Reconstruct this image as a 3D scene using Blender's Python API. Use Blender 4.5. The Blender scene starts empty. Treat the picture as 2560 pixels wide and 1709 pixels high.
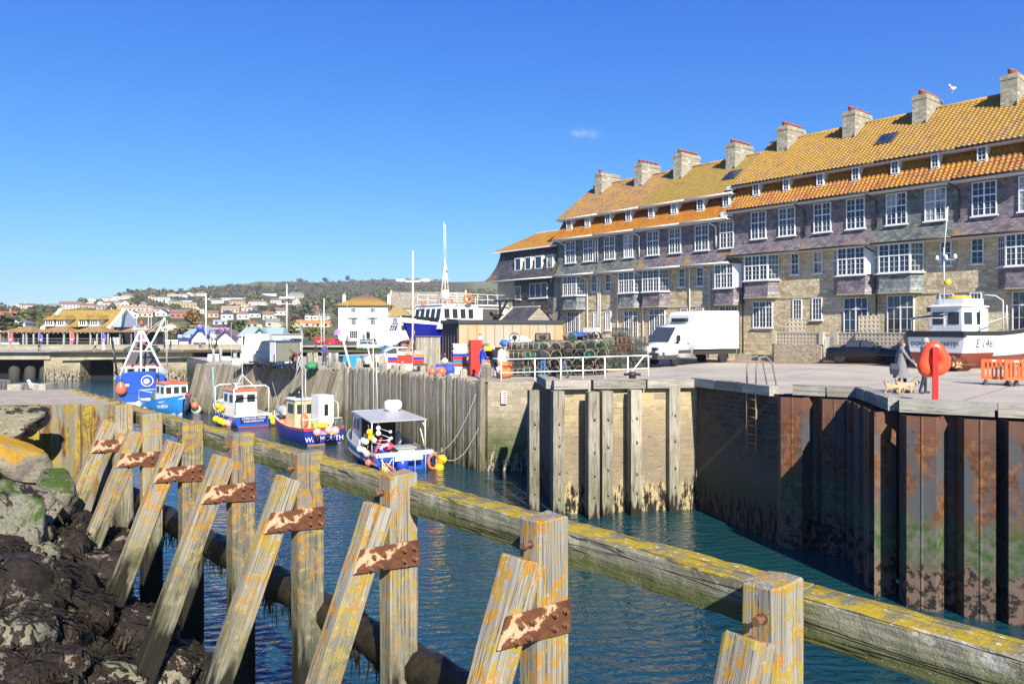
import bpy, math, random
import numpy as np
from mathutils import Vector, Matrix, geometry, noise as mn
R = math.radians
SC = bpy.context.scene
COL = SC.collection
# ------------------------------------------------------------------ camera
EYE, F, CX, HY = 2.2, 1900.0, 1280.0, 822.0      # eye height, focal length and horizon in photo pixels
cam = bpy.data.objects.new('camera', bpy.data.cameras.new('camera')); COL.objects.link(cam)
cam.location = (0, 0, EYE); cam.rotation_euler = (R(90), 0, 0)
cam.data.sensor_width = 36; cam.data.lens = F / 2560 * 36
cam.data.shift_y = -(854.5 - HY) / 2560
cam.data.clip_start = 0.1; cam.data.clip_end = 20000
SC.camera = cam
# ------------------------------------------------------------------ light
SUN_H, SUN_EL = Vector((0.29, -0.957, 0)).normalized(), R(35)
SC.view_settings.view_transform = 'Standard'; SC.view_settings.look = 'None'
SC.view_settings.exposure = 0.9; SC.view_settings.gamma = 1
w = bpy.data.worlds.new('World'); SC.world = w; w.use_nodes = True
wn = w.node_tree; bg = wn.nodes['Background']
sk = wn.nodes.new('ShaderNodeTexSky'); sk.sky_type = 'NISHITA'; sk.sun_disc = False
sk.sun_elevation = SUN_EL; sk.sun_rotation = math.atan2(SUN_H.x, SUN_H.y)
sk.air_density = 1.0; sk.dust_density = 0.15; sk.ozone_density = 3.0; sk.altitude = 0
sc_ = wn.nodes.new('ShaderNodeSeparateColor'); cc_ = wn.nodes.new('ShaderNodeCombineColor'); wn.links.new(sk.outputs[0], sc_.inputs[0])
for i_, (g_, k_) in enumerate(((1.5,.155),(1.1,.50),(.5,2.38))):       # grade the physical sky to the deep blue of the photograph
    p_ = wn.nodes.new('ShaderNodeMath'); p_.operation = 'POWER'; p_.inputs[1].default_value = g_; wn.links.new(sc_.outputs[i_], p_.inputs[0])
    q_ = wn.nodes.new('ShaderNodeMath'); q_.operation = 'MULTIPLY'; q_.inputs[1].default_value = k_; wn.links.new(p_.outputs[0], q_.inputs[0]); wn.links.new(q_.outputs[0], cc_.inputs[i_])
def wm_(op, a, b=0):
    k = wn.nodes.new('ShaderNodeMath'); k.operation = op
    for i_, v_ in enumerate((a, b)):
        if isinstance(v_, bpy.types.NodeSocket): wn.links.new(v_, k.inputs[i_])
        else: k.inputs[i_].default_value = v_
    return k.outputs[0]
tc_ = wn.nodes.new('ShaderNodeTexCoord'); sx_ = wn.nodes.new('ShaderNodeSeparateXYZ'); wn.links.new(tc_.outputs['Generated'], sx_.inputs[0])
az_, el_ = wm_('DIVIDE', sx_.outputs[0], sx_.outputs[1]), wm_('DIVIDE', sx_.outputs[2], sx_.outputs[1])
nz_ = wn.nodes.new('ShaderNodeTexNoise'); nz_.inputs['Scale'].default_value = 90; nz_.inputs['Detail'].default_value = 5; wn.links.new(tc_.outputs['Generated'], nz_.inputs['Vector'])
cl_ = 0
for (u0, v0, a0, b0) in ((.095,.257,.02,.006),(-.571,.054,.02,.0022)   ):        # the few small wisps of cloud
    q_ = wm_('ADD', wm_('POWER', wm_('DIVIDE', wm_('SUBTRACT', az_, u0), a0), 2), wm_('POWER', wm_('DIVIDE', wm_('SUBTRACT', el_, v0), b0), 2))
    cl_ = wm_('ADD', cl_, wm_('EXPONENT', wm_('MULTIPLY', q_, -1)))
cl_ = wm_('MULTIPLY', wm_('MULTIPLY', cl_, wm_('GREATER_THAN', sx_.outputs[1], 0)), wm_('MULTIPLY', wm_('SUBTRACT', nz_.outputs[0], .38), 1.3))
mx_ = wn.nodes.new('ShaderNodeMix'); mx_.data_type = 'RGBA'; wn.links.new(wm_('MAXIMUM', wm_('MINIMUM', cl_, .5), 0), mx_.inputs[0]); wn.links.new(cc_.outputs[0], mx_.inputs[6]); mx_.inputs[7].default_value = (5.2,5.4,5.9,1)
wn.links.new(mx_.outputs[2], bg.inputs[0])
bg.inputs[1].default_value = 0.09
sl = bpy.data.lights.new('sun', 'SUN'); sl.energy = 5.0; sl.angle = R(0.5); sl.color = (1, 0.92, 0.78)
so = bpy.data.objects.new('sun', sl); COL.objects.link(so)
sd = Vector((SUN_H.x * math.cos(SUN_EL), SUN_H.y * math.cos(SUN_EL), math.sin(SUN_EL)))
so.rotation_euler = sd.to_track_quat('Z', 'Y').to_euler(); so.location = sd * 60
SC.cycles.max_bounces = 6; SC.cycles.diffuse_bounces = 3; SC.cycles.glossy_bounces = 3
SC.cycles.transparent_max_bounces = 8; SC.cycles.use_denoising = True
# ------------------------------------------------------------------ places: a photo pixel and a scale (pixels per metre) give a point
def P(px, py, s):
    return Vector(((px - CX) / s, F / s, EYE - (py - HY) / s))
def D(px, s):
    return ((px - CX) / s, F / s)
# ------------------------------------------------------------------ tags
def tag(o, label=None, cat=None, group=None, kind=None):
    if label: o['label'] = label
    if cat: o['category'] = cat
    if group: o['group'] = group
    if kind: o['kind'] = kind
    return o
def thing(name, label, cat, loc=(0, 0, 0), rz=0, group=None, sc=1):
    o = bpy.data.objects.new(name, None); COL.objects.link(o)
    o.location = loc; o.rotation_euler = (0, 0, rz); o.scale = (sc, sc, sc); o.empty_display_size = .2
    return tag(o, label, cat, group)
def kids(o): return [c for c in bpy.data.objects if c.parent == o]
def dup(root, loc=None, rz=None, label=None, group=None):
    r = root.copy(); COL.objects.link(r)
    if loc is not None: r.location = loc
    if rz is not None: r.rotation_euler = (0, 0, rz)
    if label: r['label'] = label
    if group: r['group'] = group
    for ch in KID.get(root.name, []):
        c = ch.copy(); COL.objects.link(c); c.parent = r; KID.setdefault(r.name, []).append(c)
        for g in KID.get(ch.name, []):
            d = g.copy(); COL.objects.link(d); d.parent = c
    return r
KID = {}
# ------------------------------------------------------------------ mesh builder
class MB:
    def __init__(s): s.v, s.f, s.m, s.s = [], [], [], []
    def add(s, vs, fs, mat=0, M=None, smooth=False):
        b = len(s.v)
        s.v += [tuple(M @ Vector(p)) for p in vs] if M is not None else [tuple(p) for p in vs]
        for f in fs: s.f.append([i + b for i in f]); s.m.append(mat); s.s.append(smooth)
        return s
    def box(s, a, b, mat=0, M=None):
        x, y, z = a; X, Y, Z = b
        return s.add([(x,y,z),(X,y,z),(X,Y,z),(x,Y,z),(x,y,Z),(X,y,Z),(X,Y,Z),(x,Y,Z)],
                     [(3,2,1,0),(4,5,6,7),(0,1,5,4),(1,2,6,5),(2,3,7,6),(3,0,4,7)], mat, M)
    def cb(s, c, d, mat=0, M=None):
        return s.box([c[i]-d[i]/2 for i in range(3)], [c[i]+d[i]/2 for i in range(3)], mat, M)
    def beam(s, p, q, w, h=None, mat=0, up=(0,0,1)):
        h = h or w; p, q = Vector(p), Vector(q); d = q - p; L = d.length
        if L < 1e-6: return s
        z = d / L; up = Vector(up); x = up.cross(z)
        if x.length < 1e-3: x = Vector((1,0,0)).cross(z)
        x.normalize(); y = z.cross(x)
        M = Matrix(((x.x,y.x,z.x,p.x),(x.y,y.y,z.y,p.y),(x.z,y.z,z.z,p.z),(0,0,0,1)))
        return s.box((-w/2,-h/2,0),(w/2,h/2,L),mat,M)
    def tube(s, pts, r, n=6, mat=0, closed=False, cap=True):
        pts = [Vector(p) for p in pts]; k = len(pts); rs = r if isinstance(r,(list,tuple)) else [r]*k
        vs, fs, px = [], [], None
        for i, p in enumerate(pts):
            a = pts[(i-1) % k] if (closed or i > 0) else p
            b = pts[(i+1) % k] if (closed or i < k-1) else p
            t = (b-a)
            t = t.normalized() if t.length > 1e-9 else Vector((0,0,1))
            if px is None:
                px = Vector((0,0,1)).cross(t)
                if px.length < .05: px = Vector((1,0,0)).cross(t)
            px = px - t*px.dot(t)
            if px.length < 1e-6: px = Vector((1,0,0)).cross(t)
            px.normalize(); y = t.cross(px)
            for j in range(n):
                a_ = 2*math.pi*j/n
                vs.append(p + (px*math.cos(a_) + y*math.sin(a_))*rs[i])
        for i in range(k if closed else k-1):
            i2 = (i+1) % k
            for j in range(n):
                j2 = (j+1) % n
                fs.append((i*n+j, i*n+j2, i2*n+j2, i2*n+j))
        if cap and not closed:
            fs.append(tuple(range(n-1,-1,-1))); fs.append(tuple((k-1)*n+j for j in range(n)))
        return s.add(vs, fs, mat, None, n > 4)
    def lathe(s, prof, n=16, mat=0, M=None, smooth=True):
        vs, fs = [], []
        for r, z in prof:
            for j in range(n):
                a = 2*math.pi*j/n; vs.append((r*math.cos(a), r*math.sin(a), z))
        for i in range(len(prof)-1):
            for j in range(n):
                j2 = (j+1) % n; fs.append((i*n+j, i*n+j2, (i+1)*n+j2, (i+1)*n+j))
        if prof[0][0] > 1e-4: fs.append(tuple(range(n-1,-1,-1)))
        if prof[-1][0] > 1e-4: fs.append(tuple((len(prof)-1)*n+j for j in range(n)))
        return s.add(vs, fs, mat, M, smooth)
    def sph(s, c, r, n=12, m=8, mat=0, M=None):
        r = r if isinstance(r,(list,tuple)) else (r,r,r)
        vs, fs = [], []
        for i in range(m+1):
            th = math.pi*i/m
            for j in range(n):
                a = 2*math.pi*j/n
                vs.append((c[0]+r[0]*math.sin(th)*math.cos(a), c[1]+r[1]*math.sin(th)*math.sin(a), c[2]-r[2]*math.cos(th)))
        for i in range(m):
            for j in range(n):
                j2 = (j+1) % n; fs.append((i*n+j, i*n+j2, (i+1)*n+j2, (i+1)*n+j))
        return s.add(vs, fs, mat, M, True)
    def prism(s, poly, z0, z1, mat=0, M=None):
        n = len(poly)
        vs = [(x,y,z0) for x,y in poly] + [(x,y,z1) for x,y in poly]
        fs = [tuple(range(n-1,-1,-1)), tuple(range(n,2*n))] + [(i,(i+1)%n,n+(i+1)%n,n+i) for i in range(n)]
        return s.add(vs, fs, mat, M)
    def loft(s, secs, mat=0, M=None, smooth=True, closed=True, caps=True):
        n = len(secs[0]); vs = [p for q in secs for p in q]; fs = []
        for i in range(len(secs)-1):
            for j in range(n if closed else n-1):
                j2 = (j+1) % n; fs.append((i*n+j, i*n+j2, (i+1)*n+j2, (i+1)*n+j))
        if caps and closed: fs.append(tuple(range(n-1,-1,-1))); fs.append(tuple((len(secs)-1)*n+j for j in range(n)))
        return s.add(vs, fs, mat, M, smooth)
    def grid(s, fn, nu, nv, mat=0, smooth=False):
        vs = [fn(i/nu, j/nv) for j in range(nv+1) for i in range(nu+1)]
        fs = [(j*(nu+1)+i, j*(nu+1)+i+1, (j+1)*(nu+1)+i+1, (j+1)*(nu+1)+i) for j in range(nv) for i in range(nu)]
        return s.add(vs, fs, mat, None, smooth)
    def quad(s, a, b, c, d, mat=0): return s.add([a,b,c,d], [(0,1,2,3)], mat)
    def mesh(s, name, mats):
        me = bpy.data.meshes.new(name); me.from_pydata(s.v, [], s.f)
        for m in (mats if isinstance(mats,(list,tuple)) else [mats]): me.materials.append(m)
        me.polygons.foreach_set('material_index', s.m); me.polygons.foreach_set('use_smooth', s.s)
        n = len(me.polygons)
        if n:
            nr = np.empty(n*3); me.polygons.foreach_get('normal', nr); nr = nr.reshape(-1,3)
            lt = np.empty(n, dtype=np.int64); me.polygons.foreach_get('loop_total', lt)
            li = np.empty(len(me.loops), dtype=np.int64); me.loops.foreach_get('vertex_index', li)
            co = np.empty(len(me.vertices)*3); me.vertices.foreach_get('co', co); co = co.reshape(-1,3)[li]
            h = np.hypot(nr[:,0], nr[:,1]); flat = h < .05
            t = np.stack([-nr[:,1], nr[:,0], np.zeros(n)],1)/np.maximum(h,1e-6)[:,None]; t[flat] = (1,0,0)
            b = np.cross(nr, t); b[flat] = (0,1,0)
            t, b = np.repeat(t,lt,0), np.repeat(b,lt,0)
            uv = np.stack([(co*t).sum(1), (co*b).sum(1)],1).astype(np.float32)
            me.uv_layers.new(name='UVMap').data.foreach_set('uv', uv.ravel())
        me.update(); return me
    def build(s, name, mats, parent=None, loc=None, rot=None, label=None):
        o = bpy.data.objects.new(name, s.mesh(name, mats)); COL.objects.link(o)
        if parent: o.parent = parent; KID.setdefault(parent.name, []).append(o)
        if loc is not None: o.location = loc
        if rot is not None: o.rotation_euler = rot
        if label: o['label'] = label
        return o
def struct(name, mb, mats, **k):
    return tag(mb.build(name, mats, **k), kind='structure')
def frame_z(p, x, z):
    """matrix whose local z runs along z and local x near x, at p"""
    z = Vector(z).normalized(); x = Vector(x); x = (x - z*x.dot(z)).normalized(); y = z.cross(x)
    return Matrix(((x.x,y.x,z.x,p[0]),(x.y,y.y,z.y,p[1]),(x.z,y.z,z.z,p[2]),(0,0,0,1)))
def shear_text(body, size, name, mat, parent, M, extrude=.004, align='CENTER'):
    cu = bpy.data.curves.new(name, 'FONT'); cu.body = body; cu.size = size; cu.extrude = extrude
    cu.align_x = align; cu.align_y = 'CENTER'; cu.resolution_u = 2
    o = bpy.data.objects.new(name, cu); COL.objects.link(o); cu.materials.append(mat)
    dg = bpy.context.evaluated_depsgraph_get(); dg.update()
    me = bpy.data.meshes.new_from_object(o.evaluated_get(dg)); bpy.data.objects.remove(o); bpy.data.curves.remove(cu)
    me.transform(M); me.name = name
    if not me.materials: me.materials.append(mat)
    o = bpy.data.objects.new(name, me); COL.objects.link(o)
    if parent: o.parent = parent; KID.setdefault(parent.name, []).append(o)
    return o
# ------------------------------------------------------------------ node helpers
class NT:
    def __init__(s, name):
        s.m = bpy.data.materials.new(name); s.m.use_nodes = True; s.t = s.m.node_tree
        s.b = s.t.nodes['Principled BSDF']; s.co = s.t.nodes.new('ShaderNodeTexCoord')
    def n(s, typ, ins=None, out=0, **pr):
        k = s.t.nodes.new('ShaderNode'+typ)
        for a, v in pr.items(): setattr(k, a, v)
        for a, v in (ins or {}).items():
            if isinstance(v, bpy.types.NodeSocket): s.t.links.new(v, k.inputs[a])
            else: k.inputs[a].default_value = v
        return k.outputs[out]
    def vec(s, kind='Object', sc=(1,1,1), off=(0,0,0)):
        v = s.co.outputs[kind]
        return s.n('Mapping', {'Vector': v, 'Scale': sc, 'Location': off})
    def noise(s, v, scale, detail=4, rough=.55, dist=0):
        return s.n('TexNoise', {'Vector': v, 'Scale': scale, 'Detail': detail, 'Roughness': rough, 'Distortion': dist})
    def vor(s, v, scale, out=0, **pr): return s.n('TexVoronoi', {'Vector': v, 'Scale': scale}, out, **pr)
    def ramp(s, f, stops, const=False):
        k = s.t.nodes.new('ShaderNodeValToRGB'); s.t.links.new(f, k.inputs[0]); e = k.color_ramp.elements
        if const: k.color_ramp.interpolation = 'CONSTANT'
        while len(e) < len(stops): e.new(.5)
        for q, (p, c) in zip(e, stops):
            q.position = p; q.color = (c, c, c, 1) if isinstance(c, (int, float)) else (*c[:3], 1)
        return k.outputs[0]
    def mix(s, f, a, b, mode='MIX'):
        k = s.t.nodes.new('ShaderNodeMix'); k.data_type = 'RGBA'; k.blend_type = mode
        for i, v in ((0, f), (6, a), (7, b)):
            if isinstance(v, bpy.types.NodeSocket): s.t.links.new(v, k.inputs[i])
            elif i == 0: k.inputs[0].default_value = v
            else: k.inputs[i].default_value = (*v[:3], 1)
        return k.outputs[2]
    def math(s, op, a, b=0, c=0):
        k = s.t.nodes.new('ShaderNodeMath'); k.operation = op
        for i, v in enumerate((a, b, c)):
            if isinstance(v, bpy.types.NodeSocket): s.t.links.new(v, k.inputs[i])
            else: k.inputs[i].default_value = v
        return k.outputs[0]
    def xyz(s, v):
        k = s.t.nodes.new('ShaderNodeSeparateXYZ'); s.t.links.new(v, k.inputs[0]); return k.outputs
    def bump(s, h, st=.5, d=.02, nrm=None):
        i = {'Height': h, 'Strength': st, 'Distance': d}
        if nrm is not None: i['Normal'] = nrm
        return s.n('Bump', i)
    def rnd(s): return s.n('ObjectInfo', out=5)
    def done(s, col=None, rough=.7, nrm=None, metal=0, spec=.5):
        for nm, v in (('Base Color', col), ('Roughness', rough), ('Normal', nrm), ('Metallic', metal), ('Specular IOR Level', spec)):
            if v is None: continue
            if isinstance(v, bpy.types.NodeSocket): s.t.links.new(v, s.b.inputs[nm])
            elif nm == 'Base Color': s.b.inputs[nm].default_value = (*v[:3], 1)
            else: s.b.inputs[nm].default_value = v
        return s.m
MC = {}
def paint(c, rough=.4, var=.12, metal=0, scale=3, dirt=None):
    """painted or plain surface with faint blotches of wear"""
    k = ('p', c, rough, var, metal, scale, dirt)
    if k not in MC:
        t = NT('paint'); v = t.vec()
        n = t.noise(v, scale, 6, .65)
        d = dirt or tuple(x*.55 for x in c)
        col = t.mix(t.ramp(n, [(.45, 0), (.75, 1)]), c, tuple(a*(1-var*2.2)+b*var*2.2 for a, b in zip(c, d)))
        MC[k] = t.done(col, rough, t.bump(t.noise(v, scale*8, 3), .08, .01), metal)
    return MC[k]
WHITE = paint((.78,.78,.75), .45, .08); GLASSC = None
def glass():
    global GLASSC
    if not GLASSC:
        t = NT('window_glass'); r = t.noise(t.vec('Object', (1,1,1)), .7, 2)
        col = t.mix(t.ramp(r, [(.4,0),(.65,1)]), (.012,.02,.035), (.06,.075,.09))
        GLASSC = t.done(col, .06, t.bump(t.noise(t.vec(), 2.5, 2), .05, .02), 0, .8)
    return GLASSC
# ------------------------------------------------------------------ procedural materials
def m_timber(lichen=.5, algae=None, weed=None, grey=.5, seed=0, grain=(28,28,1.2), dark=1.0, white=.3):
    k = ('t', lichen, algae, weed, grey, seed, grain, dark, white)
    if k in MC: return MC[k]
    t = NT('weathered_timber'); co = t.co.outputs['Object']
    off = t.n('VectorMath', {0: co, 1: t.n('CombineXYZ', {'X': t.math('MULTIPLY', t.rnd(), 7.3), 'Y': t.math('MULTIPLY', t.rnd(), 5.1), 'Z': t.math('MULTIPLY', t.rnd(), 31.)})}, operation='ADD')
    g = t.noise(t.n('Mapping', {'Vector': off, 'Scale': grain}), 1, 5, .6, .3)
    b = t.noise(off, 1.7, 4)
    A = [(.15,.125,.085),(.33,.29,.215),(.46,.42,.335)]; Bc = [(.17,.165,.15),(.36,.35,.32),(.50,.49,.45)]
    mixc = lambda i: tuple((x*(1-grey)+y*grey)*dark for x, y in zip(A[i], Bc[i]))
    col = t.ramp(g, [(.28, mixc(0)), (.5, mixc(1)), (.75, mixc(2))])
    col = t.mix(t.ramp(b, [(.35,.0),(.7,.55)]), col, tuple(x*.55 for x in mixc(1)))
    crack = t.ramp(t.noise(t.n('Mapping', {'Vector': off, 'Scale': (grain[0]*.5, grain[1]*.5, grain[2]*.25)}), 1, 2, .5, .2), [(.485,0),(.5,1),(.515,0)])
    col = t.mix(t.math('MULTIPLY', crack, .75), col, (.03,.027,.02))
    col = t.mix(1, col, t.ramp(t.rnd(), [(0,(.66,.64,.60)),(.5,(.96,.95,.92)),(1,(1.12,1.1,1.05))]), 'MULTIPLY')
    z = t.xyz(co)[2]
    if white > 0:
        sp = t.math('MULTIPLY', t.ramp(t.noise(off, 9, 6, .7), [(.56,0),(.62,1)]), white)
        col = t.mix(sp, col, (.52,.52,.47))
    if algae:
        zz = t.math('ADD', z, t.math('MULTIPLY', t.math('SUBTRACT', t.noise(off, 2.2, 4), .5), (algae[1]-algae[0])*1.1))
        f = t.math('MULTIPLY', t.n('MapRange', {'Value': zz, 'From Min': algae[1], 'From Max': algae[0]}, interpolation_type='SMOOTHSTEP'), algae[2])
        f = t.math('MULTIPLY', f, t.ramp(t.noise(t.n('Mapping', {'Vector': off, 'Scale': (5,5,.8)}), 1, 4), [(.36,.25),(.62,1)]))
        col = t.mix(f, col, (.05,.062,.016))
    if lichen > 0:
        hi = t.n('MapRange', {'Value': z, 'From Min': -2.2, 'From Max': -.7}, interpolation_type='SMOOTHSTEP') if algae and algae[1] < 2 and lichen > .3 else 1.0
        th = .60 - .16*lichen
        l1 = t.math('MULTIPLY', t.ramp(t.noise(off, 9, 6, .72, .5), [(th,0),(th+.04,1)]), t.ramp(t.noise(off, 38, 4, .7), [(.34,.25),(.46,1)]))
        l1 = t.math('MULTIPLY', l1, hi)
        lc = t.mix(t.ramp(t.noise(off, 4, 2), [(.4,0),(.6,1)]), (.38,.18,.018), (.32,.25,.05))
        col = t.mix(l1, col, lc)
    if weed is not None:
        zz = t.math('ADD', z, t.math('MULTIPLY', t.math('SUBTRACT', t.noise(t.n('Mapping', {'Vector': off, 'Scale': (7,7,1.2)}), 1, 4), .5), 2.0))
        f = t.n('MapRange', {'Value': zz, 'From Min': weed+.15, 'From Max': weed-.15})
        col = t.mix(f, col, (.018,.016,.011))
    h = t.math('ADD', t.math('MULTIPLY', g, .8), t.math('MULTIPLY', crack, -1.2))
    MC[k] = t.done(col, .85, t.bump(h, .6, .02), 0, .25)
    return MC[k]
def bricktex(t, v, w, h, c1, c2, mortar, ms=.012, off=.5, bias=0, smooth=.1):
    k = t.t.nodes.new('ShaderNodeTexBrick'); t.t.links.new(v, k.inputs['Vector'])
    k.offset = off; k.squash = 1
    for a, x in (('Color1', c1), ('Color2', c2), ('Mortar', mortar)): k.inputs[a].default_value = (*x, 1)
    for a, x in (('Scale', 1), ('Mortar Size', ms), ('Mortar Smooth', smooth), ('Bias', bias), ('Brick Width', w), ('Row Height', h)): k.inputs[a].default_value = x
    return k.outputs[0], k.outputs[1]
def m_stone(c1, c2, c3, mortar, w=.42, h=.2, ms=.014, rough_face=.6, algae=None, weed=None, damp=None, key=''):
    k = ('s', c1, c2, c3, mortar, w, h, algae, weed, damp, key)
    if k in MC: return MC[k]
    t = NT('stone_masonry'); uv = t.co.outputs['UV']; ob = t.co.outputs['Object']
    wob = t.n('VectorMath', {0: uv, 1: t.n('VectorMath', {0: t.n('VectorMath', {0: t.n('TexNoise', {'Vector': uv, 'Scale': 2.2, 'Detail': 3}, 1), 1: (.5,.5,.5)}, operation='SUBTRACT'), 'Scale': h*.35}, operation='SCALE')}, operation='ADD')
    a, fa = bricktex(t, wob, w, h, (0,0,0), (1,1,1), (.5,.5,.5), ms)
    b, fb = bricktex(t, wob, w*.62, h*.72, (0,0,0), (1,1,1), (.5,.5,.5), ms, .37)
    sel = t.ramp(t.n('TexNoise', {'Vector': t.n('Mapping', {'Vector': uv, 'Scale': (.5,1.1,1)}), 'Scale': 1.0, 'Detail': 1}), [(.52,0),(.53,1)])
    r = t.mix(sel, a, b); f = t.mix(sel, fa, fb)
    col = t.ramp(r, [(0, c1), (.5, c2), (1, c3)])
    col = t.mix(t.ramp(t.noise(ob, 5, 6, .7), [(.35,0),(.75,.6)]), col, tuple(x*.5 for x in c1))
    col = t.mix(t.ramp(t.noise(ob, .35, 3), [(.4,0),(.7,.35)]), col, tuple(x*1.25 for x in c3))
    col = t.mix(f, col, mortar)
    z = t.xyz(ob)[2]
    if damp:
        zz = t.math('ADD', z, t.math('MULTIPLY', t.math('SUBTRACT', t.noise(ob, .9, 4), .5), 1.6))
        col = t.mix(t.math('MULTIPLY', t.n('MapRange', {'Value': zz, 'From Min': damp[1], 'From Max': damp[0]}), .75), col, damp[2])
    if algae:
        zz = t.math('ADD', z, t.math('MULTIPLY', t.math('SUBTRACT', t.noise(ob, 1.3, 4), .5), 1.5))
        col = t.mix(t.math('MULTIPLY', t.n('MapRange', {'Value': zz, 'From Min': algae[1], 'From Max': algae[0]}), algae[2]), col, (.05,.075,.02))
    if weed is not None:
        zz = t.math('ADD', z, t.math('MULTIPLY', t.math('SUBTRACT', t.noise(t.n('Mapping', {'Vector': ob, 'Scale': (4.5,4.5,1.2)}), 1, 5, .7), .5), 3.4))
        low = t.mix(t.ramp(t.noise(t.n('Mapping', {'Vector': ob, 'Scale': (6,6,1.6)}), 1, 5, .7), [(.47,0),(.53,1)]), (.02,.017,.012), tuple(x*.78 for x in c3))
        col = t.mix(t.n('MapRange', {'Value': zz, 'From Min': weed+.15, 'From Max': weed-.15}), col, low)
    hgt = t.math('ADD', t.math('MULTIPLY', t.math('SUBTRACT', 1, f), 1.0), t.math('MULTIPLY', t.noise(ob, 4.5, 5, .65), 1.2*rough_face))
    MC[k] = t.done(col, .9, t.bump(hgt, .9, .05*rough_face+.01), 0, .2)
    return MC[k]
def m_slate(c1, c2, c3, w=.22, h=.16, lichen=None, key=''):
    """scalloped hanging slates"""
    k = ('sl', c1, c2, c3, w, h, lichen, key)
    if k in MC: return MC[k]
    t = NT('hung_slate'); uv = t.xyz(t.co.outputs['UV']); ob = t.co.outputs['Object']
    v = t.math('DIVIDE', uv[1], h); row = t.math('FLOOR', v); fy = t.math('FRACT', v)
    u = t.math('ADD', t.math('DIVIDE', uv[0], w), t.math('MULTIPLY', t.math('MODULO', row, 2), .5))
    fx = t.math('SUBTRACT', t.math('FRACT', u), .5)
    edge = t.math('SUBTRACT', fy, t.math('MULTIPLY', t.math('POWER', t.math('ABSOLUTE', t.math('MULTIPLY', fx, 2)), 2.4), .62))   # <0 in the gap between two tails
    cell = t.n('TexWhiteNoise', {'Vector': t.n('CombineXYZ', {'X': t.math('FLOOR', u), 'Y': row})}, 0, noise_dimensions='2D')
    cell2 = t.n('TexWhiteNoise', {'Vector': t.n('CombineXYZ', {'X': t.math('FLOOR', t.math('ADD', u, .5)), 'Y': t.math('SUBTRACT', row, 1)})}, 0, noise_dimensions='2D')
    inn = t.ramp(edge, [(0,0),(.03,1)])
    r = t.mix(inn, cell2, cell)
    col = t.ramp(r, [(0, c1), (.5, c2), (1, c3)])
    line = t.math('MULTIPLY', t.n('MapRange', {'Value': t.math('ABSOLUTE', t.math('SUBTRACT', edge, 0)), 'From Min': .16, 'From Max': .03}), .8)
    col = t.mix(line, col, tuple(x*.28 for x in c1))
    col = t.mix(t.ramp(t.noise(ob, 2.3, 5, .7), [(.42,0),(.75,.55)]), col, tuple(x*1.7 for x in c3))
    if lichen:
        zz = t.math('ADD', t.xyz(ob)[2], t.math('MULTIPLY', t.math('SUBTRACT', t.noise(ob, .8, 3), .5), 1.0))
        f = t.math('MULTIPLY', t.n('MapRange', {'Value': zz, 'From Min': lichen[1], 'From Max': lichen[0]}), t.ramp(t.noise(t.n('Mapping', {'Vector': ob, 'Scale': (.42,.42,.5)}), 1, 3), [(.53,0),(.64,1)]))
        col = t.mix(t.math('MULTIPLY', f, lichen[2]), col, (.36,.2,.02))
    MC[k] = t.done(col, .5, t.bump(t.math('MULTIPLY', inn, t.math('SUBTRACT', 1, t.math('MULTIPLY', fy, .6))), .7, .02), 0, .4)
    return MC[k]
def m_tile(base, lich, amount=.6, w=.2, h=.13, bumpy=True, lich2=(.30,.16,.02), key='', fade=None):
    k = ('ti', base, lich, amount, w, h, bumpy, key, fade)
    if k in MC: return MC[k]
    t = NT('roof_tiles'); uv = t.co.outputs['UV']; ob = t.co.outputs['Object']
    a, f = bricktex(t, uv, w, h, (0,0,0), (1,1,1), (.3,.3,.3), .007, .5)
    col = t.ramp(a, [(0, tuple(x*.6 for x in base)), (.5, base), (1, tuple(min(1,x*1.35) for x in base))])
    n = t.noise(ob, 1.1, 6, .72, .2); n2 = t.noise(ob, 6.5, 5, .7)
    lc = t.mix(t.ramp(n2, [(.38,0),(.62,1)]), lich2, lich)
    th = .68-.36*amount
    fl = t.math('MULTIPLY', t.ramp(n, [(th,0),(th+.12,1)]), t.ramp(t.noise(ob, 13, 4, .7), [(.34,.35),(.55,1)]))
    fl = t.math('MULTIPLY', fl, t.ramp(a, [(0,.7),(1,1)]))
    if fade: fl = t.math('MULTIPLY', fl, t.n('MapRange', {'Value': t.math('ADD', t.xyz(ob)[2], t.math('MULTIPLY', t.math('SUBTRACT', n2, .5), fade[2])), 'From Min': fade[0], 'From Max': fade[1]}))
    col = t.mix(fl, col, lc)
    row = t.math('FRACT', t.math('DIVIDE', t.xyz(uv)[1], h))
    if bumpy:
        col = t.mix(t.math('MULTIPLY', f, .75), col, tuple(x*.2 for x in base))
        hh = t.math('ADD', t.math('MULTIPLY', t.math('SUBTRACT', 1, row), .8), t.math('MULTIPLY', f, -.5))
        hh = t.math('ADD', hh, t.math('MULTIPLY', n2, .6))
        nr = t.bump(hh, .8, .025)
    else: nr = t.bump(n2, .5, .02)
    MC[k] = t.done(col, .85, nr, 0, .2); return MC[k]
def m_noise(name, cols, scale=3, rough=.85, bump=.4, bd=.03, detail=6, kind='Object', sc=(1,1,1), cols2=None, scale2=.5):
    t = NT(name); v = t.vec(kind, sc); n = t.noise(v, scale, detail, .65)
    st = [(.25+.5*i/(len(cols)-1), c) for i, c in enumerate(cols)]
    col = t.ramp(n, st)
    if cols2: col = t.mix(t.ramp(t.noise(v, scale2, 4), [(.42,0),(.6,1)]), col, t.ramp(n, [(.25+.5*i/(len(cols2)-1), c) for i, c in enumerate(cols2)]))
    return t.done(col, rough, t.bump(t.noise(v, scale*2.5, 5, .7), bump, bd) if bump else None, 0, .25)
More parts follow.
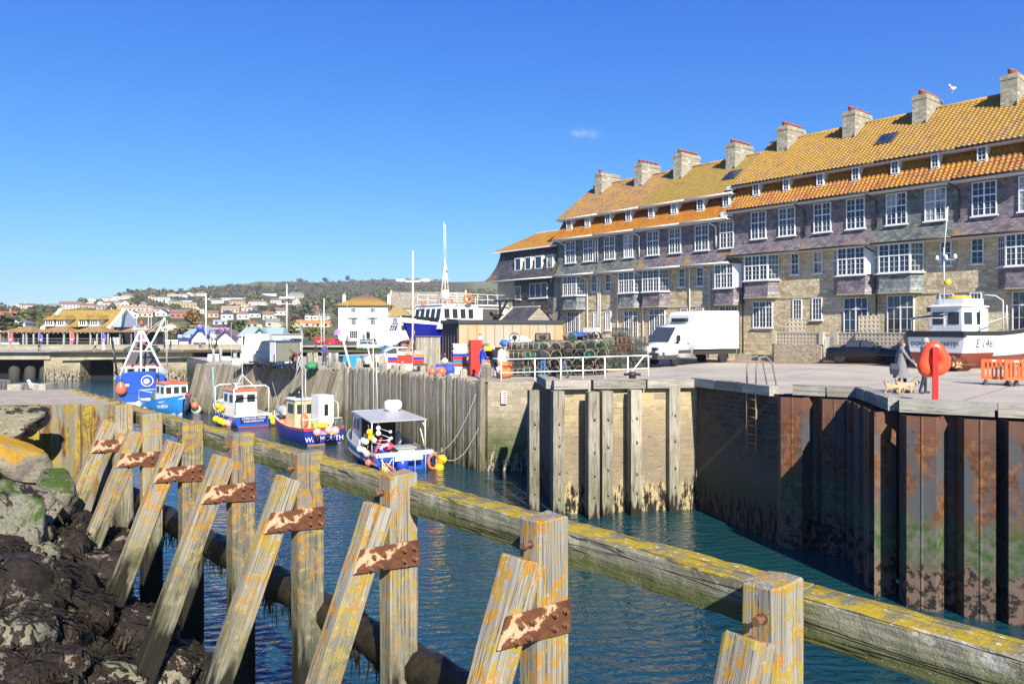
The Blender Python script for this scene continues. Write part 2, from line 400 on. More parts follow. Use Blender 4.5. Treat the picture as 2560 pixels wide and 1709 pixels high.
def m_leaf(c, key=''):
    t = NT('foliage'); r = t.rnd(); n = t.noise(t.co.outputs['Object'], .9, 3)
    col = t.mix(t.ramp(n, [(.35,0),(.65,1)]), tuple(x*.6 for x in c), tuple(x*1.35 for x in c))
    col = t.mix(t.math('MULTIPLY', r, .45), col, (c[0]*1.5+.02, c[1]*.95, c[2]*.6))
    return t.done(col, .7, None, 0, .15)
CONC = m_noise('concrete', [(.30,.285,.25),(.40,.385,.345),(.47,.455,.41)], 1.6, .9, .15, .01, 8, cols2=[(.27,.25,.22),(.36,.34,.30),(.42,.40,.36)], scale2=.22)
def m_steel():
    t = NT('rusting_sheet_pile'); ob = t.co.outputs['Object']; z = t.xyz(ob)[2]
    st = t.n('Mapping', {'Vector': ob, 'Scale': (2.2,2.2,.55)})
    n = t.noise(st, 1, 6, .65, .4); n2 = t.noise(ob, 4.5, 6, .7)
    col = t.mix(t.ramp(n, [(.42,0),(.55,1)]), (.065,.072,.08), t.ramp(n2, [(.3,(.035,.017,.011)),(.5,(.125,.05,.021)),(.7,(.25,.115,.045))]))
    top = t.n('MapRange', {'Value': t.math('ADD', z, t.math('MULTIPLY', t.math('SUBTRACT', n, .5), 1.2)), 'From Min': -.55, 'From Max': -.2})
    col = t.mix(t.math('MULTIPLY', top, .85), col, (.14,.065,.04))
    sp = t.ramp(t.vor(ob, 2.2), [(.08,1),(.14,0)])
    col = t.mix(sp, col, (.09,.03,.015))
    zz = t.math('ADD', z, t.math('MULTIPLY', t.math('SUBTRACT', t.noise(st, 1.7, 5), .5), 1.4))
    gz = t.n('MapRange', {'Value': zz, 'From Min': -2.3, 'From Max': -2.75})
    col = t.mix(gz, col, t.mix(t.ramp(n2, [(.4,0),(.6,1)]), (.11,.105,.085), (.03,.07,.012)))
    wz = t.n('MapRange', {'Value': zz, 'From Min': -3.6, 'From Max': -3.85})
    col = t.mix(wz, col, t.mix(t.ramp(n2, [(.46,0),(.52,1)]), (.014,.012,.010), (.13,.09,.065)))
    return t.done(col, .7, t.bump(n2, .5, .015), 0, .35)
def m_lichen_steel():
    t = NT('lichened_sheet_pile'); ob = t.co.outputs['Object']; z = t.xyz(ob)[2]
    st = t.n('Mapping', {'Vector': ob, 'Scale': (5,5,1)}); n = t.noise(st, 1, 6, .65, .3); n2 = t.noise(ob, 12, 6, .75)
    col = t.mix(t.ramp(n, [(.48,0),(.56,1)]), (.20,.19,.155), (.12,.055,.03))
    l = t.math('MULTIPLY', t.ramp(t.noise(st, .8, 5, .7, .2), [(.46,0),(.54,1)]), t.ramp(n2, [(.36,.15),(.5,1)]))
    l = t.math('MULTIPLY', l, t.n('MapRange', {'Value': t.math('ADD', z, t.math('MULTIPLY', n, .9)), 'From Min': -.55, 'From Max': .25}))
    col = t.mix(l, col, t.mix(t.ramp(n2, [(.4,0),(.65,1)]), (.23,.19,.04), (.37,.25,.03)))
    return t.done(col, .85, t.bump(n2, .5, .015), 0, .2)
def m_water():
    t = NT('harbour_water'); ob = t.co.outputs['Object']
    a = t.noise(t.n('Mapping', {'Vector': ob, 'Scale': (1.3,2.4,1), 'Rotation': (0,0,R(8))}), 1.6, 3, .55, .6)
    b = t.noise(t.n('Mapping', {'Vector': ob, 'Scale': (1,2.6,1), 'Rotation': (0,0,R(-14))}), .55, 2, .5, .3)
    c = t.n('TexWave', {'Vector': t.n('Mapping', {'Vector': ob, 'Rotation': (0,0,R(80))}), 'Scale': .8, 'Distortion': 7, 'Detail': 2, 'Detail Scale': 1.1}, 1)
    h = t.math('ADD', t.math('ADD', a, t.math('MULTIPLY', b, .8)), t.math('MULTIPLY', c, .18))
    deep = t.mix(t.ramp(t.noise(ob, .09, 2), [(.4,0),(.6,1)]), (.006,.040,.058), (.008,.048,.05))
    return t.done(deep, .05, t.bump(h, .42, .16), 0, .5)
# ------------------------------------------------------------------ ground heights (one smooth field through points read off the photo)
WZ = -4.8
GC = [(2255,985,75),(2010,905,46),(1850,888,37.4),(2560,894,49.8),(1445,972,68),(1744,960,63),(1220,966,51),(1105,950,48),(1295,940,48),
      (1670,921,41),(1787,909,39.5),(1400,937,46),(1400,866,29.5),(650,915,34),(575,914,31),(1000,930,40),(800,922,34),(1240,905,31),(2500,960,60),
      (450,905,22),(700,893,17),(900,880,15),(300,890,15),(1100,888,21),(560,896,20),(800,893,22),(2400,930,52),(2500,1005,95)]
GP = np.array([tuple(P(*g)) for g in GC])
def gz(x, y):
    d2 = (GP[:,0]-x)**2 + (GP[:,1]-y)**2
    wt = np.exp(-d2/(2*5.0**2)) + 1e-3/(1+d2)
    return float((wt*GP[:,2]).sum()/wt.sum())
def G(px, s, dz=0):
    x, y = D(px, s); return Vector((x, y, gz(x, y)+dz))
def flat_cdt(poly, pts, zf, name, mats, drop=None):
    n = len(poly); vs = [Vector(p) for p in poly] + [Vector(p) for p in pts]
    ed = [(i, (i+1) % n) for i in range(n)]
    r = geometry.delaunay_2d_cdt(vs, ed, [list(range(n))], 1, 1e-4)
    mb = MB(); mb.add([(p.x, p.y, zf(p.x, p.y)) for p in r[0]], [f if True else f for f in r[2]], 0, None, False)
    # faces upward
    for i, f in enumerate(mb.f):
        a, b, c = (Vector(mb.v[j]) for j in f[:3])
        if (b-a).cross(c-a).z < 0: mb.f[i] = list(reversed(f))
    return struct(name, mb, mats)
def inside(p, poly):
    x, y = p; c = False; j = len(poly)-1
    for i in range(len(poly)):
        xi, yi = poly[i]; xj, yj = poly[j]
        if (yi > y) != (yj > y) and x < (xj-xi)*(y-yi)/(yj-yi)+xi: c = not c
        j = i
    return c
# harbour edge, right to left
K5, K4, K3, K2, K1 = (38, 3.5), (11.85,18.6), (10.06,19.75), (10.95,23.7), (8.72,25.0)
B3, B2, B1 = (7.2,29.6), (1.75,28.7), (1.1,37.4)
T1, T2, T3 = (-1.2,37.5), (-11.3,52.7), (-26,64)
E1, E2 = (-29,73), (-44.5,104)
QUAY = [K5, K4, K3, K2, K1, B3, B2, B1, T1, T2, T3, E1, E2]
poly = QUAY + [(-62,104.5),(-62,116),(-20,118),(20,122),(80,122),(80,3.5)]
rng = random.Random(4)
pts = []
for i in range(60):
    for j in range(54):
        p = (-50+i*2.3+rng.uniform(-.3,.3), 4+j*2.2+rng.uniform(-.3,.3))
        if inside(p, poly): pts.append(p)
def m_yard():
    t = NT('quay_concrete'); ob = t.co.outputs['Object']
    n = t.noise(ob, .35, 5, .6); n2 = t.noise(ob, 9, 6, .7)
    col = t.ramp(n, [(.3,(.31,.275,.225)),(.5,(.40,.36,.30)),(.7,(.455,.415,.355))])
    st = t.noise(t.n('Mapping', {'Vector': ob, 'Scale': (.25,1.1,1), 'Rotation': (0,0,R(12))}), 1, 5, .7)
    col = t.mix(t.ramp(st, [(.55,0),(.75,.5)]), col, (.27,.23,.19))
    col = t.mix(t.ramp(n2, [(.5,0),(.75,.35)]), col, (.25,.24,.22))
    col = t.mix(t.ramp(t.noise(ob, .8, 6, .75), [(.64,0),(.72,.5)]), col, (.22,.19,.16))
    j, f = bricktex(t, t.n('Mapping', {'Vector': ob, 'Rotation': (0,0,R(-50))}), 5.2, 4.1, (1,1,1), (1,1,1), (0,0,0), .03)
    col = t.mix(t.math('MULTIPLY', f, .7), col, (.13,.12,.10))
    return t.done(col, .9, t.bump(n2, .2, .01), 0, .2)
flat_cdt(poly, pts, gz, 'quay_ground', m_yard())
# ------------------------------------------------------------------ water
mb = MB(); mb.quad((-400,-60,WZ),(120,-60,WZ),(120,125,WZ),(-400,125,WZ)); struct('harbour_water', mb, m_water())
mb = MB(); mb.quad((-400,-60,WZ-4),(120,-60,WZ-4),(120,125,WZ-4),(-400,125,WZ-4)); struct('harbour_bed', mb, CONC)
# ------------------------------------------------------------------ far land and hill
SKY = [(-900,790),(0,766),(90,772),(200,765),(290,742),(330,730),(430,729),(504,722),(560,716),(600,709),(643,703),(693,703),(763,706),(870,702),(977,697),(1050,699),(1120,703),(1244,703),(1400,700),(1700,712),(2600,760),(4000,800)]
SX, SY = [a for a, b in SKY], [b for a, b in SKY]
def skyl(px): return np.interp(px, SX, SY)
def ridge_d(px): return float(np.interp(px, [-900,0,250,560,700,1300,2600], [700,800,1000,1500,1900,2100,1500]))
HB = 330.0
def hill_z(x, y):
    if y < HB: return -.75
    px = CX + F*x/y; e = (HY-skyl(px))/F; Dr = ridge_d(px)
    t = (y-HB)/(Dr-HB)
    bump_ = (mn.noise(Vector((x*.006, y*.006, 3)))*6 + mn.noise(Vector((x*.02, y*.02, 9)))*2)*min(1, max(0,(y-HB)/200))*(1 if t < .93 else 0.25)
    if t <= 1: return -.75 + (e*Dr+3)*(t**1.15)*(y/Dr)**.25 + bump_*.6
    return -.75 + (e*Dr+3) - (y-Dr)*.04
def hill_at(px, py):
    """point of the far land seen at a photo pixel"""
    lo, hi = HB-60, ridge_d(px)
    el = (HY-py)/F
    for _ in range(40):
        m = (lo+hi)/2; x = (px-CX)/F*m
        if (hill_z(x, m)-EYE)/m < el: lo = m
        else: hi = m
    y = (lo+hi)/2; return Vector(((px-CX)/F*y, y, hill_z((px-CX)/F*y, y)))
mb = MB(); NA, NR = 110, 90
vs = []
for j in range(NR+1):
    y = 104 + (6000-104)*(j/NR)**2.6
    for i in range(NA+1):
        a = -1.15 + 2.3*i/NA
        x = a*y if j < NR else a*y
        vs.append((x, y, hill_z(x, y) - (.25 if y < 135 else 0)))
mb.add(vs, [(j*(NA+1)+i, j*(NA+1)+i+1, (j+1)*(NA+1)+i+1, (j+1)*(NA+1)+i) for j in range(NR) for i in range(NA)], 0, None, True)
def m_hill():
    t = NT('hill_ground'); ob = t.co.outputs['Object']; p = t.xyz(ob)
    field = t.mix(t.ramp(t.noise(ob, .004, 3), [(.42,0),(.5,1)]), (.10,.135,.04), (.15,.16,.055))
    scrub = t.ramp(t.noise(ob, .03, 6, .7), [(.3,(.055,.075,.03)),(.5,(.10,.09,.043)),(.68,(.145,.10,.065))])
    hedge = t.ramp(t.noise(ob, .011, 5, .6), [(.45,0),(.5,1)])
    grassy = t.n('MapRange', {'Value': t.math('DIVIDE', p[0], p[1]), 'From Min': -.302, 'From Max': -.318})
    col = t.mix(hedge, field, scrub)
    far = t.n('MapRange', {'Value': p[1], 'From Min': 1150, 'From Max': 1350})
    ratio = t.math('DIVIDE', p[0], p[1])
    g2 = t.math('MULTIPLY', t.n('MapRange', {'Value': ratio, 'From Min': -.378, 'From Max': -.37}), t.n('MapRange', {'Value': ratio, 'From Min': -.285, 'From Max': -.305}))
    g3 = t.n('MapRange', {'Value': ratio, 'From Min': -.065, 'From Max': -.045})
    hi = t.mix(t.math('MULTIPLY', t.n('MapRange', {'Value': p[1], 'From Min': 1450, 'From Max': 1540}), t.math('MAXIMUM', g2, g3)), scrub, (.17,.175,.062))
    col = t.mix(far, col, hi)
    return t.done(col, .95, None, 0, .1)
struct('hill_terrain', mb, m_hill())
# tarmac and grass strips beyond the quay
mb = MB(); mb.quad((-140,118.4,-.70),(90,118.4,-.70),(90,190,-.70),(-140,190,-.70)); struct('seafront_road', mb, m_noise('tarmac', [(.07,.07,.07),(.11,.11,.105)], 2, .9, .2, .01))
mb = MB(); mb.quad((-80,192,-.68),(-18,192,-.68),(-18,330,-.6),(-80,330,-.6)); struct('green_field', mb, m_noise('field_grass', [(.07,.11,.025),(.12,.16,.045)], .8, .95, .3))
# ------------------------------------------------------------------ quay walls
SAND = ((.27,.21,.13),(.36,.29,.18),(.44,.37,.25)); MORT = (.40,.36,.28)
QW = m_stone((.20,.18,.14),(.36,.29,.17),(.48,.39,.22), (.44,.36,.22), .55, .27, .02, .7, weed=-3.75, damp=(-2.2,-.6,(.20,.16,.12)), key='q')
QD = m_stone((.055,.048,.037),(.095,.077,.054),(.135,.107,.072), (.14,.115,.085), .5, .24, .02, .8, weed=-3.9, damp=(-3,-1,(.13,.11,.08)), algae=(-4.2,-2.6,.8), key='d')  # dark stone, its colour lowered further to deepen the shade of the recess
LW = m_stone((.26,.225,.16),(.34,.30,.22),(.42,.37,.28), (.33,.29,.21), .8, .38, .018, .5, weed=-4.2, algae=(-3.6,-1.7,.9), key='l')
def wall(name, label, pts, mat, top=0.0, thick=.6, z0=-7, batter=0):
    mb = MB(); n = len(pts)
    for i in range(n-1):
        a, b = pts[i], pts[i+1]; L = math.hypot(b[0]-a[0], b[1]-a[1]); u = ((b[0]-a[0])/L, (b[1]-a[1])/L); nn = (-u[1]*thick, u[0]*thick)
        za, zb = (gz(*a)+top-.01, gz(*b)+top-.01)
        k = max(1, int(L/1.2))
        mb.grid(lambda s_, t_: (a[0]+(b[0]-a[0])*s_, a[1]+(b[1]-a[1])*s_, z0+(za+(zb-za)*s_-z0)*t_), k, 6)
        mb.quad((a[0],a[1],za),(b[0],b[1],zb),(b[0]+nn[0],b[1]+nn[1],zb),(a[0]+nn[0],a[1]+nn[1],za))
    for i, f in enumerate(mb.f): mb.f[i] = list(reversed(f))
    o = mb.build(name, mat); return tag(o, label, 'quay wall')
rev = lambda l: list(reversed(l))
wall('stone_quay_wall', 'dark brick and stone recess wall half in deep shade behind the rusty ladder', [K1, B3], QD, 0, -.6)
wall('stone_quay_wall', 'sunlit pale stone quay block standing behind the square grey timber fender posts', [B3, B2], QW, 0, -.6)
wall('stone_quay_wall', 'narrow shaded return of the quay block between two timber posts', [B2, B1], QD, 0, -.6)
wall('stone_quay_wall', 'short stone wall with green algae at its foot and a small red and white notice', [B1, T1], LW, 0, -.6)
wall('stone_quay_wall', 'rubble backing wall seen between the leaning planks and the trawler', [T1, T2, T3, E1, E2], LW, -.12, -.6)
# rusting steel sheet piles on the right
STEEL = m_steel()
def sheetpile(mb, a, b, period, depth, z0, ztop, thick=.03, lead=0):
    a, b = Vector((*a,0)), Vector((*b,0)); L = (b-a).length; u = (b-a)/L; n = Vector((u.y,-u.x,0))
    prof, x = [], lead
    while x < L:
        for dx, dy in ((0,0),(.18,depth),(.42,depth),(.44,depth+.018),(.46,depth+.018),(.48,depth),(.70,depth),(.88,0)): prof.append((x+dx*period, dy))
        x += period
    prof = [p for p in prof if p[0] <= L]
    for i in range(len(prof)-1):
        p, q = [a+u*c[0]+n*c[1] for c in (prof[i], prof[i+1])]
        for k in range(5):
            za, zb = z0+(ztop-z0)*k/5, z0+(ztop-z0)*(k+1)/5
            mb.quad((p.x,p.y,za),(q.x,q.y,za),(q.x,q.y,zb),(p.x,p.y,zb))
        p2, q2 = p-n*thick, q-n*thick
        mb.quad((p.x,p.y,ztop),(q.x,q.y,ztop),(q2.x,q2.y,ztop),(p2.x,p2.y,ztop))
        mb.quad((q2.x,q2.y,ztop-.5),(p2.x,p2.y,ztop-.5),(p2.x,p2.y,ztop),(q2.x,q2.y,ztop))
    return mb
def off_line(a, b, d):
    L = math.hypot(b[0]-a[0], b[1]-a[1]); n = ((b[1]-a[1])/L*d, -(b[0]-a[0])/L*d)
    return (a[0]+n[0], a[1]+n[1]), (b[0]+n[0], b[1]+n[1])
t = thing('sheet_pile_wall', 'rust streaked steel sheet piling with grey timber copings along the right quay', 'sheet piling', (0,0,0))
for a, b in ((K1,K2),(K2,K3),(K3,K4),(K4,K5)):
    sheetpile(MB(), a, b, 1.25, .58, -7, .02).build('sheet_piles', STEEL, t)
COPE = m_timber(.0, None, None, .85, 2, (3,3,3), 1.0, .25)
mbx = MB()
def coping(parent, a, b, zt, n, wd=.36, h=.33, gap=.06, skew=0):
    a, b = Vector((*a,0)), Vector((*b,0)); L = (b-a).length; u = (b-a)/L; nn = Vector((-u.y,u.x,0))
    for i in range(n):
        p = a+u*(L*i/n+gap/2); q = a+u*(L*(i+1)/n-gap/2); l = (q-p).length
        mb = MB(); mb.box((-wd/2,-h/2,0),(wd/2,h/2,l))
        o = mb.build('coping_beam', m_timber(.0, None, None, .85, 2, (26,26,1.0), 1.0, .2), parent)
        z = (Vector((0,0,1)).cross(u)).normalized()
        o.matrix_world = Matrix(((z.x,0,u.x,p.x+nn.x*(wd/2-.12)),(z.y,0,u.y,p.y+nn.y*(wd/2-.12)),(0,1,0,zt-h/2),(0,0,0,1))) if False else \
            Matrix(((z.x,0,u.x,p.x+nn.x*(wd/2-.1)),(z.y,0,u.y,p.y+nn.y*(wd/2-.1)),(0,-1,0,zt-h/2),(0,0,0,1)))
coping(t, K2, (9.15,24.75), .40, 2); coping(t, K3, K2, .40, 3); coping(t, K4, K3, .40, 1); coping(t, (16.2,16.1), K4, .40, 2); coping(t, (30,8.1), (16.3,16.05), .40, 3)
# copings and fender posts of the quay block
CB = thing('quay_coping', 'heavy grey timber copings with a black bollard on top of the sunlit quay block', 'coping', (0,0,0))
zb = gz(*B2)
coping(CB, B3, (3.0,28.9), zb+.36, 2); coping(CB, (2.95,28.85), (1.5,28.6), zb+.36, 1); coping(CB, (1.55,28.7), (1.3,32.2), zb+.36, 1)
CS = thing('quay_coping', 'worn stone coping slabs along the shaded recess by the ladder hoops', 'coping', (0,0,0))
coping(CS, (8.75,25.15), B3, gz(*B3)+.33, 3)
mb = MB(); mb.lathe([(.16,0),(.15,.1),(.19,.14),(.2,.2),(.12,.26),(0,.28)], 14); mb.tube([(-.34,0,.16),(.34,0,.16)], .05, 8)
tag(mb.build('bollard', paint((.03,.03,.035), .5), None, P(1583,945,62)+Vector((0,.25,-.02))), 'low black mooring bollard on the timber coping below the white railing', 'bollard')
FEND = m_timber(0, (-3.3,-1.4,.55), -4.35, .5, 5, (16,16,.9), 1.05, .15)
for i, (px, py, s, wd) in enumerate([(1333,974,66.0,.38),(1393,976,68.0,.42),(1480,978,67.3,.42),(1514,976,66.5,.42),(1585,973,66,.42),(1680,964,64.5,.44),(1733,965,63.5,.44)]):
    p = P(px, py, s); mb = MB(); mb.box((-wd/2,-wd/2,-7-p.z),(wd/2,wd/2,0))
    for k in range(4):
        zz = -1.0-k*.95-rng.uniform(0,.3); mb.cb((.02,-wd/2-.004,zz), (.07,.012,.12), 1)
        mb.cb((.02,-wd/2-.012,zz+.03), (.04,.02,.05), 2)
    o = mb.build('fender_post', [FEND, paint((.01,.01,.01)), paint((.25,.2,.15))], None, (p.x, p.y-.1, p.z), (0,0,R(12)))
    tag(o, ['grey square fender post at the shaded left side of the quay block', 'broad fender post on the left front corner of the quay block','fender post left of the close pair on the stone block','fender post right of the close pair on the stone block',
            'fender post in the middle of the sunlit stone block','tall fender post near the right end of the stone block','brown fender post on the right corner next to the recess'][i], 'fender post', 'square timber fender posts on the quay block')
# notice on the short wall
mb = MB(); mb.cb((0,0,0),(.27,.03,.62)); 
for k in range(5): mb.cb((.03,-.02,.22-k*.11),(.15,.012,.065),1)
p = P(1260,995,51.5); tag(mb.build('notice_board', [paint((.75,.68,.66)), paint((.6,.16,.16))], None, (p.x,37.32,p.z)), 'pale notice with a column of red marks fixed to the short stone wall', 'sign')
# ------------------------------------------------------------------ timber pile wall and leaning plank wall
PM = [m_timber(.0, (-4.4,-1.6,.9), -4.5, .35, 11, (22,22,.8), .95, .1), m_timber(.1, (-4,-1.9,.8), -4.4, .6, 12, (22,22,.8), 1.05, .1), m_timber(.0, (-3.4,-1.0,.95), -4.3, .15, 13, (22,22,.8), .85, .0)]
TW = thing('timber_pile_wall', 'quay wall of upright weathered grey timber piles stained green lower down', 'pile wall', (0,0,0))
a, b = Vector((*T1,0)), Vector((*T2,0)); L = (b-a).length; u = (b-a)/L; nn = Vector((-u.y,u.x,0)); x = 0; pm = []
for i in range(9):
    mb = MB(); wd = .28; tp = [0,.08,-.1,.05,.16,-.05,.1,-.16,.02][i]
    mb.loft([[(-.13,-.15,-7),(.13,-.15,-7),(.13,.15,-7),(-.13,.15,-7)],[(-.13,-.15,-.9),(.13,-.15,-.9),(.13,.15,-.9),(-.13,.15,-.9)],[(-.12,-.14,tp-.12),(.12,-.14,tp-.1),(.12,.13,tp-.1),(-.12,.13,tp-.12)],[(-.09,-.11,tp),(.08,-.1,tp+.03),(.1,.1,tp),(-.09,.1,tp)]], 0, None, False)
    pm.append(mb.mesh('pile', PM[i % 3]))
while x < L-.1:
    wd = rng.uniform(.92,1.18); p = a+u*(x+.13*wd)+nn*.2
    o = bpy.data.objects.new('pile', rng.choice(pm)); COL.objects.link(o); o.parent = TW
    k = p+nn*rng.uniform(0,.07); o.location = (k.x,k.y,gz(p.x,p.y)*.85+rng.uniform(-.05,.05)); o.rotation_euler = (R(rng.uniform(-.4,.4)),R(rng.uniform(-.5,.5)),math.atan2(u.y,u.x)+R(rng.uniform(-6,6)))
    o.scale = (wd, 1, 1); x += .26*wd+.012
PW = thing('plank_quay_wall', 'quay wall of broad brown planks leaning to the left behind the fishing boats', 'plank wall', (0,0,0))
a, b = Vector((*T2,0)), Vector((*T3,0)); L = (b-a).length; u = (b-a)/L; nn = Vector((-u.y,u.x,0)); x = -.4
pm2 = []
for i in range(4):
    mb = MB(); mb.box((-.16,-.06,-7.4),(.16,.06,[0,.03,-.03,.05][i])); pm2.append(mb.mesh('plank', m_timber(.12, (-4.2,-2,.7), -4.4, [.2,.45,.1,.3][i], 15+i, (20,20,.7), 1.05, .1)))
while x < L+.8:
    wd = rng.uniform(.9,1.25); gap = rng.random() < .03
    p = a+u*(x)+nn*(.12+rng.uniform(0,.05))
    o = bpy.data.objects.new('plank', rng.choice(pm2)); COL.objects.link(o); o.parent = PW
    z = (Vector((0,0,1)) - u*.46).normalized(); o.matrix_world = Matrix.Translation((p.x,p.y,gz(p.x,p.y)-.05)) @ frame_z((0,0,0), u, z)
    o.scale = (wd,1,1); x += .345*wd + (.25 if gap else 0)
# bigger mooring posts rising above the walls
MP = m_timber(.2, None, None, .75, 21, (18,18,1), 1.05, .2); mpm = []
for h in (.5,.8,1.1,1.5):
    mb = MB(); mb.loft([[(-.2,-.2,-.3),(.2,-.2,-.3),(.2,.2,-.3),(-.2,.2,-.3)],[(-.19,-.19,h-.1),(.19,-.19,h-.1),(.19,.19,h-.1),(-.19,.19,h-.1)],[(-.14,-.15,h),(.15,-.14,h+.03),(.14,.15,h),(-.15,.14,h-.02)]], 0, None, False)
    pm_ = mb.mesh('mooring_post', MP); mpm.append((h, pm_))
for px, py, s in [(1217,918,52),(1158,930,49.5),(1098,936,48),(1058,945,46.5),(1006,930,45),(988,916,44),(958,925,43),(900,930,40.5),(844,910,38),(775,884,34),(790,886,34),(838,880,34),(862,925,38),(932,880,36),(898,897,38),(955,880,37)]:
    while not inside((D(px,s)[0]-.15, D(px,s)[1]-.25), poly): s -= .25
    p = P(px, py, s); g_ = gz(p.x,p.y); hh = min(mpm, key=lambda q: abs(q[0]-(p.z-g_)))
    o = bpy.data.objects.new('mooring_post', hh[1]); COL.objects.link(o); o.location = (p.x,p.y,g_); o.rotation_euler = (R(rng.uniform(-2,2)),R(rng.uniform(-3,3)),R(rng.uniform(0,60))); o.scale = (rng.uniform(.8,1.1),)*2+(1,)
    tag(o, 'square weathered timber mooring post rising above the edge of the pile wall', 'mooring post', 'timber mooring posts along the quay edge')
# ------------------------------------------------------------------ foreground timber fence
FU, FN = Vector((-.66,.751,0)).normalized(), Vector((-.751,-.66,0)).normalized()   # along the fence away from the eye; towards the rocks
POSTS = [(1.44,4.20),(.236,5.60),(-1.08,7.25),(-2.31,8.57),(-3.54,9.93),(-4.75,11.25),(-5.87,12.37),(-7.01,13.7)]
FZ = EYE-1.38
TF = thing('timber_fence', 'weathered timber breakwater fence with leaning braces and lichen covered rail along the near shore', 'fence', (0,0,0))
TPOST = m_timber(.60, (-2.4,-.7,.95), -2.1, .7, 31, (42,42,1.3), .84, .3)
TBRACE = m_timber(.66, (-2.1,-.6,.95), -1.9, .65, 32, (38,38,1.2), .86, .45)
def m_rail():
    t = NT('lichened_rail'); ob = t.co.outputs['Object']; nz = t.xyz(t.n('NewGeometry', out=1))[2]
    g = t.noise(t.n('Mapping', {'Vector': ob, 'Scale': (22,22,1.2)}), 1, 5, .6); n = t.noise(ob, 5, 6, .7); n2 = t.noise(ob, 17, 5, .72); big = t.noise(ob, 1.1, 4)
    side = t.ramp(g, [(.3,(.15,.14,.10)),(.5,(.28,.265,.20)),(.72,(.38,.365,.295))])
    side = t.mix(t.math('MULTIPLY', t.ramp(big, [(.45,0),(.6,1)]), .7), side, (.13,.13,.055))
    side = t.mix(t.ramp(n, [(.55,0),(.62,.8)]), side, (.50,.50,.44))
    hy = t.math('ADD', t.xyz(ob)[1], t.math('MULTIPLY', n, -.16))
    side = t.mix(t.math('MULTIPLY', t.n('MapRange', {'Value': hy, 'From Min': -.02, 'From Max': -.13}), .85), side, (.07,.085,.015))
    pits = t.ramp(t.vor(ob, 60), [(.05,0),(.16,1)]); side = t.mix(t.ramp(n2, [(.55,1),(.62,.3)]), side, t.mix(pits, (.56,.55,.5), side))
    topc = t.mix(t.ramp(n, [(.42,0),(.52,1)]), (.17,.16,.10), (.36,.26,.02))
    topc = t.mix(t.ramp(n2, [(.6,0),(.66,1)]), topc, (.62,.61,.56)); topc = t.mix(t.ramp(n2, [(.3,1),(.38,0)]), topc, (.10,.11,.025))
    col = t.mix(t.ramp(nz, [(.55,0),(.7,1)]), side, topc)
    crack = t.ramp(t.noise(t.n('Mapping', {'Vector': ob, 'Scale': (9,9,.3)}), 1, 2), [(.48,0),(.5,1),(.52,0)])
    col = t.mix(t.math('MULTIPLY', crack, .7), col, (.04,.035,.025))
    return t.done(col, .9, t.bump(t.math('ADD', t.math('ADD', n2, g), t.math('MULTIPLY', crack, -1)), .8, .018), 0, .2)
def m_rust():
    t = NT('rusty_plate'); ob = t.co.outputs['Object']; n = t.noise(ob, 3.6, 5, .62, .3)
    col = t.ramp(n, [(.40,(.075,.03,.018)),(.54,(.15,.055,.025)),(.555,(.50,.31,.18)),(.7,(.58,.41,.28))])
    return t.done(col, .8, t.bump(t.noise(ob, 30, 4), .4, .01), 0, .3)
RUST, RUSTB = m_rust(), paint((.16,.075,.04), .8, .2)
def rough_timber(mb, wd, th, z0, z1, seed, n=14, jag=.006, top=True):
    rg = random.Random(seed); secs = []
    c = .018
    ring = [(-wd/2,-th/2+c),(-wd/2+c,-th/2),(-wd/6,-th/2),(wd/6,-th/2),(wd/2-c,-th/2),(wd/2,-th/2+c),(wd/2,0),(wd/2,th/2-c),(wd/2-c,th/2),(0,th/2),(-wd/2+c,th/2),(-wd/2,th/2-c),(-wd/2,0)]
    off = [(rg.uniform(-jag,jag), rg.uniform(-jag,jag)) for _ in ring]
    for k in range(n+1):
        z = z0+(z1-z0)*k/n
        secs.append([(x+off[i][0]+rg.uniform(-jag,jag)*.5, y+off[i][1]+rg.uniform(-jag,jag)*.5, z+(rg.uniform(-.012,.008) if k == n else 0)) for i, (x, y) in enumerate(ring)])
    if top: secs.append([(x*.93, y*.93, secs[-1][i][2]+.012) for i, (x, y) in enumerate(ring)])
    return mb.loft(secs, 0, None, False)
WA, WB = .31, .21
rg = random.Random(8)
boltm = MB(); boltm.lathe([(.022,0),(.022,.02),(.014,.02),(.014,.045),(0,.045)], 6, smooth=False); boltm = boltm.mesh('bolt', RUSTB)
longb = MB(); longb.lathe([(.03,0),(.03,.008),(.014,.008),(.014,.05),(.026,.05),(.026,.085),(0,.085)], 8, smooth=False); longb = longb.mesh('bolt', RUSTB)
def put(me, parent, M, name='bolt'):
    o = bpy.data.objects.new(name, me); COL.objects.link(o); o.parent = parent; o.matrix_local = M
    KID.setdefault(parent.name, []).append(o); return o
ang = math.atan2(FN.y, FN.x)                                # local x = towards the rocks, local y = -FU (towards the eye's right)
